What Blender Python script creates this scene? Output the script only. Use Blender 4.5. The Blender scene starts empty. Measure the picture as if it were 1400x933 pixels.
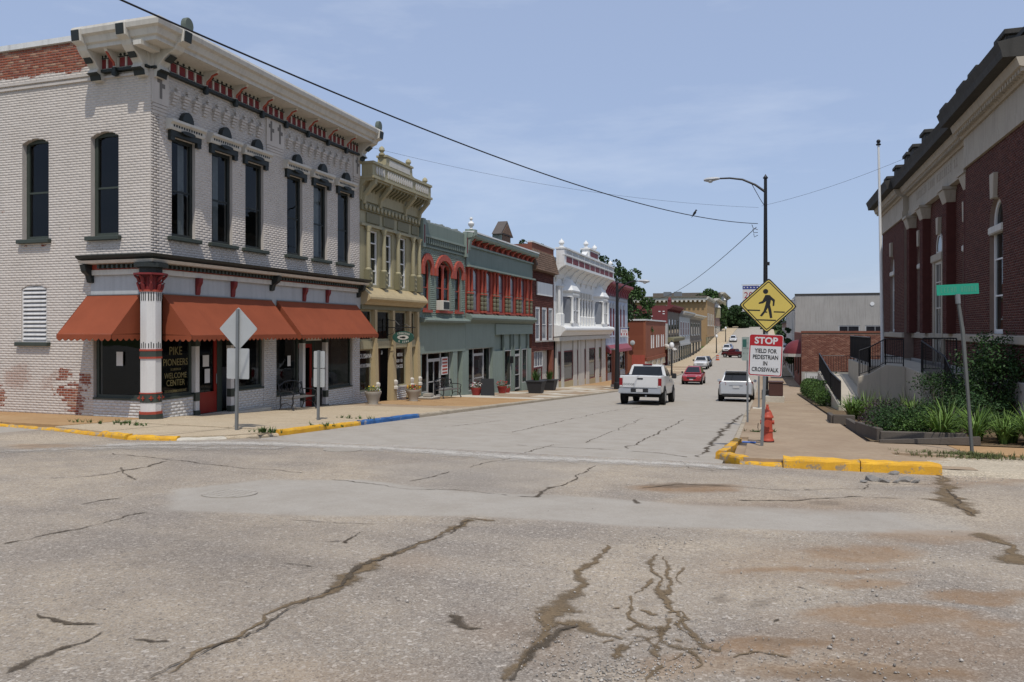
import bpy, bmesh, math, random
import numpy as np
from mathutils import Vector, Matrix
R = math.radians
random.seed(11)
rng = np.random.default_rng(11)
scene = bpy.context.scene
COL = scene.collection

# ------------------------------------------------------------------ camera, sky, sun, exposure
FPX, VPX, HZ = 1050.0, 1045.0, 450.0            # focal length in photo pixels, street vanishing point, horizon row
TH = math.atan((VPX - 700.0) / FPX)
SN, CS = math.sin(TH), math.cos(TH)
cam_d = bpy.data.cameras.new('camera'); cam = bpy.data.objects.new('camera', cam_d); COL.objects.link(cam)
cam_d.sensor_width = 36.0; cam_d.lens = 36.0 * FPX / 1400.0
cam_d.shift_y = -(466.5 - HZ) / 1400.0
cam_d.clip_start = 0.1; cam_d.clip_end = 6000
cam.location = (0, 0, 0); cam.rotation_euler = (R(90), 0, TH)
scene.camera = cam

SUN = Vector((0.20, -0.41, 0.89)).normalized()
SUN_EL = math.asin(SUN.z); SUN_AZ = math.atan2(SUN.x, SUN.y)
world = bpy.data.worlds.new('World'); scene.world = world; world.use_nodes = True
wn, wl = world.node_tree.nodes, world.node_tree.links
wn.clear()
w_out = wn.new('ShaderNodeOutputWorld'); w_bg = wn.new('ShaderNodeBackground'); w_sky = wn.new('ShaderNodeTexSky')
w_sky.sky_type = 'NISHITA'; w_sky.sun_disc = False
w_sky.sun_elevation = SUN_EL; w_sky.sun_rotation = SUN_AZ
w_sky.altitude = 150; w_sky.air_density = 1.0; w_sky.dust_density = 1.6; w_sky.ozone_density = 2.5
w_bg.inputs['Strength'].default_value = 0.115
# thin high cloud, laid over the whole dome
w_tc = wn.new('ShaderNodeTexCoord'); w_map = wn.new('ShaderNodeMapping'); w_map.inputs['Scale'].default_value = (1.0, 1.6, 5.0)
w_map.inputs['Rotation'].default_value = (0.15, 0.1, 0.5)
w_no = wn.new('ShaderNodeTexNoise'); w_no.inputs['Scale'].default_value = 1.7; w_no.inputs['Detail'].default_value = 7; w_no.inputs['Roughness'].default_value = 0.58
w_rp = wn.new('ShaderNodeValToRGB'); w_rp.color_ramp.elements[0].position = 0.52; w_rp.color_ramp.elements[1].position = 0.9
w_rp.color_ramp.elements[0].color = (0, 0, 0, 1); w_rp.color_ramp.elements[1].color = (.55, .55, .55, 1)
w_mix = wn.new('ShaderNodeMix'); w_mix.data_type = 'RGBA'; w_mix.inputs[7].default_value = (8.6, 9.2, 10.2, 1)
# summer haze: a veil of even pale blue over the clear sky
w_hz = wn.new('ShaderNodeMix'); w_hz.data_type = 'RGBA'; w_hz.inputs[0].default_value = 0.55; w_hz.inputs[7].default_value = (5.3, 6.5, 9.3, 1)
wl.new(w_tc.outputs['Generated'], w_map.inputs['Vector']); wl.new(w_map.outputs[0], w_no.inputs['Vector'])
wl.new(w_no.outputs[0], w_rp.inputs[0]); wl.new(w_rp.outputs[0], w_mix.inputs[0])
wl.new(w_sky.outputs[0], w_hz.inputs[6]); wl.new(w_hz.outputs[2], w_mix.inputs[6])
wl.new(w_mix.outputs[2], w_bg.inputs['Color']); wl.new(w_bg.outputs[0], w_out.inputs['Surface'])

sun_d = bpy.data.lights.new('sun', 'SUN'); sun = bpy.data.objects.new('sun', sun_d); COL.objects.link(sun)
sun_d.energy = 3.6; sun_d.angle = R(0.55); sun_d.color = (1.0, 0.95, 0.87)
sun.rotation_euler = (-SUN).to_track_quat('-Z', 'Y').to_euler(); sun.location = (0, 0, 60)

vs = scene.view_settings
vs.view_transform = 'Standard'; vs.look = 'None'; vs.exposure = -0.22; vs.gamma = 1.0; vs.use_curve_mapping = False
scene.render.engine = 'CYCLES'
cy = scene.cycles
cy.max_bounces = 6; cy.diffuse_bounces = 3; cy.glossy_bounces = 3; cy.transmission_bounces = 4; cy.transparent_max_bounces = 8
cy.caustics_reflective = False; cy.caustics_refractive = False
cy.use_denoising = True
try:
    cy.denoiser = 'OPENIMAGEDENOISE'; cy.denoising_input_passes = 'RGB_ALBEDO_NORMAL'; cy.denoising_prefilter = 'ACCURATE'
except Exception: pass

# ------------------------------------------------------------------ street profile and measuring helpers
_py = [-60, -20, 0, 30, 60, 78, 97, 120, 150, 175, 192, 215, 252, 300, 360, 450, 3000]
_pz = [1.0, -.7, -1.6, -3.22, -4.84, -5.5, -5.87, -6.15, -6.3, -6.2, -5.85, -5.1, -3.0, -.6, 1.2, 2.0, 2.0]
def gz(y):
    """height of the street surface at distance y (smoothed polyline)"""
    y = np.asarray(y, float)
    k = np.where((y > 50) & (y < 330), 6.0, .01)
    return sum(np.interp(y + t * k, _py, _pz) for t in (-1, -.5, 0, .5, 1)) / 5.0
def g(y): return float(gz(y))
def onX(px, py, X):
    """point seen at photo pixel (px,py) on the plane x = X -> (y, z)"""
    u = (px - 700) / FPX; d = X / (-SN + CS * u)
    return d * (CS + SN * u), (HZ - py) / FPX * d
def yX(px, X=-15.5): return onX(px, 0, X)[0]
def zX(px, py, X=-15.5): return onX(px, py, X)[1]
def onY(px, py, Y):
    u = (px - 700) / FPX; d = Y / (CS + SN * u)
    return d * (-SN + CS * u), (HZ - py) / FPX * d
def onG(px, py):
    """point of the street surface seen at a photo pixel (near stretch, constant fall)"""
    u = (px - 700) / FPX; t = (py - HZ) / FPX; k = CS + SN * u
    d = 1.6 / (t - .054 * k)
    return d * (-SN + CS * u), d * k

# ------------------------------------------------------------------ mesh building
ORG = {}
def reg(o, loc): ORG[o.name] = Vector(loc); return o
def props(o, label=None, cat=None, group=None, kind=None):
    if label: o['label'] = label
    if cat: o['category'] = cat
    if group: o['group'] = group
    if kind: o['kind'] = kind
    return o
def thing(name, label, cat, loc, rz=0, group=None):
    o = bpy.data.objects.new(name, None); COL.objects.link(o); o.location = loc; o.rotation_euler = (0, 0, rz)
    o.empty_display_size = .3
    reg(o, loc); return props(o, label, cat, group)

class F:
    """facade frame: s along the wall, o outward, z up"""
    def __init__(f, axis, base, sign): f.axis, f.base, f.sign = axis, base, sign
    def __call__(f, s, o, z):
        return (f.base + f.sign * o, s, z) if f.axis == 'x' else (s, f.base + f.sign * o, z)
class L:
    def __call__(f, a, b, c): return (a, b, c)
ID = L()

class MB:
    def __init__(m): m.v = []; m.f = []
    def add(m, vs_, fs): 
        b = len(m.v); m.v.extend(vs_); m.f.extend([tuple(i + b for i in q) for q in fs]); return m
    def box(m, fr, a0, a1, b0, b1, c0, c1):
        p = [fr(a, b, c) for c in (c0, c1) for b in (b0, b1) for a in (a0, a1)]
        return m.add(p, [(0, 2, 3, 1), (4, 5, 7, 6), (0, 1, 5, 4), (2, 6, 7, 3), (0, 4, 6, 2), (1, 3, 7, 5)])
    def taper(m, fr, lo, hi, c0, c1):
        """frustum between rect lo=(a0,a1,b0,b1) at c0 and hi at c1"""
        p = [fr(a, b, c) for (r, c) in ((lo, c0), (hi, c1)) for b in r[2:] for a in r[:2]]
        return m.add(p, [(0, 2, 3, 1), (4, 5, 7, 6), (0, 1, 5, 4), (2, 6, 7, 3), (0, 4, 6, 2), (1, 3, 7, 5)])
    def quad(m, *p): return m.add(list(p), [tuple(range(len(p)))])
    def prism(m, fr, poly, a0, a1, mode='s'):
        """polygon extruded. mode 's': poly in (o,z) along s; 'o': poly in (s,z) along o; 'z': poly in (s,o) along z"""
        n = len(poly)
        def pt(p, a):
            return fr(a, p[0], p[1]) if mode == 's' else fr(p[0], a, p[1]) if mode == 'o' else fr(p[0], p[1], a)
        vv = [pt(p, a0) for p in poly] + [pt(p, a1) for p in poly]
        ff = [tuple(range(n))[::-1], tuple(range(n, 2 * n))] + [(i, (i + 1) % n, n + (i + 1) % n, n + i) for i in range(n)]
        return m.add(vv, ff)
    def tube(m, pts, rad, n=8, cap=True):
        pts = [Vector(p) for p in pts]; k = len(pts)
        if not hasattr(rad, '__len__'): rad = [rad] * k
        vv, ff = [], []
        for i, p in enumerate(pts):
            t = (pts[min(i + 1, k - 1)] - pts[max(i - 1, 0)]).normalized()
            up = Vector((0, 0, 1)) if abs(t.z) < .9 else Vector((0, 1, 0))
            x = t.cross(up).normalized(); y = x.cross(t)
            for j in range(n):
                a = 2 * math.pi * j / n
                vv.append(tuple(p + rad[i] * (math.cos(a) * x + math.sin(a) * y)))
        for i in range(k - 1):
            for j in range(n):
                ff.append((i * n + j, i * n + (j + 1) % n, (i + 1) * n + (j + 1) % n, (i + 1) * n + j))
        if cap: ff += [tuple(range(n))[::-1], tuple(range((k - 1) * n, k * n))]
        return m.add(vv, ff)
    def lathe(m, prof, c, n=14, ax='z'):
        vv, ff = [], []
        for (r, z) in prof:
            for j in range(n):
                a = 2 * math.pi * j / n; x, y = r * math.cos(a), r * math.sin(a)
                vv.append((c[0] + x, c[1] + y, c[2] + z) if ax == 'z' else (c[0] + z, c[1] + x, c[2] + y) if ax == 'x' else (c[0] + x, c[1] + z, c[2] + y))
        k = len(prof)
        for i in range(k - 1):
            for j in range(n): ff.append((i * n + j, i * n + (j + 1) % n, (i + 1) * n + (j + 1) % n, (i + 1) * n + j))
        ff += [tuple(range(n))[::-1], tuple(range((k - 1) * n, k * n))]
        return m.add(vv, ff)
    def ball(m, c, r, n=10, k=6, sz=1.0):
        return m.lathe([(max(r * math.sin(math.pi * i / k), .001), -r * sz * math.cos(math.pi * i / k)) for i in range(k + 1)], c, n)
    def disc(m, fr, s, o, z, rs, rz, t=.03, n=14, a0=0, a1=2 * math.pi):
        full = abs(a1 - a0 - 2 * math.pi) < 1e-6
        poly = [(s + rs * math.cos(a0 + (a1 - a0) * i / n), z + rz * math.sin(a0 + (a1 - a0) * i / n)) for i in range(n if full else n + 1)]
        return m.prism(fr, poly, o, o + t, 'o')
    def build(m, name, mat, parent=None, smooth=False, bevel=0, local=False, fix=True):
        me = bpy.data.meshes.new(name)
        if parent is not None: org = Vector((0, 0, 0)) if local else ORG[parent.name]
        elif local: org = Vector((0, 0, 0))
        else:
            a = np.array(m.v); org = Vector(((a[:, 0].min() + a[:, 0].max()) / 2, (a[:, 1].min() + a[:, 1].max()) / 2, a[:, 2].min()))
        me.from_pydata([(x - org.x, y - org.y, z - org.z) for x, y, z in m.v], [], m.f)
        if fix:
            bm = bmesh.new(); bm.from_mesh(me)
            bmesh.ops.recalc_face_normals(bm, faces=bm.faces)
            if bevel:
                bmesh.ops.bevel(bm, geom=[e for e in bm.edges if e.is_manifold and e.calc_face_angle(0) > .5], offset=bevel, segments=2 if bevel > .02 else 1, affect='EDGES', clamp_overlap=True)
            bm.to_mesh(me); bm.free()
        if mat: me.materials.append(mat)
        if smooth:
            me.shade_smooth()
            try: me.set_sharp_from_angle(angle=R(40))
            except Exception: pass
        o = bpy.data.objects.new(name, me); COL.objects.link(o)
        if parent is not None:
            o.parent = parent; reg(o, ORG[parent.name] if not local else (0, 0, 0))
        else: o.location = org; reg(o, org)
        return o
def inst(src, parent, dloc=(0, 0, 0), rz=None, name=None):
    """a copy of a part that shares its mesh, moved by dloc"""
    c = src.copy(); COL.objects.link(c); c.parent = parent; c.location = Vector(src.location) + Vector(dloc)
    if rz is not None: c.rotation_euler = (0, 0, rz)
    reg(c, ORG[parent.name]); return c
def copy_tree(root, loc, rz=0, label=None, sc=None):
    r = root.copy(); COL.objects.link(r); r.location = loc; r.rotation_euler = (0, 0, rz); reg(r, loc)
    if label: r['label'] = label
    if sc: r.scale = sc
    for ch in root.children:
        c = ch.copy(); COL.objects.link(c); c.parent = r
        for gch in ch.children:
            d = gch.copy(); COL.objects.link(d); d.parent = c
    return r
def text(name, body, mat, parent, loc, size, rot, align='CENTER', ext=.002, sx=1.0, width=None):
    cu = bpy.data.curves.new(name, 'FONT'); cu.body = body; cu.size = size; cu.align_x = align; cu.align_y = 'CENTER'; cu.extrude = ext
    cu.resolution_u = 3; cu.materials.append(mat)
    o = bpy.data.objects.new(name, cu); COL.objects.link(o); o.rotation_euler = rot; o.scale = (sx, 1, 1)
    if parent is not None: o.parent = parent; o.location = Vector(loc) - ORG[parent.name]
    else: o.location = loc
    return o

def marks(par, fr, s, o, z, w, h, n, mat, name='lettering', local=False, ring=None):
    """a line of worn, unreadable lettering: broken letter strokes"""
    r_ = random.Random(int(abs(s) * 100) + n); q = MB(); cw = w / n
    for i in range(n):
        if r_.random() < .12: continue
        a = s - w / 2 + cw * (i + .12); b = a + cw * .62; t = min(cw * .2, h * .22); zz = z
        if ring: f_ = (i + .5) / n * 2 - 1; zz = z + ring * (1 - f_ * f_)
        z0, z1 = zz - h / 2, zz + h / 2; k = r_.randrange(5)
        if k != 3: q.box(fr, a, a + t, o, o + .003, z0, z1)
        if k in (0, 2, 4): q.box(fr, b - t, b, o, o + .003, z0, z1)
        if k in (1, 2, 3): q.box(fr, a + t, b - t * (k == 2), o, o + .003, z1 - t, z1)
        if k in (0, 1, 4): q.box(fr, a + t, b - t, o, o + .003, zz - t / 2, zz + t / 2)
        if k in (1, 3): q.box(fr, a + (t if k == 1 else 0), b, o, o + .003, z0, z0 + t)
        if k == 3: q.box(fr, (a + b) / 2 - t / 2, (a + b) / 2 + t / 2, o, o + .003, z0 + t, z1 - t)
    return q.build(name, mat, par, local=local)

# ------------------------------------------------------------------ materials
def C(r, g_, b): return tuple(((c / 255) / 12.92 if c / 255 <= .04045 else ((c / 255 + .055) / 1.055) ** 2.4) for c in (r, g_, b))
MATS = {}
class NT:
    def __init__(s, name):
        s.m = bpy.data.materials.new(name); s.m.use_nodes = True; s.n = s.m.node_tree.nodes; s.l = s.m.node_tree.links
        s.b = s.n['Principled BSDF']; s.pos = None
    def P(s, obj=False):
        if s.pos is None:
            if obj: t = s.n.new('ShaderNodeTexCoord'); s.pos = t.outputs['Object']
            else: t = s.n.new('ShaderNodeNewGeometry'); s.pos = t.outputs['Position']
        return s.pos
    def noise(s, scale, detail=4, rough=.55, stretch=None, dist=0):
        t = s.n.new('ShaderNodeTexNoise'); t.inputs['Scale'].default_value = scale; t.inputs['Detail'].default_value = detail
        t.inputs['Roughness'].default_value = rough; t.inputs['Distortion'].default_value = dist
        v = s.P()
        if stretch:
            mp = s.n.new('ShaderNodeMapping'); mp.inputs['Scale'].default_value = stretch; s.l.new(v, mp.inputs[0]); v = mp.outputs[0]
        s.l.new(v, t.inputs['Vector']); return t.outputs[0]
    def voro(s, scale, feature='F1', out='Distance', stretch=None):
        t = s.n.new('ShaderNodeTexVoronoi'); t.feature = feature; t.inputs['Scale'].default_value = scale
        v = s.P()
        if stretch:
            mp = s.n.new('ShaderNodeMapping'); mp.inputs['Scale'].default_value = stretch; s.l.new(v, mp.inputs[0]); v = mp.outputs[0]
        s.l.new(v, t.inputs['Vector']); return t.outputs[out]
    def ramp(s, x, p0, p1, c0=(0, 0, 0), c1=(1, 1, 1)):
        t = s.n.new('ShaderNodeValToRGB'); e = t.color_ramp.elements; e[0].position = p0; e[1].position = p1
        e[0].color = (*c0, 1); e[1].color = (*c1, 1); s.l.new(x, t.inputs[0]); return t.outputs[0]
    def mix(s, f, a, b, mode='MIX'):
        t = s.n.new('ShaderNodeMix'); t.data_type = 'RGBA'; t.blend_type = mode
        for i, x in ((0, f), (6, a), (7, b)):
            if isinstance(x, (int, float)): t.inputs[i].default_value = x if i == 0 else (x, x, x, 1)
            elif isinstance(x, tuple): t.inputs[i].default_value = (*x, 1)
            else: s.l.new(x, t.inputs[i])
        return t.outputs[2]
    def math(s, op, a, b=0.0):
        t = s.n.new('ShaderNodeMath'); t.operation = op
        for i, x in ((0, a), (1, b)):
            if isinstance(x, (int, float)): t.inputs[i].default_value = x
            else: s.l.new(x, t.inputs[i])
        return t.outputs[0]
    def attr(s, name, out='Color'):
        t = s.n.new('ShaderNodeAttribute'); t.attribute_name = name; return t.outputs[out]
    def sep(s, c):
        t = s.n.new('ShaderNodeSeparateColor'); s.l.new(c, t.inputs[0]); return t.outputs
    def island(s):
        t = s.n.new('ShaderNodeNewGeometry'); return t.outputs['Random Per Island']
    def objrand(s):
        t = s.n.new('ShaderNodeObjectInfo'); return t.outputs['Random']
    def bump(s, h, strength=.3, dist=.01):
        t = s.n.new('ShaderNodeBump'); t.inputs['Strength'].default_value = strength; t.inputs['Distance'].default_value = dist
        s.l.new(h, t.inputs['Height'])
        prev = s.b.inputs['Normal']
        if prev.links: s.l.new(prev.links[0].from_socket, t.inputs['Normal'])
        s.l.new(t.outputs[0], prev)
    def done(s, col=None, rough=.8, spec=.3, metal=0):
        if col is not None:
            if isinstance(col, tuple): s.b.inputs['Base Color'].default_value = (*col, 1)
            else: s.l.new(col, s.b.inputs['Base Color'])
        if isinstance(rough, (int, float)): s.b.inputs['Roughness'].default_value = rough
        else: s.l.new(rough, s.b.inputs['Roughness'])
        s.b.inputs['Specular IOR Level'].default_value = spec; s.b.inputs['Metallic'].default_value = metal
        return s.m
def M(name, col, rough=.75, var=.14, scale=2.5, fine=30, bump=.15, streak=0.0, metal=0, spec=.3, isl=0.0, objr=0.0, obj=False, streakcol=None):
    if name in MATS: return MATS[name]
    t = NT(name); t.P(obj)
    f1 = t.noise(scale, 5, .6); f2 = t.noise(fine, 3, .6)
    v = t.math('ADD', t.math('MULTIPLY', t.math('SUBTRACT', f1, .5), 2.6 * var), t.math('MULTIPLY', t.math('SUBTRACT', f2, .5), 1.6 * var))
    if isl: v = t.math('ADD', v, t.math('MULTIPLY', t.math('SUBTRACT', t.island(), .5), 2 * isl))
    if objr: v = t.math('ADD', v, t.math('MULTIPLY', t.math('SUBTRACT', t.objrand(), .5), 2 * objr))
    v = t.math('ADD', v, 1.0)
    c = t.mix(1.0, col, v, 'MULTIPLY')
    if streak:
        sx = t.noise(1.0, 5, .65, (7, 7, .45))
        c = t.mix(t.math('MULTIPLY', t.ramp(sx, .48, .72), streak), c, streakcol or tuple(x * .42 for x in col))
    if bump: t.bump(f2, bump, .01)
    MATS[name] = t.done(c, rough, spec, metal); return MATS[name]

# ------------------------------------------------------------------ ground materials
def asphalt_mat():
    t = NT('weathered_asphalt')
    r, g_, b, = t.sep(t.attr('mask'))[:3]; a = t.attr('mask', 'Alpha')
    big = t.noise(.3, 6, .62); mid = t.noise(1.7, 7, .68); sm = t.noise(7, 6, .7); agg = t.noise(130, 2, .7); lanes = t.noise(1.0, 6, .65, (.14, 1.5, 1))
    v1 = t.sep(t.voro(48, 'F1', 'Color')); v2 = t.sep(t.voro(105, 'F1', 'Color'))
    base = t.mix(t.ramp(big, .40, .60), C(130, 120, 109), C(174, 158, 135))
    base = t.mix(t.math('MULTIPLY', t.ramp(mid, .45, .68), .6), base, C(124, 112, 98))
    base = t.mix(t.math('MULTIPLY', t.ramp(lanes, .45, .68), .45), base, C(168, 155, 137))
    base = t.mix(t.math('MULTIPLY', t.ramp(sm, .52, .72), .3), base, C(112, 105, 96))
    base = t.mix(a, base, t.mix(t.ramp(mid, .4, .7), C(166, 159, 148), C(155, 147, 135)))
    ia = t.math('SUBTRACT', 1.0, t.math('MULTIPLY', a, .8))
    base = t.mix(t.math('MULTIPLY', t.math('MULTIPLY', t.ramp(v2[0], .1, 1.0), ia), .75), base, t.mix(v2[1], C(92, 86, 80), C(192, 182, 168)))
    base = t.mix(t.math('MULTIPLY', t.math('MULTIPLY', t.ramp(v1[0], .72, .95), ia), .6), base, t.mix(v1[1], C(84, 78, 72), C(208, 198, 184)))
    base = t.mix(t.math('MULTIPLY', r, t.ramp(sm, .2, .75, (.5, .5, .5))), base, t.mix(mid, C(160, 128, 92), C(112, 86, 62)))
    base = t.mix(t.math('MULTIPLY', g_, t.ramp(sm, .15, .75, (.5, .5, .5))), base, C(92, 82, 71))
    grav = t.mix(v1[2], C(118, 106, 92), C(208, 192, 168))
    base = t.mix(t.math('MULTIPLY', b, .8), base, grav)
    t.bump(agg, .6, .006); t.bump(v2[0], .3, .004); t.bump(mid, .25, .02)
    return t.done(base, .92, .18)
ASPH = asphalt_mat()
def plain_ground(name, c0, c1, sc, stone=None, bumpd=.01):
    t = NT(name); n1 = t.noise(sc, 6, .65); n2 = t.noise(sc * 14, 4, .65)
    c = t.mix(t.ramp(n1, .3, .7), c0, c1); c = t.mix(t.math('MULTIPLY', t.ramp(n2, .3, .7), .35), c, tuple(x * .6 for x in c0))
    if stone:
        v = t.voro(stone, 'F1', 'Color'); c = t.mix(t.math('MULTIPLY', t.sep(v)[0], .55), c, t.mix(t.sep(v)[1], tuple(x * .45 for x in c1), tuple(min(1, x * 1.5) for x in c1)))
        t.bump(t.voro(stone), .6, bumpd)
    t.bump(n2, .3, .01); return t.done(c, .95, .15)
SLAB_TAN = plain_ground('aggregate_concrete', C(176, 158, 132), C(192, 176, 150), .8, 90)
SLAB_BR = plain_ground('brown_concrete', C(150, 130, 108), C(172, 153, 129), .5)
SLAB_ORANGE = plain_ground('orange_sandy_concrete', C(164, 130, 92), C(180, 150, 112), .7)
SLAB_LIGHT = plain_ground('pale_concrete', C(186, 178, 162), C(204, 198, 184), .9)
GRAVEL = plain_ground('gravel_dirt', C(168, 154, 132), C(196, 184, 162), .9, 42, .02)
PINKAGG = plain_ground('pink_aggregate', C(168, 144, 124), C(190, 168, 148), .6, 60, .012)
SOIL = plain_ground('soil', C(96, 80, 60), C(122, 104, 80), 1.2, 30)
LAWN = plain_ground('grass_field', C(78, 92, 48), C(98, 106, 60), .3)
def paint_mat(name, col, under, wear):
    t = NT(name); n = t.noise(5, 7, .75); n2 = t.noise(38, 4, .65); n3 = t.noise(2.2, 5, .65)
    m = t.ramp(t.math('ADD', n, t.math('MULTIPLY', n2, .3)), wear, wear + .06)
    c = t.mix(t.math('MULTIPLY', t.ramp(n2, .3, .7), .35), col, tuple(x * .62 for x in col)); c = t.mix(t.math('MULTIPLY', t.ramp(n3, .42, .72), .55), c, (col[0] * .55, col[1] * .45, col[2] * .4 + .02))
    t.bump(n2, .35, .01); t.bump(n3, .3, .03); return t.done(t.mix(m, c, under), .75, .25)
KERB_Y = paint_mat('worn_yellow_paint', C(216, 164, 44), C(150, 138, 118), .67)
KERB_YF = paint_mat('fresh_yellow_paint', C(222, 170, 50), C(146, 130, 106), .72)
KERB_B = paint_mat('worn_blue_paint', C(58, 104, 160), C(150, 145, 135), .74)
KERB_G = plain_ground('kerb_concrete', C(160, 148, 130), C(182, 170, 150), 1.5)

def vnoise(x, y, seed=0):
    xi, yi = np.floor(x).astype(np.int64), np.floor(y).astype(np.int64); xf, yf = x - xi, y - yi
    def h(a, b):
        n = (a * 374761393 + b * 668265263 + seed * 974711) & 0x7fffffff
        n = ((n ^ (n >> 13)) * 1274126177) & 0x7fffffff
        return ((n ^ (n >> 16)) & 0xffff) / 65535.0
    u, v = xf * xf * (3 - 2 * xf), yf * yf * (3 - 2 * yf)
    return (h(xi, yi) * (1 - u) + h(xi + 1, yi) * u) * (1 - v) + (h(xi, yi + 1) * (1 - u) + h(xi + 1, yi + 1) * u) * v
def fbm(x, y, seed=0, o=4):
    s, a = 0, .5
    for i in range(o): s = s + a * vnoise(x * 2 ** i, y * 2 ** i, seed + i); a *= .5
    return s / (1 - .5 ** o)
def rough_z(x, y): return (fbm(np.asarray(x) * .55, np.asarray(y) * .55, 5, 3) - .5) * .03

# ------------------------------------------------------------------ ground sheet to the horizon
m = MB(); ys = [-400, -60, -20, 0, 15, 30, 45, 60, 70, 78, 88, 97, 108, 120, 135, 150, 162, 175, 184, 192, 203, 215, 233, 252, 275, 300, 330, 360, 450, 900, 3500]
xs = [-2500, -300, -60, -20, -8, 0, 10, 40, 300, 2500]
m.v = [(x, y, g(y) - .35) for y in ys for x in xs]; k = len(xs)
m.f = [(j * k + i, j * k + i + 1, (j + 1) * k + i + 1, (j + 1) * k + i) for j in range(len(ys) - 1) for i in range(k - 1)]
props(m.build('ground', LAWN, fix=False), kind='structure')

# ------------------------------------------------------------------ road
def sheet(x0, x1, y0, y1, dx, dy, dz=0.0, fz=None):
    X = np.linspace(x0, x1, max(2, int(round((x1 - x0) / dx)) + 1)); Y = np.linspace(y0, y1, max(2, int(round((y1 - y0) / dy)) + 1))
    gx, gy = np.meshgrid(X, Y); z = gz(gy) + dz + (fz(gx, gy) if fz else 0)
    v = np.stack([gx, gy, z], -1).reshape(-1, 3); nx = len(X); i = np.arange((len(Y) - 1) * (nx - 1)); r_, c_ = i // (nx - 1), i % (nx - 1)
    a = r_ * nx + c_; f = np.stack([a, a + 1, a + nx + 1, a + nx], -1); return v, f
def edge_fade(x, y):
    e = np.minimum.reduce([x + 15.9, 8.9 - x, y - 1.6, 13.9 - y]); return np.clip(e / .8, 0, 1)
NX0, NX1, NY0, NY1 = -15.9, 8.9, 1.6, 13.9
v, f = sheet(NX0, NX1, NY0, NY1, .06, .06, 0, lambda x, y: rough_z(x, y) * edge_fade(x, y))
me = bpy.data.meshes.new('road'); me.from_pydata(v.tolist(), [], f.tolist()); me.materials.append(ASPH); me.shade_smooth()
x, y = v[:, 0], v[:, 1]; wx = (fbm(x * 1.3, y * 1.3, 31) - .5); wy = (fbm(x * 1.3, y * 1.3, 57) - .5)
fx = (fbm(x * 5, y * 5, 81) - .5); fy = (fbm(x * 5, y * 5, 83) - .5)
mask = np.zeros((len(v), 4), np.float32)
def blob(ch, px, py, rx, ry, val, soft=.5):
    c = np.array(onG(px, py)); a_ = np.array(onG(px + rx, py)) - c; b_ = np.array(onG(px, py - ry)) - c
    T = np.linalg.inv(np.stack([a_, b_], 1)); rr = max(np.linalg.norm(a_), .3)
    q = T @ np.stack([x + wx * .55 * min(rr, 1.2) + fx * .25 - c[0], y + wy * .7 * min(rr, 1.2) + fy * .25 - c[1]])
    d = np.hypot(q[0], q[1]); mask[:, ch] = np.maximum(mask[:, ch], val * np.clip((1.15 - d) / soft, 0, 1))
for bb in [(0, 940, 667, 75, 7, .9), (0, 1180, 755, 85, 12, .75), (0, 1110, 778, 130, 5, .8), (0, 1190, 797, 65, 8, .75), (0, 1225, 842, 110, 15, .8, .35),
           (0, 1060, 884, 100, 14, .9, .35), (0, 1350, 855, 45, 16, .7), (0, 1345, 815, 75, 8, .8), (0, 1190, 932, 200, 16, 1), (0, 1100, 768, 160, 28, .35, .9),
           (0, 1290, 735, 100, 9, .5), (0, 1250, 895, 320, 55, .5, .9), (0, 700, 858, 90, 32, .25, .9), (0, 60, 611, 60, 4, .6), (0, 430, 930, 200, 40, .25, .9),
           (0, 950, 912, 90, 20, .6), (0, 1080, 690, 190, 12, .3, .8), (0, 760, 880, 60, 40, .3, .9), (0, 560, 770, 70, 18, .25, .9), (0, 1330, 658, 90, 7, .5),
           (1, 768, 611, 24, 3, .9), (1, 940, 663, 55, 3, .7), (1, 1040, 826, 22, 8, .55), (1, 985, 818, 14, 5, .6), (1, 1180, 932, 150, 10, .5),
           (1, 640, 660, 60, 10, .18, .9), (1, 300, 760, 240, 70, .16, .9), (1, 150, 860, 200, 60, .2, .9), (1, 760, 864, 40, 10, .5), (1, 1130, 688, 25, 3, .5), (1, 1080, 880, 70, 8, .4),
           (2, 920, 745, 70, 12, .55, .8), (2, 1330, 690, 90, 28, .55, .6), (2, 60, 598, 90, 9, .8, .7), (2, 850, 925, 90, 16, .5, .8), (2, 1100, 925, 250, 20, .35, .9),
           (2, 1330, 650, 60, 9, .8, .6), (2, 1000, 680, 90, 9, .4, .7), (2, 1220, 660, 40, 5, .8)]: blob(*bb)
def poly_mask(ch, pts, val, soft=.15):
    P_ = np.array(pts); xx, yy = x + fx * .12, y + fy * .12; ins = np.zeros(len(x), bool); dist = np.full(len(x), 9.)
    for i in range(len(P_)):
        (x0, y0), (x1, y1) = P_[i - 1], P_[i]
        c = ((y0 > yy) != (y1 > yy)) & (xx < (x1 - x0) * (yy - y0) / (y1 - y0 + 1e-9) + x0); ins ^= c
        t_ = np.clip(((xx - x0) * (x1 - x0) + (yy - y0) * (y1 - y0)) / ((x1 - x0) ** 2 + (y1 - y0) ** 2), 0, 1)
        dist = np.minimum(dist, np.hypot(xx - x0 - t_ * (x1 - x0), yy - y0 - t_ * (y1 - y0)))
    mask[:, ch] = np.maximum(mask[:, ch], np.where(ins, val * np.clip(dist / soft, 0, 1), 0))
poly_mask(3, [onG(*p) for p in [(1348, 735), (1318, 704), (1180, 697), (940, 688), (780, 676), (640, 672), (500, 655), (360, 655), (230, 668), (215, 700), (420, 708), (640, 708), (860, 722), (1090, 728)]], .95)
poly_mask(3, [onG(*p) for p in [(560, 668), (700, 680), (760, 668), (850, 636), (700, 622), (480, 640)]], .35)
att = me.color_attributes.new('mask', 'FLOAT_COLOR', 'POINT'); att.data.foreach_set('color', mask.ravel())
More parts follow.
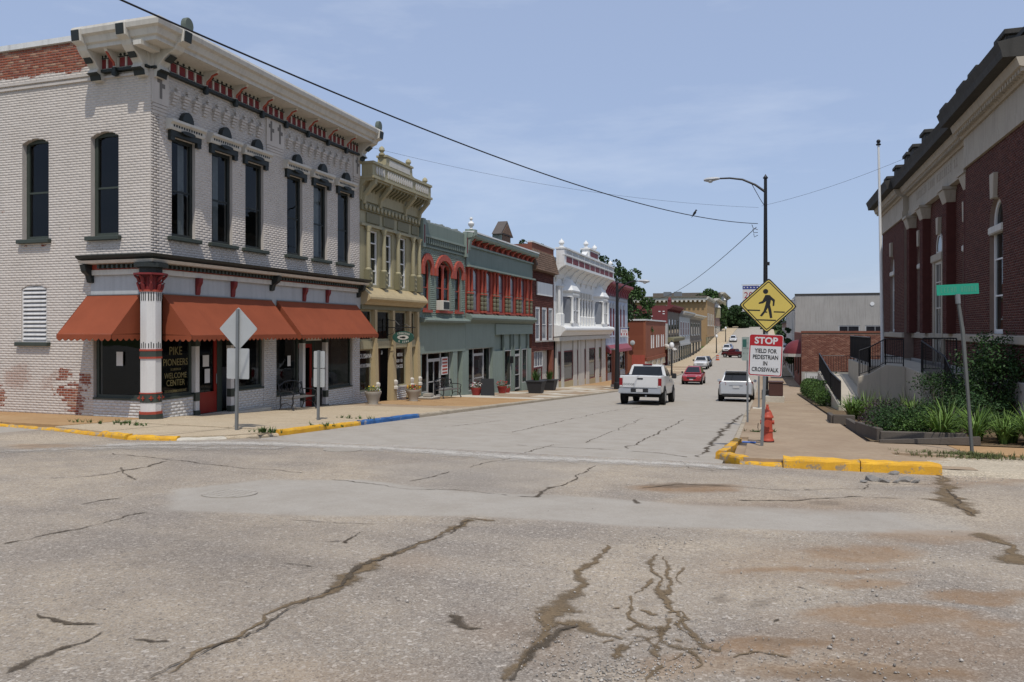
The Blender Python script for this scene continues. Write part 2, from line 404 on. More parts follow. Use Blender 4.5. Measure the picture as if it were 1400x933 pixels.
road = bpy.data.objects.new('road', me); COL.objects.link(road); reg(road, (0, 0, 0)); props(road, kind='structure')
# the rest of the carriageway, butted to the near stretch
m = MB()
for (x0, x1, y0, y1, dy) in [(-200, NX0, -9, NY1, 5), (NX1, 150, -9, NY1, 5), (NX0, NX1, -60, NY0, 5), (-10.3, -.7, NY1, 420, 3)]:
    v2, f2 = sheet(x0, x1, y0, y1, (x1 - x0) / 4, dy); m.add([tuple(p) for p in v2.tolist()], f2.tolist())
m.build('carriageway', ASPH, road, fix=False)

def ribbon_mat(name, c0, c1, soft, dark=None, stone=90, wear=0.0, fade=0.0):
    """dirt, tar or paint lying in a strip: fades out raggedly towards the strip's edges"""
    t = NT(name); e = t.attr('edge', 'Fac'); n1 = t.noise(5, 6, .7); n2 = t.noise(28, 5, .7); n3 = t.noise(90, 3, .6)
    v = t.sep(t.voro(stone, 'F1', 'Color'))
    c = t.mix(t.ramp(n1, .3, .7), c0, c1); c = t.mix(t.math('MULTIPLY', v[0], .4), c, t.mix(v[1], tuple(x * .5 for x in c0), tuple(min(1, x * 1.5) for x in c1)))
    s_ = t.math('ADD', e, t.math('ADD', t.math('MULTIPLY', t.math('SUBTRACT', n2, .5), 1.15), t.math('MULTIPLY', t.math('SUBTRACT', n3, .5), .6)))
    if wear: s_ = t.math('SUBTRACT', s_, t.math('MULTIPLY', t.ramp(n1, .45, .75), wear))
    al = t.ramp(s_, .40, .40 + soft)
    if fade: al = t.math('MULTIPLY', al, t.ramp(t.noise(2.3, 4, .6), .32, .58, (1 - fade,) * 3))
    t.bump(n3, .4, .006); t.done(c, .95, .15); tr = t.n.new('ShaderNodeBsdfTransparent'); mx = t.n.new('ShaderNodeMixShader')
    t.l.new(al, mx.inputs[0]); t.l.new(tr.outputs[0], mx.inputs[1]); t.l.new(t.b.outputs[0], mx.inputs[2]); t.l.new(mx.outputs[0], t.n['Material Output'].inputs['Surface']); return t.m
CRACKFILL = ribbon_mat('crack_dirt', C(102, 88, 69), C(126, 108, 84), .4, fade=.45)
CRACKDARK = ribbon_mat('dark_crack_dirt', C(74, 66, 56), C(96, 85, 71), .4, fade=.6)  # darker dirt for thin crack lines
STRIPE = ribbon_mat('worn_white_stripe', C(178, 172, 162), C(194, 188, 178), .6, wear=.45)
FAINT = ribbon_mat('faint_white_wash', C(160, 153, 143), C(174, 167, 156), 1.0, wear=.7)
def road_z(xx, yy): return g(yy) + (float(rough_z(xx, yy) * edge_fade(np.array(xx), np.array(yy))) if NX0 < xx < NX1 and NY0 < yy < NY1 else 0)
def strip(name, mat, pts, w, jit=.35, dz=.006, seg=.06, across=4, grow=1.7, wob_k=1.0):
    """strip along a polyline given in photo pixels; w = widths at its points (metres)"""
    P_ = [onG(*p) for p in pts]; W = list(w) if hasattr(w, '__len__') else [w] * len(P_); q = []
    for i in range(len(P_) - 1):
        (x0, y0), (x1, y1) = P_[i], P_[i + 1]; n = max(2, int(math.hypot(x1 - x0, y1 - y0) / seg))
        for j in range(n):
            t_ = j / n; q.append((x0 + (x1 - x0) * t_, y0 + (y1 - y0) * t_, W[i] + (W[i + 1] - W[i]) * t_))
    q.append((*P_[-1], W[-1])); wob = random.random() * 99; m_ = MB(); E = []
    sh_ = (fbm(np.arange(len(q)) * seg * 2.2 + wob, np.full(len(q), 3.1), 7, 5) - .5) * wob_k + (fbm(np.arange(len(q)) * seg * 14 + wob, np.full(len(q), 9.1), 8, 3) - .5) * .22 * wob_k
    wm_ = np.clip(fbm(np.arange(len(q)) * seg * 5 + wob, np.full(len(q), 5.7), 12, 3) * 2.6 - .35, .25, 1.8) if wob_k >= 1 else np.ones(len(q))
    for i, (a_, c_, ww) in enumerate(q):
        p0, p1 = q[max(i - 1, 0)], q[min(i + 1, len(q) - 1)]; tx, ty = p1[0] - p0[0], p1[1] - p0[1]; l = math.hypot(tx, ty) or 1; nx_, ny_ = -ty / l, tx / l
        sh = sh_[i] * (.22 + ww * .6); h_ = ww * wm_[i] * .5 * grow * (1 + jit * (random.random() * 2 - 1)); end = min(1, min(i, len(q) - 1 - i) / 2)
        for k in range(across + 1):
            f_ = -1 + 2 * k / across; xx, yy = a_ + nx_ * (sh + f_ * h_), c_ + ny_ * (sh + f_ * h_); m_.v.append((xx, yy, road_z(xx, yy) + dz)); E.append((1 - abs(f_)) * end)
    na = across + 1
    for i in range(len(q) - 1):
        for k in range(across): m_.f.append((i * na + k, (i + 1) * na + k, (i + 1) * na + k + 1, i * na + k + 1))
    o = m_.build(name, mat, road, fix=False); o.data.attributes.new('edge', 'FLOAT', 'POINT').data.foreach_set('value', np.array(E, np.float32)); return o
def crack(mat, pts, w, jit=.35, dz=.006): return strip('crack', mat, pts, w, jit, dz, seg=.03 if max(p[1] for p in pts) > 740 else .06, grow=2.0 if mat is CRACKFILL else 2.3)
crack(CRACKFILL, [(640, 710), (600, 733), (555, 752), (530, 764), (505, 775), (480, 787), (440, 808), (415, 822), (380, 840), (340, 862), (300, 883), (250, 908), (190, 935)],
      [.12, .06, .04, .09, .2, .15, .09, .04, .03, .025, .035, .025, .02])
crack(CRACKDARK, [(640, 711), (600, 734), (555, 753), (505, 776), (440, 809), (380, 841), (300, 884), (250, 909), (190, 935)], [.03, .02, .02, .05, .03, .02, .02, .02, .015], dz=.010)
crack(CRACKFILL, [(625, 709), (690, 712)], [.1, .02])
crack(CRACKFILL, [(700, 937), (720, 905), (745, 876), (762, 852), (778, 832), (790, 812), (800, 790), (815, 766), (828, 745)], [.05, .07, .08, .15, .15, .12, .07, .08, .03])
crack(CRACKDARK, [(700, 937), (722, 906), (746, 877), (772, 858), (800, 855)], [.03, .03, .04, .09, .04], dz=.010)
crack(CRACKFILL, [(755, 858), (790, 856), (820, 866), (845, 871), (862, 878)], [.07, .1, .06, .03, .02])
net = [([(905, 758), (893, 790), (903, 815), (915, 840), (928, 858), (945, 875), (966, 890), (988, 897)], [.04, .05, .07, .06, .05, .06, .05, .02]),
       ([(905, 815), (925, 800), (915, 775), (905, 760)], [.06, .04, .03, .02]), ([(862, 812), (866, 832), (875, 850), (890, 858), (908, 853)], [.04, .07, .07, .05, .04]),
       ([(846, 862), (870, 854), (890, 859)], .04), ([(838, 905), (850, 890), (870, 880), (888, 868), (906, 854), (917, 843)], [.04, .08, .05, .05, .05, .03]),
       ([(906, 854), (905, 880), (895, 905)], [.05, .06, .03]), ([(928, 858), (912, 872), (905, 880)], .05), ([(845, 870), (868, 880)], .05),
       ([(905, 880), (930, 888), (958, 884)], .07), ([(920, 870), (945, 880)], .08), ([(988, 897), (1040, 893), (1090, 898)], [.04, .03, .02]), ([(830, 832), (852, 828)], .05), ([(866, 832), (885, 842), (905, 845)], .05)]
net = [(p, [q * .8 for q in (w if hasattr(w, '__len__') else [w] * len(p))]) for p, w in net]
net += [([(862, 812), (880, 806), (893, 790)], [.03, .02, .03]), ([(875, 850), (862, 858), (846, 862)], .03), ([(868, 880), (858, 893), (846, 905)], .03), ([(888, 868), (894, 880), (905, 892)], .03), ([(917, 843), (932, 838), (940, 845), (928, 858)], .025), ([(912, 872), (922, 882), (940, 890), (950, 902)], .03), ([(895, 905), (915, 900), (930, 888)], .03), ([(840, 872), (825, 880), (812, 878)], .02), ([(905, 845), (917, 843)], .03),
        ([(935, 775), (922, 790), (925, 800)], .02), ([(940, 800), (925, 800)], .02), ([(945, 875), (935, 860), (940, 845)], .03), ([(966, 890), (960, 905), (940, 918)], [.05, .04, .02]), ([(895, 905), (890, 925), (880, 940)], [.03, .025, .02])]
for p, w in net: crack(CRACKFILL, p, w, jit=.5)
crack(CRACKFILL, [(1275, 642), (1290, 668), (1305, 690), (1328, 708)], [.05, .22, .3, .06])
crack(CRACKDARK, [(1290, 668), (1312, 688), (1330, 708)], [.02, .03, .02], dz=.010)
crack(CRACKFILL, [(1340, 728), (1372, 748), (1402, 775)], [.12, .22, .24])
crack(CRACKDARK, [(875, 669), (930, 663), (980, 665), (1030, 668), (1100, 671), (1180, 669), (1190, 663), (1275, 662)], [.02, .03, .03, .025, .02, .02, .015, .015])
for p, w in [([(0, 745), (100, 724), (205, 700)], .03), ([(60, 655), (140, 651), (235, 631)], .035), ([(150, 620), (230, 630), (330, 640), (420, 648)], .025), ([(165, 640), (172, 650), (190, 657)], .03),
             ([(0, 928), (50, 902), (112, 880), (145, 862)], [.05, .03, .015, .02]), ([(55, 838), (100, 855), (130, 860)], [.02, .04, .015]), ([(172, 875), (200, 882), (228, 886)], [.02, .035, .015]),
             ([(605, 838), (614, 850), (635, 859), (668, 863)], [.02, .05, .04, .01]), ([(700, 679), (735, 680), (750, 672), (785, 654), (818, 637)], [.03, .05, .04, .03, .02]), ([(450, 655), (560, 668), (640, 672), (700, 679)], .02),
             ([(560, 660), (615, 644)], .02), ([(480, 745), (492, 727)], .03), ([(440, 744), (470, 739)], .02), ([(855, 614), (905, 590), (935, 574)], .03), ([(700, 609), (770, 612), (830, 615), (900, 620), (945, 626)], .025),
             ([(865, 690), (870, 682)], .05), ([(955, 626), (970, 611), (985, 592), (1003, 577), (1015, 566)], [.03, .08, .1, .1, .05]), ([(930, 630), (950, 642), (985, 646)], .025), ([(1000, 683), (1080, 685), (1180, 680), (1240, 683)], .025),
             ([(700, 592), (760, 578), (830, 563), (880, 556)], .03), ([(600, 585), (690, 575)], .02), ([(640, 640), (700, 625), (760, 608)], .018), ([(800, 606), (850, 585), (880, 572)], .02), ([(385, 712), (470, 716), (520, 718)], .012),
             ([(1050, 850), (1064, 842)], .02), ([(100, 690), (180, 679)], .02), ([(385, 771), (440, 775)], .012), ([(1085, 800), (1110, 808)], .03)]:
    crack(CRACKDARK, p, w)
# faded white stop stripe over the mouth of the street
strip('stripe', STRIPE, [(105, 611), (250, 607), (380, 607.5), (540, 614.5), (700, 625.5), (860, 632), (960, 637.5), (1040, 646.5)], [.9, 1.4, 1.6, 1.7, 1.65, 1.6, 1.3, .2], jit=.03, dz=.012, seg=.25, across=16, grow=1.5, wob_k=.12)
strip('stripe', FAINT, [(-40, 621), (60, 616), (200, 612), (420, 614)], [.8, 1.4, 1.6, .8], jit=.05, dz=.008, seg=.25, across=12, grow=1.5, wob_k=.3)

# ------------------------------------------------------------------ pavements: slabs and kerbs, each a piece of its own
def slab_mb(x0, x1, y0, y1, h, gap=.012, t=.14, tilt=0):
    m_ = MB(); q = [(x0 + gap, y0 + gap), (x1 - gap, y0 + gap), (x1 - gap, y1 - gap), (x0 + gap, y1 - gap)]; e = [random.uniform(-tilt, tilt) for _ in q]
    c = .012
    q2 = [(x0 + gap + c, y0 + gap + c), (x1 - gap - c, y0 + gap + c), (x1 - gap - c, y1 - gap - c), (x0 + gap + c, y1 - gap - c)]
    vv = [(a, b, g(b) + h - t) for a, b in q] + [(a, b, g(b) + h - .008 + k_) for (a, b), k_ in zip(q, e)] + [(a, b, g(b) + h + k_) for (a, b), k_ in zip(q2, e)]
    m_.add(vv, [(0, 1, 5, 4), (1, 2, 6, 5), (2, 3, 7, 6), (3, 0, 4, 7), (4, 5, 9, 8), (5, 6, 10, 9), (6, 7, 11, 10), (7, 4, 8, 11), (8, 9, 10, 11)]); return m_
def bed(name, polys, mat):
    m_ = MB()
    for (x0, x1, y0, y1, h) in polys:
        v2, f2 = sheet(x0, x1, y0, y1, 4, 3, h); m_.add([tuple(p) for p in v2.tolist()], f2.tolist())
    o = m_.build(name, mat, None, fix=False); props(o, kind='structure'); return o
def at_origin(o): 
    # keep children of setting sheets in world coordinates
    ORG[o.name] = Vector(o.location); return o
LX, KX, RX0, RX1 = -15.5, -10.3, -.7, 2.15
pav_l = at_origin(bed('pavement_left', [(LX - .2, KX - .16, 14.2, 128, .06), (-60, LX - .2, 13.9, 16.6, .06)], SLAB_BR))
HL = .11
yy = 15.1; i = 0
while yy < 128:
    ln = 1.75 if yy < 60 else 3.0
    cols = [(LX, -13.75), (-13.75, -12.0), (-12.0, KX - .16)] if yy < 60 else [(LX, -13.0), (-13.0, KX - .16)]
    for (a, b) in cols:
        mt = SLAB_TAN if yy < 21 else (SLAB_ORANGE if 26 < yy < 36 or 66 < yy < 84 else SLAB_BR if random.random() < .45 else SLAB_LIGHT if 36 < yy < 60 else SLAB_TAN)
        slab_mb(a, b, yy, yy + ln, HL, tilt=.004 if yy < 25 else .01).build('slab', mt, pav_l)
    yy += ln
def poly_slab(pts, h, mat, par, t=.16):
    m_ = MB(); n = len(pts); m_.add([(a, b, g(b) + h - t) for a, b in pts] + [(a, b, g(b) + h) for a, b in pts], [tuple(range(n))[::-1], tuple(range(n, 2 * n))] + [(i_, (i_ + 1) % n, n + (i_ + 1) % n, n + i_) for i_ in range(n)]); return m_.build('slab', mat, par)
poly_slab([(-15.5, 15.09), (-15.5, 13.5), (-13.62, 13.02), (-13.62, 15.09)], .09, SLAB_TAN, pav_l); poly_slab([(-13.6, 15.09), (-13.6, 13.01), (-12.52, 12.72), (-11.9, 12.82), (-11.9, 15.09)], .085, SLAB_TAN, pav_l); poly_slab([(-11.88, 15.09), (-11.88, 12.83), (-11.48, 12.9), (-10.88, 13.6), (KX - .17, 14.75), (KX - .17, 15.09)], .08, SLAB_TAN, pav_l)
far_p = at_origin(bed('pavement_far', [(LX - .2, KX - .16, 128, 420, .11), (RX0 + .16, RX1 + 1.2, 100, 420, .11)], SLAB_TAN))
xx = -15.5
while xx > -30:
    slab_mb(xx - 2, xx, 13.75, 16.42, HL, tilt=.004).build('slab', SLAB_ORANGE, pav_l); xx -= 2
def kerb_mb(p0, p1, w, h, side, drop=0):
    (x0, y0), (x1, y1) = p0, p1; l = math.hypot(x1 - x0, y1 - y0); nx_, ny_ = -(y1 - y0) / l * side, (x1 - x0) / l * side; m_ = MB(); vv = []
    prof = [(0, -.15), (.012, h - .045), (.03, h - .014), (.06, h), (w, h), (w, -.15)]; gp = .008 / l; ns = 9 if y0 < 24 else 1; j = .007 if ns > 1 else 0
    for k_ in range(ns + 1):
        f_ = gp + (1 - 2 * gp) * k_ / ns; a, b = x0 + (x1 - x0) * f_, y0 + (y1 - y0) * f_; chip = random.uniform(.008, .03) if ns > 1 and random.random() < .22 else 0
        for q_, (o_, z_) in enumerate(prof): vv.append((a + nx_ * (o_ + (random.uniform(-j, j) + chip if 0 < q_ < 4 else 0)), b + ny_ * (o_ + (random.uniform(-j, j) + chip if 0 < q_ < 4 else 0)), g(b) + z_ + (random.uniform(-j, j) - chip * .5 if 0 < q_ < 5 else 0)))
    n = len(prof); m_.add(vv, [(k_ * n + i_, k_ * n + (i_ + 1) % n, (k_ + 1) * n + (i_ + 1) % n, (k_ + 1) * n + i_) for k_ in range(ns) for i_ in range(n)] + [tuple(range(n))[::-1], tuple(range(ns * n, (ns + 1) * n))]); return m_
yy = 14.7
while yy < 400:
    ln = 1.85 if yy < 60 else 5; mt = KERB_YF if yy < 17.0 else KERB_B if yy < 22.0 else KERB_G
    kerb_mb((KX, yy), (KX, yy + ln), .16, .125 + random.uniform(-.012, .01), 1).build('kerb', mt, pav_l, bevel=0); yy += ln
arc = [(-17.2, 13.62), (-15.2, 13.3), (-13.5, 12.85), (-12.5, 12.55), (-11.4, 12.75), (-10.75, 13.5), (KX, 14.7)]
for i, mt, h in ((0, KERB_Y, .05), (1, KERB_Y, .06), (2, KERB_YF, .10), (3, KERB_YF, .085), (4, SLAB_LIGHT, .05), (5, SLAB_TAN, .06)):
    kerb_mb(arc[i], arc[i + 1], .15, h, 1).build('kerb', mt, pav_l)
xx = -17.2
while xx > -30: kerb_mb((xx - 2, 13.62), (xx, 13.62), .12, .06, 1).build('kerb', KERB_Y, pav_l); xx -= 2

pav_r = at_origin(bed('pavement_right', [(RX0 + .16, RX1 + 1.2, 14.4, 100, .05), (RX1 + .05, 60, 16.6, 18.9, .05)], SLAB_BR))
yy = 14.0; HR = .12
while yy < 100:
    ln = 1.5 if yy < 50 else 3
    cols = [(RX0 + .16, RX1)] if yy > 17 else [(RX0 + .35, RX1 + .15)]
    for (a, b) in cols: slab_mb(a, b, yy, yy + ln, HR, tilt=.004, gap=.005).build('slab', SLAB_BR, pav_r)
    yy += ln
xx = RX1
for i, (w_, mt) in enumerate([(1.6, SLAB_BR), (1.5, SLAB_ORANGE), (1.5, SLAB_ORANGE), (1.5, SLAB_ORANGE), (2, SLAB_ORANGE), (2, SLAB_ORANGE), (2, SLAB_ORANGE)]):
    slab_mb(xx, xx + w_, 17.0 if i else 16.4, 18.75, .10, tilt=.008).build('slab', mt, pav_r); xx += w_
yy = 17.9
while yy < 400:
    ln = 1.9 if yy < 60 else 5
    kerb_mb((RX0, yy + ln), (RX0, yy), .16, (.09 if yy < 26 else .12) + random.uniform(-.03, .01), 1).build('kerb', KERB_G, pav_r); yy += ln
rarc = [(RX0 + .02, 17.9), (-.78, 15.9), (-.86, 14.6), (-.42, 13.95), (.3, 13.75)]
for i, h in enumerate((.13, .15, .13, .05)): kerb_mb(rarc[i], rarc[i + 1], .2, h, 1).build('kerb', KERB_Y, pav_r)
kerb_mb((.3, 13.72), (1.5, 13.74), .24, .17, 1).build('kerb', KERB_YF, pav_r); kerb_mb((1.5, 13.74), (2.72, 13.82), .24, .175, 1).build('kerb', KERB_YF, pav_r)
v2, f2 = sheet(RX1 + .16, 40, 13.7, 17.0, .25, .2, .045, lambda x, y: (fbm(x * 2, y * 2, 9) - .5) * .05 - .12 * np.clip((14.3 - y) / .6, 0, 1)); m = MB(); m.add([tuple(p) for p in v2.tolist()], f2.tolist())
props(m.build('gravel_verge', GRAVEL, fix=False), kind='structure')
v2, f2 = sheet(RX1 + .1, 60, 18.7, 60, 4, 3, .12); m = MB(); m.add([tuple(p) for p in v2.tolist()], f2.tolist())
props(m.build('planting_bed_ground', SOIL, fix=False), kind='structure')

# ------------------------------------------------------------------ building materials
WHITE = M('white_paint', (.60, .585, .56), .6, .08, 1.5, 25, .1, streak=.25)
CREAM = M('cream_paint', (.55, .52, .46), .6, .08, 1.5, 25, .1, streak=.3)
GREYP = M('grey_signboard', (.42, .43, .43), .6, .10, 1.2, 18, .05, streak=.25)
BLACKP = M('dark_green_black_paint', (.022, .026, .024), .5, .2, 3, 30, .08)
DKGREEN = M('dark_green_trim', (.045, .055, .045), .5, .2, 3, 30, .08)
REDP = M('deep_red_paint', (.17, .022, .022), .55, .2, 3, 30, .08)
REDTRIM = M('red_trim_paint', (.33, .06, .035), .55, .15, 3, 30, .08)
DOORRED = M('door_red_paint', (.24, .022, .016), .4, .15, 3, 30, .05)
COPING = M('metal_coping', (.62, .62, .60), .45, .12, 2, 20, .05, streak=.4)
ROOFM = M('roof_felt', (.10, .10, .10), .9, .2, 1, 10, .2)
SIDE_RED = M('red_brick_plain', (.20, .075, .05), .9, .25, 2.5, 22, .3)
STEEL = M('galvanised_steel', (.22, .23, .23), .5, .12, 6, 60, .05, metal=.55, obj=False)
SIGNBACK = M('sign_back_aluminium', (.42, .43, .42), .5, .10, 3, 40, .03, metal=.2)
BLACKIRON = M('black_iron', (.018, .018, .02), .45, .2, 4, 40, .1)
INTERIOR = M('dark_interior', (.018, .017, .016), .9, .3, .8, 8, 0)
PAPER = M('paper_notice', (.62, .62, .6), .8, .06, 6, 80, 0)
CURTAIN = M('lace_curtain', (.42, .43, .44), .9, .2, 8, 60, .3)
STONE = M('limestone', (.40, .35, .28), .85, .12, 1.2, 25, .2, streak=.35)
STONED = M('dark_limestone', (.055, .052, .047), .9, .25, 1.2, 20, .3, streak=.4)  # dark stone for cornices, parapets and copings
CONC = M('rendered_concrete', (.36, .34, .31), .9, .14, .6, 14, .2, streak=.45)

def glass_mat(name, tint, refl=1.0, wav=.0):
    t = NT(name); t.n.remove(t.b); tr = t.n.new('ShaderNodeBsdfTransparent'); tr.inputs[0].default_value = (*tint, 1)
    gl = t.n.new('ShaderNodeBsdfGlossy'); gl.inputs['Roughness'].default_value = .015; gl.inputs[0].default_value = (.9, .95, 1, 1)
    ge = t.n.new('ShaderNodeNewGeometry'); dt = t.n.new('ShaderNodeVectorMath'); dt.operation = 'DOT_PRODUCT'; t.l.new(ge.outputs['Incoming'], dt.inputs[0])
    n = t.noise(1.1, 2, .5); bp = t.n.new('ShaderNodeBump'); bp.inputs['Strength'].default_value = .06; bp.inputs['Distance'].default_value = .05
    t.l.new(n, bp.inputs['Height']); t.l.new(bp.outputs[0], gl.inputs['Normal']); t.l.new(bp.outputs[0], dt.inputs[1]); fres = t.math('ADD', .045, t.math('MULTIPLY', .955, t.math('POWER', t.math('SUBTRACT', 1.0, t.math('ABSOLUTE', dt.outputs['Value'])), 5.0)))
    mx = t.n.new('ShaderNodeMixShader'); f_ = t.math('MULTIPLY', fres, refl); t.l.new(f_, mx.inputs[0]); t.l.new(tr.outputs[0], mx.inputs[1]); t.l.new(gl.outputs[0], mx.inputs[2])
    t.l.new(mx.outputs[0], t.n['Material Output'].inputs['Surface']); return t.m
GLASS = glass_mat('window_glass', (.5, .53, .53), .65)
def flat_glass(name, col, rough=.04):
    t = NT(name); n = t.noise(.9, 3, .5); t.bump(n, .06, .04); c = t.mix(n, tuple(x * .7 for x in col), tuple(x * 1.5 for x in col)); return t.done(c, rough, .5)
DARKGLASS = flat_glass('dark_glass', (.018, .02, .024))
GREYGLASS = flat_glass('pale_blind_glass', (.16, .17, .19), .12)

def brick_mat(name, cols, mortar_dirt=.2, rough=.9):
    """bricks are geometry: colour varies brick by brick"""
    t = NT(name); r = t.island(); n1 = t.noise(.8, 5, .6); n2 = t.noise(45, 4, .65)
    c = t.mix(r, cols[0], cols[1]); c = t.mix(t.ramp(t.math('FRACT', t.math('MULTIPLY', r, 7.3)), .55, .95), c, cols[2])
    c = t.mix(t.math('MULTIPLY', t.ramp(n1, .35, .7), .35), c, tuple(x * .6 for x in cols[0])); c = t.mix(t.math('MULTIPLY', t.ramp(n2, .3, .75), .3), c, tuple(x * .55 for x in cols[0]))
    t.bump(n2, .35, .006); return t.done(c, rough, .2)
def painted_brick_mat():
    t = NT('peeling_white_brick'); at_ = t.sep(t.attr('peel')); r = t.island(); n1 = t.noise(.7, 5, .6); n2 = t.noise(38, 4, .7); n3 = t.noise(7, 6, .75); grime = t.noise(1.0, 5, .65, (5, 5, .5))
    white = t.mix(t.ramp(n1, .3, .7), (.53, .475, .42), (.60, .545, .49)); white = t.mix(t.math('MULTIPLY', t.math('SUBTRACT', r, .3), .25), white, (.45, .41, .365))
    white = t.mix(t.math('MULTIPLY', t.ramp(grime, .5, .75), .3), white, (.33, .31, .285)); white = t.mix(t.math('MULTIPLY', t.ramp(n2, .45, .8), .3), white, (.36, .34, .31))
    red = t.mix(r, (.28, .085, .045), (.20, .06, .038)); red = t.mix(t.ramp(t.math('FRACT', t.math('MULTIPLY', r, 5.7)), .7, .98), red, (.34, .20, .13)); red = t.mix(t.math('MULTIPLY', t.ramp(n3, .55, .75), .6), red, (.42, .36, .31))
    pk = t.math('ADD', at_[0], t.math('ADD', t.math('MULTIPLY', t.math('SUBTRACT', n3, .5), 1.5), t.math('MULTIPLY', t.math('SUBTRACT', r, .5), .5))); mk = t.ramp(pk, .46, .58)
    c = t.mix(mk, white, red)
    bl = t.math('ADD', at_[1], t.math('MULTIPLY', t.math('SUBTRACT', n3, .5), 1.2)); c = t.mix(t.math('MULTIPLY', t.ramp(bl, .5, .75), .55), c, (.30, .155, .105))
    t.bump(n2, .4, .006); t.bump(n3, .15, .01); return t.done(c, .85, .2)
PEEL = painted_brick_mat()
MORTARW = M('painted_mortar', (.50, .455, .41), .9, .14, 1.5, 30, .3, streak=.2)
MORTARR = M('old_mortar', (.22, .16, .13), .95, .2, 2, 30, .3)
RBRICK = brick_mat('dark_red_brick', ((.10, .032, .025), (.068, .024, .020), (.13, .046, .034)))
OBRICK = brick_mat('orange_red_brick', ((.27, .085, .045), (.20, .062, .036), (.32, .12, .07)))
LBRICK = brick_mat('speckled_brick', ((.24, .10, .07), (.17, .065, .048), (.34, .17, .12)))

# ------------------------------------------------------------------ facade helpers
def cut_wall(fr, s0, s1, z0, z1, holes, o0, o1, mb=None):
    """wall slab with rectangular openings left free"""
    mb = mb or MB(); zs = sorted({z0, z1, *[h[2] for h in holes], *[h[3] for h in holes]}); zs = [z for z in zs if z0 <= z <= z1]
    for a, b in zip(zs, zs[1:]):
        if b - a < 1e-4: continue
        c = (a + b) / 2; cur = s0
        for h in sorted([h for h in holes if h[2] < c < h[3]]):
            if h[0] > cur + 1e-4: mb.box(fr, cur, h[0], o0, o1, a, b)
            cur = max(cur, h[1])
        if cur < s1 - 1e-4: mb.box(fr, cur, s1, o0, o1, a, b)
    return mb
def arch_pts(s0, s1, zs, rise, n=8):
    if rise < (s1 - s0) / 2 - .01:
        w = (s1 - s0) / 2; r = (w * w + rise * rise) / (2 * rise); a = math.asin(w / r); c = zs + rise - r
        return [((s0 + s1) / 2 + r * math.sin(-a + 2 * a * i / n), c + r * math.cos(-a + 2 * a * i / n)) for i in range(n + 1)]
    w = (s1 - s0) / 2; return [((s0 + s1) / 2 - w * math.cos(math.pi * i / n), zs + rise * math.sin(math.pi * i / n)) for i in range(n + 1)]
def arch_fill(mb, fr, s0, s1, zs, rise, o0, o1, n=8):
    """masonry left over a rectangular hole when its head is an arch"""
    A = arch_pts(s0, s1, zs, rise, n); zt = zs + rise + .001
    for (a, b) in zip(A, A[1:]): mb.prism(fr, [(a[0], a[1]), (b[0], b[1]), (b[0], zt), (a[0], zt)], o0, o1, 'o')
    return mb
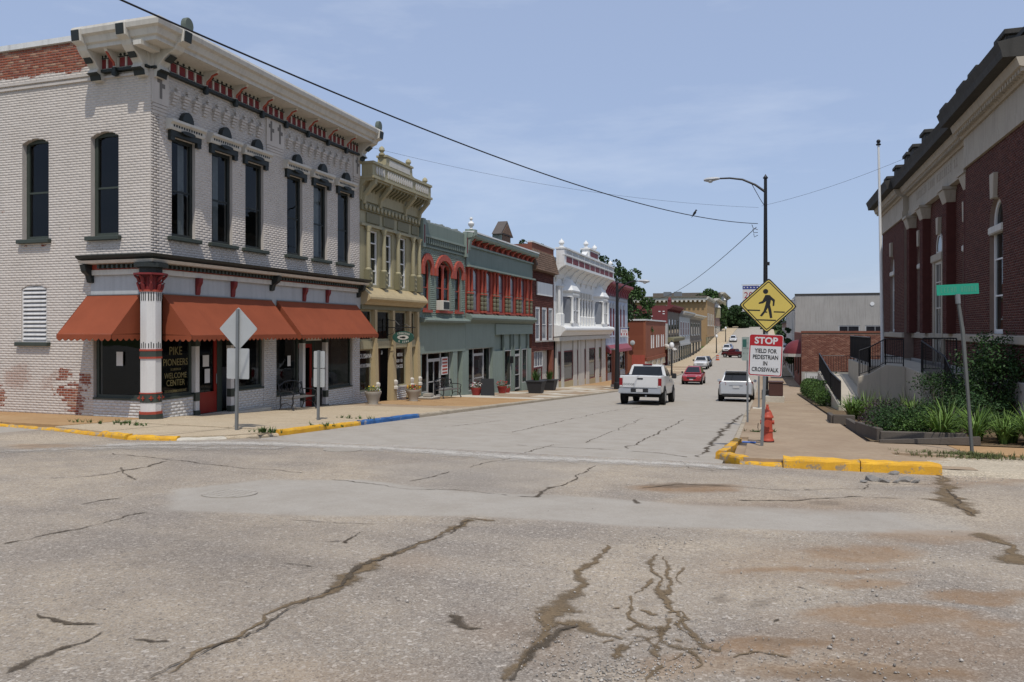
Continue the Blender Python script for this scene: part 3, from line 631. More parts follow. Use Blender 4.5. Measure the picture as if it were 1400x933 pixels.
def bricks(fr, s0, s1, z0, z1, holes, mat, name, parent, bl=.2, bh=.062, gap=.01, proud=.008, attr=None, arches=(), keep=None):
    """every brick of a wall as a small proud block (one part; too many to pick apart)"""
    V, A = [], []; nz = int((z1 - z0) / (bh + gap)); hd = (z1 - z0) / nz
    for r_ in range(nz):
        za, zb = z0 + r_ * hd + gap * .5, z0 + (r_ + 1) * hd - gap * .5; zc = (za + zb) / 2; cur = s0 - (bl + gap) * (.5 if r_ % 2 else 0) * 1.0
        spans = [(h[0], h[1]) for h in holes if h[2] - .01 < zc < h[3] + .01]
        for (a0, a1, zs, rise) in arches:
            if zs < zc < zs + rise:
                w = (a1 - a0) / 2; rr = (w * w + rise * rise) / (2 * rise) if rise < w else None
                hw = math.sqrt(max(rr * rr - (zc - (zs + rise - rr)) ** 2, 0)) if rr else w * math.sqrt(max(1 - ((zc - zs) / rise) ** 2, 0))
                spans.append(((a0 + a1) / 2 - hw, (a0 + a1) / 2 + hw))
        while cur < s1:
            a, b = max(cur, s0), min(cur + bl, s1)
            cur += bl + gap; segs = [(a, b)]
            for (h0, h1) in spans:
                ns = []
                for (p, q) in segs:
                    if q <= h0 or p >= h1: ns.append((p, q)); continue
                    if p < h0: ns.append((p, h0))
                    if q > h1: ns.append((h1, q))
                segs = ns
            for (p, q) in segs:
                if q - p < .02: continue
                if keep and not keep((p + q) / 2, zc): continue
                V.append((p, q, za, zb))
    n = len(V); V = np.array(V); o1 = proud + rng.uniform(-.0015, .002, n); zr = np.zeros(n)
    P = np.zeros((n, 8, 3)); c = .004 if proud > .004 else .002
    for k, (s_, z_, o_) in enumerate([(0, 2, 0), (1, 2, 0), (1, 3, 0), (0, 3, 0), (0, 2, 1), (1, 2, 1), (1, 3, 1), (0, 3, 1)]):
        P[:, k, 0] = V[:, s_] + (c if (o_ and s_ == 0) else -c if o_ else 0); P[:, k, 2] = V[:, z_] + (c if (o_ and z_ == 2) else -c if o_ else 0); P[:, k, 1] = o1 if o_ else -.004
    if fr.axis == 'x': W = np.stack([fr.base + fr.sign * P[..., 1], P[..., 0], P[..., 2]], -1)
    else: W = np.stack([P[..., 0], fr.base + fr.sign * P[..., 1], P[..., 2]], -1)
    W = W.reshape(-1, 3) - np.array(ORG[parent.name]); q = np.array([(4, 5, 6, 7), (0, 1, 5, 4), (1, 2, 6, 5), (2, 3, 7, 6), (3, 0, 4, 7)])
    if (fr.axis == 'x') == (fr.sign < 0): q = q[:, ::-1]
    Fc = (np.arange(n)[:, None, None] * 8 + q[None]).reshape(-1, 4)
    me_ = bpy.data.meshes.new(name); me_.vertices.add(len(W)); me_.vertices.foreach_set('co', W.ravel()); me_.loops.add(Fc.size); me_.loops.foreach_set('vertex_index', Fc.ravel().astype(np.int32))
    me_.polygons.add(len(Fc)); me_.polygons.foreach_set('loop_start', (np.arange(len(Fc)) * 4).astype(np.int32)); me_.update(calc_edges=True); me_.materials.append(mat)
    if attr is not None:
        S, Z = P[..., 0].ravel(), P[..., 2].ravel(); cc = np.zeros((len(S), 4), np.float32); r_, g2 = attr(S, Z); cc[:, 0] = r_; cc[:, 1] = g2
        me_.color_attributes.new('peel', 'FLOAT_COLOR', 'POINT').data.foreach_set('color', cc.ravel())
    o = bpy.data.objects.new(name, me_); COL.objects.link(o); o.parent = parent; o['kind'] = 'stuff'; reg(o, ORG[parent.name]); return o
def win(par, fr, s0, s1, z0, z1, fm, gm, o=-.12, fw=.07, rails=(.5,), mulls=(), rise=0, depth=.06, name='window', lab=None):
    """sash window: frame (part) with its panes (sub-parts); rise = arched head"""
    mb = MB(); zt = z1 - rise
    mb.box(fr, s0, s0 + fw, o - depth, o, z0, zt); mb.box(fr, s1 - fw, s1, o - depth, o, z0, zt); mb.box(fr, s0 + fw, s1 - fw, o - depth, o, z0, z0 + fw)
    if rise:
        A = arch_pts(s0, s1, zt, rise); B = arch_pts(s0 + fw, s1 - fw, zt, max(rise - fw, .02))
        for i in range(len(A) - 1): mb.prism(fr, [A[i], A[i + 1], B[i + 1], B[i]], o - depth, o, 'o')
    else: mb.box(fr, s0 + fw, s1 - fw, o - depth, o, z1 - fw, z1)
    rz = [z0 + (z1 - z0) * r_ for r_ in rails]; rs = [s0 + (s1 - s0) * r_ for r_ in mulls]
    for z in rz: mb.box(fr, s0 + fw, s1 - fw, o - depth * .9, o - .005, z - .025, z + .025)
    for s in rs: mb.box(fr, s - .02, s + .02, o - depth * .85, o - .008, z0 + fw, zt)
    w = mb.build(name, fm, par)
    if lab: w['label'] = lab
    zz = [z0] + rz + [z1]; ss = [s0 + fw * .5] + rs + [s1 - fw * .5]
    for i in range(len(zz) - 1):
        for j in range(len(ss) - 1):
            top = zz[i + 1]; oo = o - depth * .5 - .012 * i
            if rise and i == len(zz) - 2: pl = [(ss[j], zz[i]), (ss[j + 1], zz[i])] + ([(a, b) for a, b in arch_pts(ss[0], ss[-1], zt, rise - fw * .5) if ss[j] - .001 <= a <= ss[j + 1] + .001][::-1])
            else: pl = [(ss[j], zz[i]), (ss[j + 1], zz[i]), (ss[j + 1], top), (ss[j], top)]
            MB().quad(*[fr(a, oo, b) for a, b in pl]).build('pane', gm, w)
    return w
def shell(par, fr, s0, s1, zb, zt, depth, side, roof=ROOFM, inner=.9, par_h=.5, dark=INTERIOR, skip0=False):
    """party walls, back wall, roof and the dark rooms behind the windows"""
    if not skip0: MB().box(fr, s0, s0 + .22, -depth, -.301, zb, zt).build('side_wall', side, par)
    MB().box(fr, s1 - .22, s1, -depth, -.301, zb, zt).build('side_wall', side, par)
    MB().box(fr, s0 + .22, s1 - .22, -depth, -depth + .25, zb, zt).build('back_wall', side, par)
    MB().box(fr, s0 + .22, s1 - .22, -depth + .25, -.301, zt - par_h - .25, zt - par_h).build('roof', roof, par)
    m_ = MB(); m_.box(fr, s0 + .23, s1 - .23, -depth * .5, -inner, zb + .02, zt - par_h - .26); m_.build('interior', dark, par)
def profile(par, fr, poly, s0, s1, mat, name, bevel=0): return MB().prism(fr, poly, s0, s1, 's').build(name, mat, par, bevel=bevel)
def row(par, proto, step, n):
    for i in range(1, n): inst(proto, par, tuple(step[k] * i for k in range(3)))

# ================================================================== corner building, white painted brick
F1, F2 = F('x', -15.5, 1), F('y', 16.4, -1)
cb = thing('corner_building', 'two-storey white painted brick corner shop building with rust awnings and ornate bracketed cornice', 'building', (-15.5, 16.4, g(16.4)))
Y0, Y1 = 16.4, 27.5
wc = [17.62, 19.24, 20.78, 23.0, 24.62, 26.28]; WZ0, WZ1 = 2.55, 5.3
holesF = [(c - .46, c + .46, WZ0, WZ1) for c in wc]
mb = cut_wall(F1, Y0 + .001, Y1, 1.96, 7.95, holesF, -.3, 0); mb.build('wall', MORTARW, cb)
def peelF(s, z): return np.full_like(s, .1), np.clip(.25 - np.abs(z - 6.0) * .05, 0, .3)
bricks(F1, Y0, Y1, 2.0, 6.95, holesF, PEEL, 'brickwork', cb, attr=peelF, proud=.0022)
XL = -34.0
holesS = [(-20.05, -19.06, 2.52, 5.38), (-17.55, -16.58, 2.52, 5.38), (-20.08, -19.13, -.37, 1.26), (-17.45, -15.5, -2.6, 1.96)]
mb = cut_wall(F2, XL, -15.5 - .302, -2.9, 7.95, [h if h[1] < -15.6 else (h[0], -15.802, h[2], h[3]) for h in holesS], -.3, 0)
mb.box(F2, -15.802, -15.5, -.3, 0, 1.96, 7.95)
for h, rs in zip(holesS[:3], (.14, .14, .13)): arch_fill(mb, F2, h[0], h[1], h[3] - rs, rs, -.3, 0)
mb.build('wall', MORTARW, cb)
def seg_in(s, z, cs, cz, rs, rz): return np.clip(1.25 - np.hypot((s - cs) / rs, (z - cz) / rz), 0, 1)
def peelS(s, z):
    n = fbm(s * 1.7, z * 2.6, 3) - .5
    r_ = np.where((z + n * .5 > 7.12) & (s < -17.25), .95, 0)
    for q in [(-18.25, -1.75, .72, .42), (-17.75, -1.4, .3, .36), (-18.5, -1.22, .4, .16), (-20.9, -1.9, .34, .5), (-18.0, -2.15, .35, .2), (-22, -1.6, .7, .5), (-19.9, 2.38, .12, .06), (-19.3, 2.36, .15, .07)]: r_ = np.maximum(r_, seg_in(s + n * .5, z + n * .3, *q) * .95)
    b_ = np.maximum(seg_in(s + n * .6, z + n * .5, -20.2, -1.35, .95, .55), seg_in(s + n, z + n * .5, -18.9, -1.45, .7, .5) * .8)
    return np.maximum(r_, .08), b_ * .85
bricks(F2, -23.0, -15.52, -2.45, 7.93, [h if i < 3 else h for i, h in enumerate([(a, b, c, d - (.14 if k < 3 else 0)) for k, (a, b, c, d) in enumerate(holesS)])], PEEL, 'brickwork', cb, attr=peelS, proud=.0022,
       arches=[(-20.05, -19.06, 5.24, .14), (-17.55, -16.58, 5.24, .14), (-20.08, -19.13, 1.13, .13)])
MB().box(F2, XL, -17.32, -.002, .0006, 7.2, 7.94).build('bare_mortar', MORTARR, cb)
for z_ in (6.80, 6.93): MB().box(F2, -34, -15.9, .0, .05, z_, z_ + .06).build('string_course', MORTARW, cb)
MB().box(F2, XL, -17.4, -.34, .06, 7.951, 8.10).build('coping', COPING, cb)
MB().box(F1, Y0 - .3, Y1, -19, -18.7, -2.9, 7.5).build('back_wall', MORTARW, cb); MB().box(F1, Y1 - .25, Y1, -18.7, -.301, -3.2, 7.95).build('side_wall', MORTARW, cb)
MB().box(F1, Y0 + .301, Y1 - .25, -18.7, -.301, 7.0, 7.25).build('roof', ROOFM, cb); MB().box(F1, Y0 + 1.3, Y1 - .3, -16, -1.25, -2.6, 6.9).build('interior', INTERIOR, cb)
# upper windows
for i, c in enumerate(wc):
    win(cb, F1, c - .46, c + .46, WZ0, WZ1, BLACKP, GLASS, o=-.10, fw=.1, rails=(.47,))
    MB().box(F1, c - .62, c + .62, -.02, .13, WZ0 - .11, WZ0).build('sill', DKGREEN, cb, bevel=.012)
    hd = MB().box(F1, c - .60, c + .60, 0, .11, WZ1, WZ1 + .16); hd.box(F1, c - .60, c - .44, .0, .10, WZ1 - .12, WZ1); hd.box(F1, c + .44, c + .60, 0, .10, WZ1 - .12, WZ1)
    hd = hd.build('lintel', BLACKP, cb)
    hm = MB().prism(F1, [(0, WZ1 + .16), (.13, WZ1 + .16), (.16, WZ1 + .22), (.16, WZ1 + .3), (.24, WZ1 + .36), (.24, WZ1 + .43), (0, WZ1 + .46)], c - .68, c + .68, 's').build('hood', CREAM, cb)
    dn = MB().box(F1, c - .56, c - .52, .161, .175, WZ1 + .24, WZ1 + .30).build('dentil', BLACKP, hm); row(hm, dn, (0, .097, 0), 12)
    MB().disc(F1, c, .02, WZ1 + .46, .22, .30, .16, 10, 0, math.pi).build('finial', BLACKP, hm, bevel=.01); MB().disc(F1, c, .14, WZ1 + .15, .26, .055, .06, 12).build('boss', BLACKP, hm)
    cw = MB(); s_ = c + (.05 if i % 3 == 0 else -.12 if i % 3 == 1 else .0)
    if i in (0, 1, 4):
        n = 9; vv = [F1(s_ + .03 * k + .02 * (1 if i == 4 else 0) * k, -.26 - (.02 if k % 2 else 0), z) for z in (WZ0 + .1, WZ1 - .1) for k in range(n)]
        cw.add(vv, [(k, k + 1, n + k + 1, n + k) for k in range(n - 1)]); cw.build('curtain', CURTAIN, cb, fix=False)
for (a, b) in ((-20.05, -19.06), (-17.55, -16.58)):
    win(cb, F2, a, b, 2.52, 5.38, DKGREEN, GLASS, o=-.14, fw=.11, rails=(.47,), rise=.14)
    MB().box(F2, a - .1, b + .1, -.02, .13, 2.41, 2.52).build('sill', DKGREEN, cb, bevel=.012)
lv = win(cb, F2, -20.08, -19.13, -.37, 1.26, WHITE, INTERIOR, o=-.03, fw=.05, rails=(), rise=.13, name='louvre_frame')
lw = MB().prism(F2, [(-.10, .0), (-.02, -.05), (-.005, -.05), (-.005, -.02), (-.085, .075), (-.10, .075)], -20.03, -19.18, 's')
sl = lw.build('slat', WHITE, lv); sl.location.z += -.26
for k in range(1, 13): inst(sl, lv, (0, 0, .118 * k))
MB().box(F2, -20.22, -18.99, -.02, .12, -.48, -.37).build('sill', DKGREEN, cb, bevel=.012)
# corbel table and brick strips
def corbel(s):
    q = MB()
    for k in range(4): q.box(F1, s - .12 + .0 * k, s + .12 - .035 * k, -.01,   .12 - .024 * k, 6.52 - .085 * (k + 1), 6.52 - .085 * k - .012)
    q.box(F1, s + .03, s + .16, -.01, .09, 6.53, 6.60); q.box(F1, s + .03, s + .13, -.01, .07, 6.62, 6.68); return q
c0 = corbel(17.25).build('corbel', PEEL, cb)
for k in range(1, 10): inst(c0, cb, (0, .415 * k, 0))
for k in range(10): inst(c0, cb, (0, 5.35 + .435 * k, 0))
for (a, b) in ((16.42, 17.0), (21.35, 22.3), (26.95, 27.48)):
    q = MB().box(F1, a, b, 0, .05, 6.05, 6.93)
    for k in range(3): q.box(F1, a + .03, b - .03, 0, .04 - .012 * k, 5.96 - .09 * k, 6.05 - .09 * k - .012)
    q.build('pilaster_head', PEEL, cb)
    nx_ = 2 if b - a > .8 else 1
    for j in range(nx_):
        cc = a + (b - a) * (j + .5) / nx_; q = MB().box(F1, cc - .045, cc + .045, .05, .056, 6.2, 6.85); q.box(F1, cc + .045, cc + .15, .05, .056, 6.5, 6.62); q.box(F1, cc - .13, cc - .045, .05, .056, 6.62, 6.74); q.build('cross_recess_shade', M('painted_recess_shade', (.17, .155, .14), .9), cb)  # thin dark plates paint the shade of cross-shaped recesses
# main cornice: one moulding mitred round the corner, then the friezes of either side
def mitred(poly, kf, ks, xs, ye, mat, name):
    """moulding (o,z) running along the side wall from x = xs, round the corner, along the front to y = ye"""
    n = len(poly); q = MB(); q.v = [(xs, 16.4 - ks * o, z) for o, z in poly] + [(-15.5 + kf * o, 16.4 - ks * o, z) for o, z in poly] + [(-15.5 + kf * o, ye, z) for o, z in poly]
    q.f = [(k * n + i, k * n + (i + 1) % n, (k + 1) * n + (i + 1) % n, (k + 1) * n + i) for k in range(2) for i in range(n)] + [tuple(range(n)), tuple(range(2 * n, 3 * n))]; return q.build(name, mat, cb)
mitred([(0, 7.42), (.72, 7.42), (.72, 7.52), (.80, 7.55), (.86, 7.70), (.97, 7.74), (1.0, 7.86), (.98, 7.93), (0, 8.03)], 1.0, .8, -17.35, 27.62, CREAM, 'cornice')
def cornice(fr, s0, s1, ov, nb, b0, db, flip=1):
    k = ov
    pass
    MB().box(fr, s0 + (.8 if fr is F1 else 0), s1, 0, .09, 7.0, 7.42).build('frieze_board', CREAM, cb); MB().box(fr, s0 + (.8 if fr is F1 else 0), s1, 0, .15, 6.93, 7.0).build('frieze_rail', BLACKP, cb)
    bk = MB().prism(fr, [(.09, 6.86), (.16, 6.86), (.2, 6.98), (.17, 7.04), (.19, 7.14), (.30, 7.22), (.38, 7.31), (.56 * k, 7.36), (.6 * k, 7.419), (.09, 7.419)], b0 - .05, b0 + .05, 's').build('bracket', CREAM, cb)
    rd = MB().prism(fr, [(.172, 7.05), (.20, 7.05), (.215, 7.13), (.32, 7.20), (.40, 7.29), (.55 * k, 7.33), (.55 * k, 7.36), (.38, 7.33), (.30, 7.24), (.19, 7.16)], b0 - .03, b0 + .03, 's').build('bracket_face', REDTRIM, cb)
    kb = MB().box(fr, b0 - .055, b0 + .055, .09, .205, 6.83, 7.01); kb.disc(fr, b0, .10, 6.86, .09, .08, .09, 10); kb = kb.build('bracket_drop', BLACKP, cb)
    for i in range(1, nb):
        dv = fr(db * i, 0, 0); dz = Vector(dv) - Vector(fr(0, 0, 0))
        for q in (bk, rd, kb): inst(q, cb, dz)
def panels(fr, a, b, n):
    w = (b - a) / n; first = None
    for i in range(n):
        c = a + w * (i + .5)
        MB().box(fr, c - w * .33, c + w * .33, .091, .105, 7.04, 7.28).build('frieze_panel', REDP, cb); q = MB()
    for i in range(n + 1):
        c = a + w * i; MB().box(fr, c - w * .10, c + w * .10, .091, .12, 7.03, 7.29).build('frieze_mullion', CREAM, cb)
    q = MB()
    for i in range(n + 2): q.disc(fr, a + (b - a) * (i + .5) / (n + 2),   .09, 7.365, .035, .035, .02, 8)
    q.build('rosettes', BLACKP, cb); MB().box(fr, a, b, .091, .125, 7.295, 7.315).build('frieze_fillet', BLACKP, cb)
cornice(F1, 15.6, 27.62, 1.0, 7, 18.35, 1.31)
for i in range(8): panels(F1, 17.1 + 1.31 * i if i else 16.95, 18.29 + 1.31 * i if i < 7 else 27.2, 4)
cornice(F2, -17.35, -15.502, .8, 1, -16.55, 0); panels(F2, -17.1, -16.62, 2); panels(F2, -16.48, -15.95, 2)
def big_bracket(fr, s, k, w=.16):
    m_ = MB().prism(fr, [(.0, 6.72), (.14, 6.72), (.16, 6.86), (.30, 6.90), (.22, 7.02), (.34, 7.16), (.50, 7.28), (.74 * k, 7.38), (.80 * k, 7.50), (1.0 * k, 7.56), (1.03 * k, 7.88), (.9 * k, 7.97), (0, 7.9)], s - w, s + w, 's').build('bracket', CREAM, cb, bevel=.012)
    m_['label'] = 'large white end bracket with black rosettes'
    for (o_, z_, ws, hs) in ((.60 * k, 7.36, .12, .13),):
        q = MB()
        for sd in (-1, 1): q.disc(fr, 0, 0, 0, 1, 1, .01, 3) if False else None
        q.prism(fr, [(.36, 7.13), (.56 * k, 7.265), (.575 * k, 7.245), (.375, 7.11)], s - ws, s + ws, 's'); q.build('rosette', BLACKP, m_)
    MB().prism(fr, [(.302, 6.90), (.17, 6.86), (.145, 6.73), (.165, 6.72), (.20, 6.85), (.32, 6.885)], s - w - .01, s + w + .01, 's').build('foot_block', BLACKP, m_)
    MB().prism(fr, [(1.0 * k, 7.58), (1.03 * k, 7.58), (1.065 * k, 7.84), (1.03 * k, 7.84)], s - w * .75, s + w * .75, 's').build('leaf_block', BLACKP, m_)
for (fr, s, k) in ((F1, 16.62, 1.0), (F2, -15.72, .8), (F2, -17.2, .8), (F1, 27.42, 1.0)): big_bracket(fr, s, k)
for s in (16.75, 27.45): MB().disc(F1, s, .80, 8.08, .17, .21, .16, 16).build('cornice_scroll', M('verdigris_scroll', (.10, .12, .10), .6), cb, bevel=.02)
MB().box(F1, 15.7, 16.35, .1, .35, 7.3, 7.42).build('drop_boss', CREAM, cb)

# shop floor cornice
mitred([(-.02, 1.84), (.38, 1.86), (.46, 1.90), (.50, 1.965), (.02, 2.04), (-.02, 2.04)], 1.0, .9, -17.62, 27.6, BLACKP, 'shop_cornice_cap')
mitred([(-.02, 1.74), (.34, 1.76), (.40, 1.838), (-.02, 1.838)], 1.0, .9, -17.62, 27.6, CREAM, 'shop_cornice')
for (fr, a, b, k) in ((F1, 15.95, 27.6, 1), (F2, -17.62, -15.503, .9)):
    MB().box(fr, a + (.45 if fr is F1 else .1), b, -.02, .10, 1.46, 1.60).build('shop_fascia', CREAM, cb); MB().box(fr, a + (.45 if fr is F1 else .1), b, -.02, .08, 1.60, 1.74).build('dentil_board', REDTRIM, cb)
    n = int((b - a - .5) / .16); dq = MB().box(fr, a + .5, a + .57, .081, .20, 1.63, 1.73).build('dentil', DKGREEN, cb)
    st = Vector(fr(.16, 0, 0)) - Vector(fr(0, 0, 0)); row(cb, dq, st, n)
    MB().box(fr, a + (.46 if fr is F1 else .1), b - .02, -.06, .02, .82, 1.459).build('signboard', GREYP, cb)
for (fr, s, k) in ((F1, 21.62, 1), (F1, 27.3, 1), (F2, -17.5, .9)):
    MB().prism(fr, [(0, 1.25), (.10, 1.27), (.15, 1.45), (.32 * k, 1.55), (.38 * k, 1.74), (0, 1.74)], s - .09, s + .09, 's').build('console', BLACKP, cb, bevel=.012)
cc = (-15.42, 16.32); oc = lambda r, a0=22.5: [(cc[0] + r * math.cos(R(a0 + 45 * i)), cc[1] + r * math.sin(R(a0 + 45 * i))) for i in range(8)]
zg = g(16.3) + .1
colm = MB().prism(ID, oc(.27), zg, 1.0, 'z').build('corner_column', WHITE, cb)
for (r_, a, b, mt, nm) in ((.31, zg, zg + .14, DKGREEN, 'plinth'), (.30, zg + .14, zg + .21, REDTRIM, 'base_ring'), (.285, zg + .45, zg + .68, DKGREEN, 'band'), (.295, zg + .68, zg + .71, REDTRIM, 'band_ring'), (.295, -.78, -.73, REDTRIM, 'band_ring'), (.285, -.73, -.58, DKGREEN, 'band'), (.295, -.58, -.53, REDTRIM, 'band_ring'), (.30, .98, 1.03, REDTRIM, 'neck_ring')):
    MB().prism(ID, oc(r_), a, b, 'z').build(nm, mt, colm)
fl = MB()
for i in range(8):
    for j in (-.06, 0, .06):
        a_ = R(45 * i); rr = .27 * math.cos(R(22.5)); x_, y_ = cc[0] + rr * math.cos(a_) - j * math.sin(a_), cc[1] + rr * math.sin(a_) + j * math.cos(a_)
        fl.tube([(x_, y_, .74), (x_, y_, .96)], .014, 5); fl.tube([(x_, y_, -.50), (x_, y_, -.34 - abs(j) * .6)], .012, 5)
fl.build('flutes', BLACKP, colm)
MB().prism(ID, oc(.24), 1.0, 1.46, 'z').build('capital_core', REDP, colm)
cp = MB(); 
for i in range(8):
    a_ = R(45 * i)
    for (z0_, r0, r1) in ((1.03, .25, .34), (1.22, .27, .40)):
        c_, s_ = math.cos(a_), math.sin(a_); t_ = (-s_, c_)
        cp.tube([(cc[0] + r0 * c_, cc[1] + r0 * s_, z0_), (cc[0] + (r0 + .03) * c_, cc[1] + (r0 + .03) * s_, z0_ + .12), (cc[0] + r1 * c_, cc[1] + r1 * s_, z0_ + .19)], [.05, .055, .02], 6)
cp.build('capital_leaves', REDP, colm)
MB().prism(ID, oc(.42, 0), 1.42, 1.47, 'z').build('abacus', REDP, colm)
cs_ = MB().prism(ID, oc(.30), 1.47, 1.75, 'z'); cs_.prism(ID, oc(.44), 1.62, 1.73, 'z'); cs_.build('corner_console', BLACKP, cb)
for i, z_ in enumerate((zg + .565,)):
    q = MB()
    for k in range(8):
        a_ = R(45 * k); rr = .268; x_, y_ = cc[0] + rr * math.cos(a_), cc[1] + rr * math.sin(a_)
        q.box(ID, x_ - .014, x_ + .014, y_ - .014, y_ + .014, z_ - .06, z_ + .06); q.box(ID, x_ - .02 - .03 * abs(math.sin(a_)), x_ + .02 + .03 * abs(math.sin(a_)), y_ - .02 - .03 * abs(math.cos(a_)), y_ + .02 + .03 * abs(math.cos(a_)), z_ - .014, z_ + .014)
    q.build('cross_ornaments', REDTRIM, colm)

# shop fronts
def bulk(fr, a, b, z0, z1, nm='bulkhead'):
    MB().box(fr, a, b, -.25, 0, z0, z1 - .05).build(nm, MORTARW, cb); MB().box(fr, a, b, -.25, .03, z1 - .05, z1).build('window_sill', DKGREEN, cb)
    bricks(fr, a, b, z0 + .02, z1 - .06, [], WBRICK, 'bulkhead_brickwork', cb, bh=.07)
t_ = NT('white_glazed_brick'); n_ = t_.noise(20, 4, .6); WBRICK = t_.done(t_.mix(t_.math('MULTIPLY', t_.island(), .5), (.58, .57, .55), (.44, .43, .41)), .6, .3)
SZ, SZ2 = -1.87, -2.22
bulk(F2, -17.45, -15.68, -2.6, SZ); bulk(F1, 16.75, 18.0, -2.75, SZ); bulk(F1, 19.80, 21.25, -2.85, SZ); bulk(F1, 21.95, 23.3, -3.0, SZ2); bulk(F1, 25.1, 26.9, -3.15, SZ2)
for (a, b, z_) in ((16.75, 18.02, SZ), (19.78, 21.25, SZ), (21.95, 23.32, SZ2), (25.08, 26.9, SZ2)): win(cb, F1, a, b, z_, .85, DKGREEN, GLASS, o=-.08, fw=.08, rails=(), name='shop_window')
win(cb, F2, -17.42, -15.70, SZ, .85, DKGREEN, GLASS, o=-.08, fw=.08, rails=(), name='shop_window')
for (a, b) in ((21.27, 21.93), (26.92, 27.5)):
    MB().box(F1, a, b, -.3, .0, -3.3, 1.459).build('pier', MORTARW, cb); bricks(F1, a, b, -3.0, 1.4, [], WBRICK, 'pier_brickwork', cb)
MB().box(F1, 16.7, 21.2, -.35, .35, -3.2, -2.52).build('plinth', SLAB_LIGHT, cb, bevel=.02); MB().box(F1, 21.2, 27.5, -.35, .28, -3.4, -2.98).build('plinth', SLAB_LIGHT, cb, bevel=.02)
for (s, z0_) in ((18.13, -2.52), (19.66, -2.52), (23.5, -2.98), (25.0, -2.98)):
    q = MB().box(F1, s - .08, s + .08, -.12, .04, z0_, 1.0).build('shop_column', WHITE, cb)
    MB().box(F1, s - .10, s + .10, -.1, .06, z0_, z0_ + .18).build('base', DKGREEN, q); MB().box(F1, s - .09, s + .09, -.1, .05, z0_ + .45, z0_ + .7).build('band', DKGREEN, q)
    MB().box(F1, s - .10, s + .10, -.11, .055, -.5, .0).build('shaft_head', DKGREEN, q)
    MB().prism(F1, [(.02, .95), (.06, .95), (.09, 1.05), (.10, 1.2), (.17, 1.32), (.18, 1.455), (.02, 1.455)], s - .08, s + .08, 's').build('corbel_bracket', REDP, q, bevel=.01)
def door(a, b, z0, z1, o, pm, name='door'):
    q = MB().box(F1, a, a + .12, o - .06, o, z0, z1); q.box(F1, b - .12, b, o - .06, o, z0, z1); q.box(F1, a + .12, b - .12, o - .06, o, z0, z0 + .62); q.box(F1, a + .12, b - .12, o - .06, o, z1 - .14, z1)
    d_ = q.build(name, pm, cb); MB().box(F1, a + .12, b - .12, o - .04, o - .03, z0 + .62, z1 - .14).build('pane', GLASS, d_); MB().tube([F1(b - .06, o + .04, z0 + .85), F1(b - .06, o + .04, z0 + 1.15)], .015, 6).build('handle', STEEL, d_); return d_
d1 = door(18.42, 19.36, -2.5, -.15, -.30, DOORRED); door(23.75, 24.75, -2.96, -.55, -.45, DOORRED)
MB().box(F1, 18.25, 19.55, -.36, -.30, -.15, .9).build('transom_panel', DKGREEN, cb); MB().box(F1, 23.6, 24.9, -.5, -.45, -.55, .9).build('transom_panel', DKGREEN, cb)
for (a, b) in ((18.22, 18.42), (19.36, 19.58)): MB().box(F1, a, b, -.36, -.28, -2.52, .9).build('door_jamb', DKGREEN, cb)
for (a, b) in ((23.58, 23.75), (24.75, 24.92)): MB().box(F1, a, b, -.52, -.43, -2.98, .9).build('door_jamb', DKGREEN, cb)
MB().box(F1, 23.62, 24.75, -.1, -.05, -.42, -.12).build('hanging_name_board', CREAM, cb); marks(cb, F1, 24.18, -.048, -.25, .5, .10, 6, BLACKP)
for (s, z, w, h, o) in ((18.86, -.95, .26, .34, -.285), (18.92, -1.4, .22, .42, -.285), (22.75, -1.1, .18, .36, -.07)): MB().box(F1, s - w / 2, s + w / 2, o, o + .006, z - h / 2, z + h / 2).build('notice', PAPER, cb)
MB().box(F2, -16.72, -16.5, -.07, -.064, -1.0, -.62).build('notice', PAPER, cb)
GOLD = M('gold_lettering', (.20, .165, .07), .6, .1)
for (tx, z, sz) in (('PIKE', -.62, .33), ('PIONEERS', -.93, .27), ('WELCOME', -1.30, .22), ('CENTER', -1.5, .24)): text('lettering', tx, GOLD, cb, F1(17.38, -.06, z), sz, (R(90), 0, R(90)), sx=.8)
marks(cb, F1, 17.38, -.06, -1.72, .85, .07, 18, GOLD); marks(cb, F1, 17.38, -.06, -1.12, .4, .06, 9, GOLD)
# the rooms: a few pale things behind the glass
MB().box(F1, 19.9, 20.9, -1.2, -.7, -2.5, -1.2).build('display_stand', M('display_cloth', (.10, .10, .11), .9), cb); MB().box(F1, 25.2, 26.8, -1.2, -.9, -2.2, .5).build('display_panel', M('display_board', (.12, .11, .10), .9), cb)

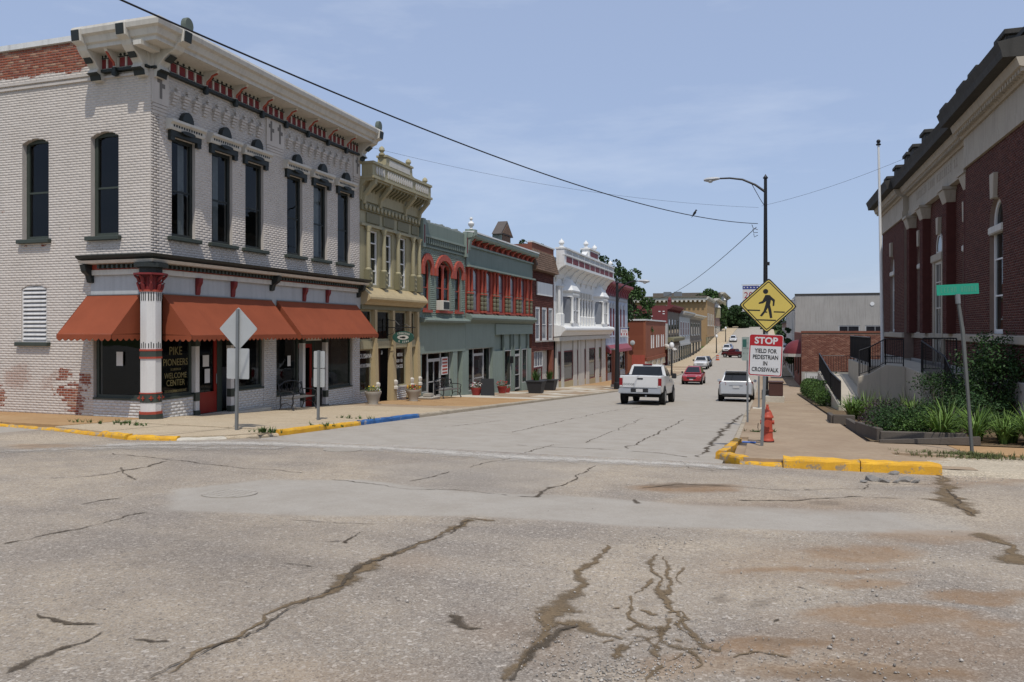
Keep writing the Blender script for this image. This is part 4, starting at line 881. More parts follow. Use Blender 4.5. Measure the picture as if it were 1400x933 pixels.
# ------------------------------------------------------------------ awnings
t_ = NT('rust_canvas'); n1 = t_.noise(1.2, 5, .6); n2 = t_.noise(200, 2, .6); AWN = None
cv = t_.mix(t_.ramp(n1, .3, .7), (.27, .072, .034), (.22, .058, .028)); cv = t_.mix(t_.math('MULTIPLY', t_.noise(1.0, 4, .6, (6, 6, .8)), .35), cv, (.19, .048, .024)); t_.bump(n2, .2, .003); AWN = t_.done(cv, .85, .15)
def awning(fr, s0, s1, zt, zb, proj, label, nseam, cat='awning'):
    m0 = fr((s0 + s1) / 2, 0, zb); a = thing('awning', label, cat, m0)
    c = MB(); n = nseam
    P0 = [fr(s0 + (s1 - s0) * i / n, .06, zt) for i in range(n + 1)]; P1 = [fr(s0 + (s1 - s0) * i / n, proj, zb) for i in range(n + 1)]
    for i in range(n):
        # each cloth panel sags a little between its seams
        q = MB(); K = 4; vv = []
        for k in range(K + 1):
            for j in range(K + 1):
                f_, h_ = j / K, k / K; s = s0 + (s1 - s0) * (i + f_) / n; sag = -.018 * math.sin(math.pi * f_) * math.sin(math.pi * h_) - .012 * math.sin(math.pi * h_)
                vv.append(fr(s, .06 + (proj - .06) * h_ + sag * .6, zt + (zb - zt) * h_ + sag))
        q.add(vv, [(k * (K + 1) + j, k * (K + 1) + j + 1, (k + 1) * (K + 1) + j + 1, (k + 1) * (K + 1) + j) for k in range(K) for j in range(K)]); q.build('cloth_panel', AWN, a, smooth=True)
    for s in (s0, s1): MB().add([fr(s, .06, zt), fr(s, proj, zb), fr(s, .06, zb + .02)], [(0, 1, 2)]).build('side_panel', AWN, a)
    def valance(pa, pb, nm):
        L_ = math.dist(pa, pb); n_ = max(2, int(L_ / .19)); q = MB(); pa, pb = Vector(pa), Vector(pb)
        for i in range(n_):
            for k in range(5):
                t0, t1 = (i + k / 5) / n_, (i + (k + 1) / 5) / n_; d0, d1 = [.10 + .07 * math.sin(math.pi * x_) for x_ in (k / 5, (k + 1) / 5)]
                A, B = pa.lerp(pb, t0), pa.lerp(pb, t1); q.quad(tuple(A), tuple(B), (B.x, B.y, B.z - d1), (A.x, A.y, A.z - d0))
        q.build(nm, AWN, a, fix=False)
    valance(fr(s0, proj + .012, zb), fr(s1, proj + .012, zb), 'valance'); valance(fr(s0, .06, zb), fr(s0, proj, zb), 'valance'); valance(fr(s1, .06, zb), fr(s1, proj, zb), 'valance')
    q = MB(); q.tube([fr(s0, .07, zt), fr(s1, .07, zt)], .02, 6); q.tube([fr(s0, proj - .02, zb), fr(s1, proj - .02, zb)], .015, 6); q.build('frame', STEEL, a)
    return a
awning(F2, -17.6, -15.78, .92, -.14, 1.02, 'rust orange scalloped awning on the side street wall left of the corner column', 2)
awning(F1, 16.76, 21.58, .95, -.17, 1.02, 'rust orange awning right of the corner column, above the red door', 5)
awning(F1, 21.88, 27.15, .95, -.19, 1.02, 'rust orange awning farthest from the corner column, above the iron bench', 4)

# ================================================================== the row beyond the corner building
OLIVE = M('olive_paint', (.35, .315, .20), .6, .10, 1.5, 25, .1, streak=.3)
OLIVED = M('dark_olive_paint', (.19, .175, .105), .6, .12, 1.5, 25, .1, streak=.3)
TANCOL = M('tan_column_paint', (.44, .35, .20), .6, .1, 1.5, 25, .1, streak=.25)
SAGE = M('sage_green_paint', (.23, .28, .24), .65, .08, 1.2, 25, .12, streak=.2)
SAGED = M('grey_green_paint', (.175, .215, .185), .65, .10, 1.2, 25, .12, streak=.3)
CORAL = M('coral_red_paint', (.36, .075, .05), .6, .12, 2, 25, .1, streak=.2)
PUREW = M('bright_white_paint', (.72, .72, .70), .55, .06, 1.5, 25, .1, streak=.22)
MAROON = M('maroon_paint', (.15, .025, .03), .6, .15, 2, 25, .1)
PINKR = M('rose_red_paint', (.26, .06, .075), .6, .15, 2, 25, .1)
PALEBLUE = M('pale_blue_paint', (.42, .46, .54), .7, .10, 1.5, 25, .12, streak=.35)
BROWNDOOR = M('brown_door', (.075, .035, .028), .5, .15)
SHINGLE = M('brown_shingles', (.15, .095, .065), .9, .3, 4, 18, .5, isl=.25)
ALU = M('aluminium_frame', (.50, .50, .49), .4, .08, 3, 40, .02, metal=.3)

def lathe_col(par, X, Y, z0, z1, r, mat, name='colonette', lower=.28, mat2=None):
    h = z1 - z0; zb = z0 + h * lower
    q = MB().box(ID, X - r * 1.35, X + r * 1.35, Y - r * 1.35, Y + r * 1.35, z0, zb)
    o = q.build(name, mat2 or mat, par)
    MB().lathe([(r * 1.3, zb), (r * 1.3, zb + .05), (r * .9, zb + .09), (r, zb + .14), (r * .82, z1 - .22), (r * 1.0, z1 - .2), (r * .9, z1 - .16), (r * 1.5, z1 - .04), (r * 1.5, z1)], (X, Y, 0), 10).build('shaft', mat, o, smooth=True)
    return o

# ------------------------------------------------------------------ olive building
ob = thing('olive_building', 'narrow olive green Victorian shop building with heavy projecting cornice beside the white corner building', 'building', (-15.5, 27.5, g(28)))
a0, a1 = 27.52, 33.1
wy = [(yX(504), yX(517)), (yX(525), yX(536)), (yX(544), yX(555.5))]
hol = [(a, b, 1.84, 4.1) for a, b in wy]
cut_wall(F1, a0, a1, 1.0, 6.1, hol, -.3, 0).build('wall', OLIVE, ob); shell(ob, F1, a0, a1, -3.8, 6.2, 16, SIDE_RED)
for (a, b) in wy:
    w = win(ob, F1, a, b, 1.84, 4.1, PUREW, GLASS, o=-.08, fw=.07, rails=(.26, .48, .77)); MB().box(F1, a + .05, b - .05, -.3, -.28, 1.9, 2.9).build('curtain', CURTAIN, ob); MB().box(F1, a + .05, b - .05, -.3, -.28, 3.6, 4.05).build('blind', M('green_blind', (.20, .25, .23), .8), ob)
for p in (499.5, 521, 540.5, 561, 569.5): lathe_col(ob, -15.36, yX(p), 1.72, 4.2, .10, OLIVE, mat2=OLIVED)
for p in (499.5, 521, 540.5, 561):
    q = MB(); yy = yX(p)
    for k in range(3): q.disc(F1, yy, .28, 1.86 + .2 * k, .05, .05, .02, 8)
    q.build('pedestal_bosses', OLIVE, ob)
MB().box(F1, a0, a1, 0, .10, 4.2, 4.3).build('frieze_rail', OLIVE, ob)
for (a, b) in ((500, 518), (523, 538), (543, 558), (562, 570)): MB().box(F1, yX(a), yX(b), .0, .05, 4.38, 4.78).build('frieze_panel', OLIVED, ob, bevel=.01)
MB().box(F1, a0, a1, 0, .08, 4.84, 5.14).build('ornament_board', OLIVED, ob)
od = MB().disc(F1, a0 + .3, .08, 4.99, .10, .12, .07, 8).build('scroll_ornament', OLIVE, ob, bevel=.02); row(ob, od, (0, .335, 0), 16)
profile(ob, F1, [(0, 5.2), (.06, 5.22), (.09, 5.5), (.14, 5.8), (.30, 5.96), (.60, 5.98), (.60, 6.06), (0, 6.1)], a0 - .05, a1 + .02, OLIVE, 'cornice_cove')
MB().box(F1, a0 - .08, a1 + .05, -.3, .68, 6.06, 6.16).build('cornice_ledge', OLIVE, ob); MB().box(F1, a0 - .05, a1 + .02, .1, .60, 6.16, 6.64).build('parapet', OLIVE, ob); MB().box(F1, a0 - .08, a1 + .05, .05, .66, 6.64, 6.74).build('parapet_cap', OLIVE, ob)
for (a, b) in ((27.7, 28.5), (28.7, 31.2), (31.4, 32.9)):
    q = MB(); n = int((b - a) / .2)
    for k in range(n): q.disc(F1, a + .1 + k * .2, .60, 6.40, .075, .17, .035, 8)
    q.build('parapet_ornament', OLIVED if a < 0 else CREAM, ob)
bk = MB().prism(F1, [(.02, 5.05), (.14, 5.1), (.2, 5.4), (.40, 5.62), (.62, 5.85), (.66, 6.06), (.5, 6.06), (.34, 5.8), (.14, 5.55), (.02, 5.5)], 27.62, 27.80, 's').build('bracket', OLIVE, ob, bevel=.01)
for dy in (1.35, 3.75, 5.2): inst(bk, ob, (0, dy, 0))
md = MB().prism(F1, [(.1, 5.6), (.2, 5.68), (.5, 5.86), (.56, 5.98), (.1, 5.98)], 27.95, 28.07, 's').build('modillion', OLIVED, ob)
for dy in (.3, .6, 1.3, 1.6, 1.9, 2.2, 2.5, 2.8, 3.1, 4.0, 4.3, 4.6): inst(md, ob, (0, dy, 0))
pd = MB().prism(F1, [(28.3, 6.74), (28.7, 6.84), (28.75, 7.16), (31.2, 7.16), (31.25, 6.84), (31.65, 6.74)], .15, .55, 'o').build('pediment', OLIVE, ob); MB().box(F1, 28.7, 31.25, .1, .6, 7.16, 7.24).build('cap', OLIVE, pd); MB().box(F1, 29.0, 30.95, .55, .57, 6.82, 7.08).build('tablet', CREAM, pd)
for yy in (28.72, 31.23, 33.0):
    zz = 7.24 if yy < 32 else 6.74; MB().lathe([(.13, 0), (.13, .06), (.06, .10), (.13, .2), (.11, .3), (.04, .36), (.01, .38)], (-15.15, yy, zz), 10).build('urn', OLIVE, ob, smooth=True)
# shop front
profile(ob, F1, [(0, 1.72), (.14, 1.66), (.40, 1.40), (.46, 1.30), (.46, 1.22), (.30, 1.10), (.22, 1.0), (0, .98)], a0 + .02, a1, TANCOL, 'shop_cornice'); MB().box(F1, a0, a1, -.2, .10, .80, .98).build('fascia', OLIVED, ob)
zc = g(30) + .1; cols = [511.5, 536, 558.5, 569.5]
for p in cols:
    yy = yX(p); q = MB().taper(F1, (yy - .17, yy + .17, -.15, .16), (yy - .12, yy + .12, -.12, .12), zc, -.6).build('shop_column', TANCOL, ob); MB().box(F1, yy - .10, yy + .10, -.1, .10, -.6, .80).build('upper_shaft', TANCOL, q)
    MB().lathe([(.12, 0), (.12, .1), (.07, .14), (.11, .25), (.11, .34), (.05, .4)], (*F1(yy, .17, 0)[:2], zc + .5), 8).build('base_urn', CREAM, q, smooth=True)
for (a, b) in ((492, 509), (514, 534), (538.5, 556), (560, 567.5)):
    A, B = yX(a), yX(b); win(ob, F1, A, B, -.5, .80, OLIVE, GLASS, o=-.05, fw=.08, rails=(), name='transom_window'); MB().box(F1, A, B, -.12, .02, -.82, -.5).build('transom_rail', OLIVE, ob)
for (a, b) in ((492, 509), (538.5, 556), (560, 567.5)):
    A, B = yX(a), yX(b); win(ob, F1, A, B, -2.55, -.82, OLIVE, GLASS, o=-.06, fw=.06, rails=(), name='shop_window'); MB().box(F1, A, B, -.2, .04, -2.62, -2.551).build('window_sill', CREAM, ob); MB().box(F1, A, B, -.25, -.02, zc - .2, -2.62).build('bulkhead', MORTARW, ob); bricks(F1, A, B, zc, -2.64, [], WBRICK, 'bulkhead_brickwork', ob, bh=.08)
A, B = yX(516), yX(532); q = MB().box(F1, A, A + .12, -.5, -.44, zc, -.82); q.box(F1, B - .3, B, -.5, -.44, zc, -.82); q.box(F1, A + .12, B - .3, -.5, -.44, zc, zc + .8); q = q.build('door', BROWNDOOR, ob); MB().box(F1, A + .12, B - .3, -.48, -.47, zc + .8, -.82).build('pane', GLASS, q)
SIGNW = M('white_window_lettering', (.55, .55, .53), .7, .05)
for (tx, p, z, sz) in (('LOUISIANA', 500, -1.12, .27), ('51', 523, -1.02, .22), ('754-5532', 547, -1.68, .22)): text('lettering', tx, SIGNW, ob, F1(yX(p), -.03, z), sz, (R(90), 0, R(90)), sx=.8)
for (p_, z_, w_, n_) in ((500, -1.5, .95, 11), (547, -1.15, .85, 8), (547, -1.42, .6, 6)): marks(ob, F1, yX(p_), -.03, z_, w_, .14, n_, SIGNW)
hs = thing('hanging_sign', 'oval dark green sign hanging from an iron bracket on the olive shop front', 'sign', (-14.75, 29.85, -.6)); Fy = F('y', 29.85, -1)
SGREEN = M('sign_green', (.03, .085, .065), .5, .1); sg = MB().disc(Fy, -14.72, -.03, -.36, .5, .27, .06, 24).build('board', SGREEN, hs); sg2 = MB().disc(Fy, -14.72, -.04, -.36, .27, .10, .075, 18).build('oval', CREAM, sg)
marks(hs, Fy, -14.72, .035, -.235, .66, .09, 9, CREAM, ring=.05); marks(hs, Fy, -14.72, .035, -.50, .6, .08, 7, CREAM, ring=-.05); q = MB().disc(Fy, -14.70, .036, -.36, .11, .045, .004, 12); q.prism(Fy, [(-14.80, -.36), (-14.86, -.315), (-14.86, -.405)], .036, .04, 'o'); q.build('emblem', BLACKP, hs)
q = MB(); q.tube([(-15.45, 29.85, .45), (-15.45, 29.85, -.3)], .025, 6); q.tube([(-15.45, 29.85, .06), (-14.15, 29.85, .06)], .02, 6); q.tube([(-15.45, 29.85, .4), (-15.1, 29.85, .35), (-14.9, 29.85, .16), (-14.6, 29.85, .2), (-14.4, 29.85, .07)], .014, 5); q.tube([(-15.45, 29.85, -.25), (-15.2, 29.85, -.2), (-15.1, 29.85, .05)], .014, 5)
q.tube([(-15.05, 29.85, .06), (-15.05, 29.85, -.14)], .008, 4); q.tube([(-14.38, 29.85, .06), (-14.38, 29.85, -.14)], .008, 4); q.build('bracket', BLACKIRON, hs)

# ------------------------------------------------------------------ sage building with arched red windows
ga = thing('sage_building', 'sage green brick building with three coral red arched windows', 'building', (-15.5, 33.1, g(33)))
a0, a1 = 33.12, 39.0; W = [(yX(578.5), yX(588)), (yX(596.5), yX(616)), (yX(622), yX(630.5))]; SP = [3.0, 3.0, 3.0]; tops = [3.35, 3.45, 3.3]
hol = [(a, b, .92, t) for (a, b), t in zip(W, tops)]
mb = cut_wall(F1, a0, a1, .3, 5.2, hol, -.3, 0); 
for (a, b), t in zip(W, tops): arch_fill(mb, F1, a, b, 3.0, t - 3.0, -.3, 0)
mb.build('wall', SAGED, ga); shell(ga, F1, a0, a1, -4.0, 5.1, 16, SIDE_RED)
SBRICK = brick_mat('sage_painted_brick', ((.24, .295, .25), (.21, .26, .22), (.26, .315, .265)))
bricks(F1, a0 + .02, a1 - .02, .55, 3.95, [(a, b, .8, 3.0) for a, b in W], SBRICK, 'brickwork', ga, bl=.24, bh=.085, arches=[(a, b, 3.0, t - 3.0) for (a, b), t in zip(W, tops)])
for i, ((a, b), t) in enumerate(zip(W, tops)):
    win(ga, F1, a, b, .92, t, CORAL, GLASS, o=-.10, fw=.10, rails=(.45,), mulls=(.5,) if i == 1 else (), rise=t - 3.0)
    MB().box(F1, a - .08, b + .08, 0, .12, .80, .92).build('sill', CORAL, ga); q = MB(); w = .26
    A = arch_pts(a - w, b + w, 3.0, t - 3.0 + w + .05, 10); Bq = arch_pts(a, b, 3.0, t - 3.0, 10)
    for k in range(10): q.prism(F1, [A[k], A[k + 1], Bq[k + 1], Bq[k]], 0, .12, 'o')
    for (c, d) in ((a - w, a), (b, b + w)): q.box(F1, c, d, 0, .12, 2.62, 3.0)
    q.build('arch_hood', CORAL, ga, bevel=.012)
q = MB(); a, b = W[1]; mdl = (a + b) / 2
for (c, d) in ((a + .08, mdl - .04), (mdl + .04, b - .08)):
    A = arch_pts(c, d, 2.85, .38, 8); q.prism(F1, A + [(d, 3.3), (c, 3.3)], -.09, -.02, 'o') if False else None
    for k in range(8): q.prism(F1, [A[k], A[k + 1], (A[k + 1][0], 3.24), (A[k][0], 3.24)], -.09, -.03, 'o')
q.build('twin_arch_tracery', CORAL, ga)
MB().box(F1, mdl - .08, mdl + .08, -.1, -.02, .92, 3.2).build('mullion', CORAL, ga)
ac = thing('air_conditioner', 'cream window air conditioner in the twin arched window', 'air conditioner', F1(mdl - .35, .2, .95)); MB().box(F1, a + .06, mdl - .02, -.08, .35, .93, 1.42).build('casing', CREAM, ac, bevel=.02); MB().box(F1, a + .12, mdl - .08, .351, .36, 1.0, 1.35).build('grille', BLACKP, ac)
dn = MB().box(F1, a0 + .35, a0 + .47, 0, .12, 4.12, 4.42).build('dentil', SAGED, ga); row(ga, dn, (0, .255, 0), 21)
MB().box(F1, a0 + .3, a1 - .3, 0, .16, 4.42, 4.52).build('dentil_course', SAGE, ga); MB().box(F1, a0, a1, -.28, .08, 4.52, 5.12).build('parapet', SAGED, ga); q = MB()
for k in range(30): q.box(F1, a0 + k * .196, a0 + k * .196 + .19, -.3, .05, 5.12, 5.17 + random.uniform(0, .12))
q.build('ragged_coping', M('weathered_coping', (.30, .33, .30), .9, .2), ga); MB().box(F1, a0, a1, 0, .07, 3.94, 4.02).build('string_course', SAGED, ga)
for s in (a0 + .03, a1 - .33): 
    q = MB().box(F1, s, s + .3, 0, .2, 3.9, 5.25).build('end_pilaster', SAGE, ga); MB().box(F1, s + .1, s + .2, .201, .215, 4.1, 4.95).build('inset', MAROON, q)
profile(ga, F1, [(0, .58), (.28, .5), (.34, .42), (.3, .32), (0, .3)], a0, a1, SAGED, 'shop_cornice')
zs = g(36) + .1; MB().box(F1, a0, a1, -.28, .0, -1.18, .3).build('fascia_panel', SAGE, ga)
def alu_front(par, spans, z0, z1, o=-.2):
    for (a, b, kind) in spans:
        A, B = yX(a), yX(b)
        if kind == 'w': win(par, F1, A, B, z0 + .35, z1, ALU, GLASS, o=o, fw=.05, rails=(), name='shop_window'); MB().box(F1, A, B, o - .15, o + .02, z0 - .2, z0 + .349).build('bulkhead', SAGE, par)
        elif kind == 'd': win(par, F1, A, B, z0 + .02, z1 - .35, ALU, GLASS, o=o, fw=.10, rails=(.42,), mulls=(.5,), name='shop_door'); win(par, F1, A, B, z1 - .349, z1, ALU, GLASS, o=o, fw=.05, rails=(), name='transom_window')
        elif kind == 'e': win(par, F1, A, B, z0 + .02, z1 - .35, ALU, DARKGLASS, o=o, fw=.10, rails=(.42,), name='shop_door'); win(par, F1, A, B, z1 - .349, z1, ALU, GLASS, o=o, fw=.05, rails=(), name='transom_window')
        else: MB().box(F1, A, B, -.28, -.02, z0 - .2, z1).build('pilaster', SAGE, par)
alu_front(ga, [(574.5, 577, 'p'), (577, 589.5, 'w'), (589.5, 607, 'd'), (607, 620, 'w'), (620, 626, 'p'), (633, 636.2, 'p')], zs, -1.18)
MB().box(F1, yX(626), yX(633), -.8, -.7, zs, -1.18).build('recess', SAGED, ga)
ws = MB().box(F1, yX(607.6), yX(616), -.17, -.155, -2.35, -1.45).build('window_placard', PUREW, ga); q = MB(); 
for k in range(5): q.box(F1, yX(608.5), yX(615.3), -.154, -.15, -2.3 + .17 * k, -2.2 + .17 * k)
q.build('stripes', CORAL, ws)
# ------------------------------------------------------------------ long sage building with coral columns
gb = thing('long_sage_building', 'long sage green building with paired coral red columns between upper windows', 'building', (-15.5, 39, g(39)))
a0, a1 = 39.02, 51.6; W = [(yX(a), yX(b)) for a, b in ((644.5, 653), (662.5, 671), (679.5, 688), (695.5, 703), (710.5, 717))]
hol = [(a, b, .98, 3.4) for a, b in W]; cut_wall(F1, a0, a1, .301, 5.2, hol, -.3, 0).build('wall', CORAL, gb); shell(gb, F1, a0, a1, -4.6, 5.2, 16, SIDE_RED)
for (a, b) in W: win(gb, F1, a, b, .98, 3.4, MAROON, GREYGLASS, o=-.03, fw=.09, rails=(.5,), rise=.3); MB().box(F1, a - .05, b + .05, .0, .1, .86, .98).build('sill', CORAL, gb)
OLB = M('olive_pedestal', (.17, .17, .115), .7, .15)
def ringed_col(par, X, Y, z0, z1, r):
    zb = z0 + (z1 - z0) * .42; pr = [(r * 1.2, z0)]
    for k in range(4): z = z0 + (zb - z0) * (k + .5) / 4; pr += [(r * 1.2, z - .07), (r * .8, z - .04), (r * 1.25, z + .02)]
    o = MB().lathe(pr + [(r * 1.3, zb), (r * .9, zb + .09), (r, zb + .14)], (X, Y, 0), 10).build('pedestal', OLB, par, smooth=True)
    MB().lathe([(r * .95, zb + .1), (r, zb + .14), (r * .82, z1 - .22), (r, z1 - .2), (r * .9, z1 - .16), (r * 1.5, z1 - .04), (r * 1.5, z1)], (X, Y, 0), 10).build('shaft', CORAL, o, smooth=True)
    MB().lathe([(r * 1.6, zb - .03), (r * 1.6, zb + .04)], (X, Y, 0), 10).build('ring', CORAL, o); MB().lathe([(r * 1.5, z0 - .02), (r * 1.5, z0 + .08)], (X, Y, 0), 10).build('ring', CORAL, o)
for a, b in ((638.6, 643), (657, 661.5), (674, 678.5), (690.5, 694.5), (705.5, 709.5), (719, 724.5)):
    for p in (a, b): ringed_col(gb, -15.41, yX(p), .95, 3.4, .085)
MB().box(F1, a0, a1, 0, .30, 3.4, 3.5).build('sill_course', SAGE, gb); MB().box(F1, a0, a1, 0, .06, 3.5, 4.6).build('frieze_panel', SAGED, gb); MB().box(F1, a0, a1, 0, .16, 4.52, 4.62).build('frieze_rail', SAGE, gb)
profile(gb, F1, [(0, 4.95), (.42, 4.98), (.5, 5.08), (.5, 5.24), (0, 5.3)], a0 - .1, a1 + .1, SAGE, 'cornice'); MB().box(F1, a0 - .1, a1 + .1, -.1, .54, 5.24, 5.32).build('cornice_cap', PUREW, gb)
bk = MB().prism(F1, [(.06, 4.62), (.14, 4.62), (.2, 4.78), (.38, 4.9), (.4, 4.95), (.06, 4.95)], a0 + .45, a0 + .63, 's').build('bracket', CORAL, gb); row(gb, bk, (0, 1.05, 0), 12)
MB().prism(F1, [(0, 4.2), (.2, 4.3), (.3, 4.8), (.6, 5.1), (.6, 5.4), (0, 5.45)], a0 - .05, a0 + .25, 's').build('end_bracket', SAGE, gb); fn = MB().lathe([(.12, 0), (.06, .08), (.16, .2), (.18, .3), (.1, .4), (.03, .46), (.10, .55), (.08, .62), (.01, .66)], (-15.2, a0 + .1, 5.45), 10).build('finial', PUREW, gb, smooth=True)
profile(gb, F1, [(0, .86), (.35, .74), (.42, .62), (.36, .5), (0, .3)], a0, a1 + .05, SAGED, 'shop_cornice')
zs = g(45) + .1; ysp = yX(676.5); MB().box(F1, a0, ysp, -.28, 0, -1.1, .3).build('fascia_panel', SAGE, gb); MB().box(F1, ysp, a1, -.28, .08, -.35, .3).build('fascia', SAGE, gb)
alu_front(gb, [(636.4, 641.2, 'p'), (641.2, 651.5, 'w'), (651.5, 665.3, 'e'), (665.3, 674, 'w'), (674, 677, 'p')], zs + .1, -1.1)
for (a, b, k) in ((677, 689.5, 'p'), (689.5, 698.5, 'w'), (698.5, 703.5, 'p'), (703.5, 710.8, 'e'), (710.8, 714, 'p'), (714, 720.5, 'w'), (720.5, 726.8, 'p')): alu_front(gb, [(a, b, k)], zs - .05, -1.35, .0)
for (a, b) in ((690, 698), (704, 710.5), (714, 720)): MB().box(F1, yX(a), yX(b), -.15, -.08, -1.35, -.35).build('upper_panel', SAGE, gb)
MB().box(F1, ysp, a1, -.28, -.17, -1.35, -.35).build('upper_panel_back', SAGE, gb)
for p in (689, 699.5, 702.8, 711.5, 721.5): MB().box(F1, yX(p) - .1, yX(p) + .1, -.10, .03, zs - .1, -.35).build('fin', SAGED, gb)
for s in (40.5, 46.8): MB().box(F1, s, s + .1, 0, .2, -2.2, -1.75).build('wall_lantern', BLACKIRON, gb)
# gabled roof turret behind the parapet
MB().box(F1, 47.6, 49.6, -1.5, -.9, 4.7, 6.3).build('turret_wall', SAGE, gb); MB().prism(F1, [(47.3, 6.22), (49.9, 6.22), (48.6, 7.2)], -1.45, -.8, 'o').build('turret_roof', M('turret_slate', (.10, .085, .075), .8, .2), gb); MB().prism(F1, [(47.6, 6.3), (49.6, 6.3), (48.6, 7.0)], -.8, -.77, 'o').build('turret_gable', SHINGLE, gb); MB().box(F1, 47.8, 49.4, -.9, -.87, 5.3, 6.2).build('turret_front', SHINGLE, gb)

# ------------------------------------------------------------------ narrow red brick building
nb = thing('narrow_red_building', 'narrow red brick building with blank white sign board over three tall white windows', 'building', (-15.5, 51.6, g(52)))
a0, a1 = 51.62, 57.5; W = [(yX(732), yX(738.5)), (yX(741), yX(747.7)), (yX(750), yX(756))]; hol = [(a, b, -.85, 1.6) for a, b in W]
cut_wall(F1, a0, a1, -1.6, 6.1, hol, -.3, 0).build('wall', SIDE_RED, nb); shell(nb, F1, a0, a1, -5, 6.0, 16, SIDE_RED, par_h=.3); bricks(F1, a0, a1, -1.6, 4.3, hol, RBRICK, 'brickwork', nb, bl=.3, bh=.11)
for (a, b) in W: win(nb, F1, a, b, -.85, 1.6, PUREW, GREYGLASS, o=-.02, fw=.16, rails=(.48,)); MB().box(F1, a - .08, b + .08, 0, .1, -.95, -.85).build('sill', CONC, nb)
sh = MB()
for k in range(9):
    for j in range(24): s = a0 + .02 + (a1 - a0 - .04) * j / 24; sh.prism(F1, [(.42 - .045 * k, 4.2 + .16 * k), (.46 - .045 * k, 4.2 + .16 * k), (.37 - .045 * k, 4.4 + .16 * k), (.33 - .045 * k, 4.4 + .16 * k)], s + (.11 if k % 2 else 0), min(s + .235 + (.11 if k % 2 else 0), a1), 's')
sh = sh.build('shingles', SHINGLE, nb); sh['kind'] = 'stuff'; MB().prism(F1, [(0, 4.15), (.44, 4.2), (.02, 5.66), (0, 5.66)], a0, a1, 's').build('pent_roof', SHINGLE, nb)
MB().box(F1, yX(733.5), yX(754), .01, .09, 2.45, 3.4).build('sign_board', PUREW, nb); MB().box(F1, a0, a1, -.3, .08, 6.1, 6.2).build('coping', COPING, nb)
zs = g(54) + .1; MB().box(F1, a0, a0 + .5, -.28, 0, zs - .2, -1.6).build('pier', SIDE_RED, nb); MB().box(F1, a1 - .5, a1, -.28, 0, zs - .2, -1.6).build('pier', SIDE_RED, nb)
mid = yX(743.5); win(nb, F1, a0 + .5, mid, -2.75, -1.6, PUREW, GREYGLASS, o=-.1, fw=.06, rails=(), mulls=(.25, .5, .75), name='transom_window'); win(nb, F1, a0 + .5, mid, zs + .2, -2.76, MAROON, GLASS, o=-.12, fw=.12, rails=(), mulls=(.5,), name='shop_window'); MB().box(F1, a0 + .5, mid, -.28, -.1, zs - .2, zs + .2).build('bulkhead', SIDE_RED, nb)
MB().box(F1, mid, a1 - .5, -.5, -.4, zs - .2, -1.6).build('blank_panel', CREAM, nb)

# ------------------------------------------------------------------ ornate white building with two oriels
wb = thing('ornate_white_building', 'ornate bright white Victorian building with two oriel bays and maroon panelled parapet', 'building', (-15.5, 57.5, g(58)))
a0, a1 = 57.52, 78.0; cut_wall(F1, a0, a1, -.3, 5.6, [(a0 + 2.2, a0 + 6, .35, 2.7), (a1 - 5.8, a1 - 2, .35, 2.7), (65.2, 71.2, .4, 2.6)], -.3, 0).build('wall', PUREW, wb); shell(wb, F1, a0, a1, -6, 5.6, 16, PUREW)
profile(wb, F1, [(0, 4.0), (.1, 4.05), (.2, 4.35), (.55, 4.75), (.95, 4.95), (.95, 5.08), (0, 5.1)], a0, a1, PUREW, 'cornice_cove')
MB().box(F1, a0, a1, .2, .85, 5.08, 6.2).build('parapet', PUREW, wb); MB().box(F1, a0 - .05, a1 + .05, .12, .95, 6.2, 6.32).build('parapet_cap', PUREW, wb); MB().box(F1, a0 - .02, a1 + .02, .7, .92, 5.72, 5.82).build('parapet_rail', PUREW, wb)
n = 9
for i in range(n):
    s = a0 + .5 + (a1 - a0 - 1) * i / n; w = (a1 - a0 - 1) / n
    MB().box(F1, s + .15, s + w - .15, .851, .87, 5.2, 5.66).build('parapet_panel', MAROON, wb); MB().box(F1, s + .2, s + w - .2, .851, .88, 5.88, 6.12).build('upper_panel', GREYP, wb)
    MB().prism(F1, [(.02, 3.7), (.12, 3.75), (.2, 4.2), (.5, 4.6), (.85, 4.8), (.9, 4.95), (.6, 4.95), (.3, 4.6), (.02, 4.4)], s - .1, s + .1, 's').build('bracket', PUREW, wb)
pd = MB().box(F1, 66.2, 70.2, .2, .9, 6.32, 7.0).build('pediment', PUREW, wb); MB().box(F1, 66.6, 69.8, .901, .92, 6.42, 6.85).build('tablet', MAROON, pd); MB().box(F1, 66.1, 70.3, .1, 1.0, 7.0, 7.12).build('cap', PUREW, pd)
MB().prism(F1, [(65.0, 6.32), (66.2, 6.32), (66.2, 6.8)], .3, .8, 'o').build('scroll', PUREW, pd); MB().prism(F1, [(70.2, 6.32), (71.4, 6.32), (70.2, 6.8)], .3, .8, 'o').build('scroll', PUREW, pd)
for s, z in ((a0 + .3, 6.32), (66.4, 7.12), (70.0, 7.12), (a1 - .3, 6.32)): MB().lathe([(.22, 0), (.2, .1), (.1, .16), (.24, .34), (.2, .5), (.05, .62), (.02, .7)], (-14.95, s, z), 10).build('finial', PUREW, wb, smooth=True)
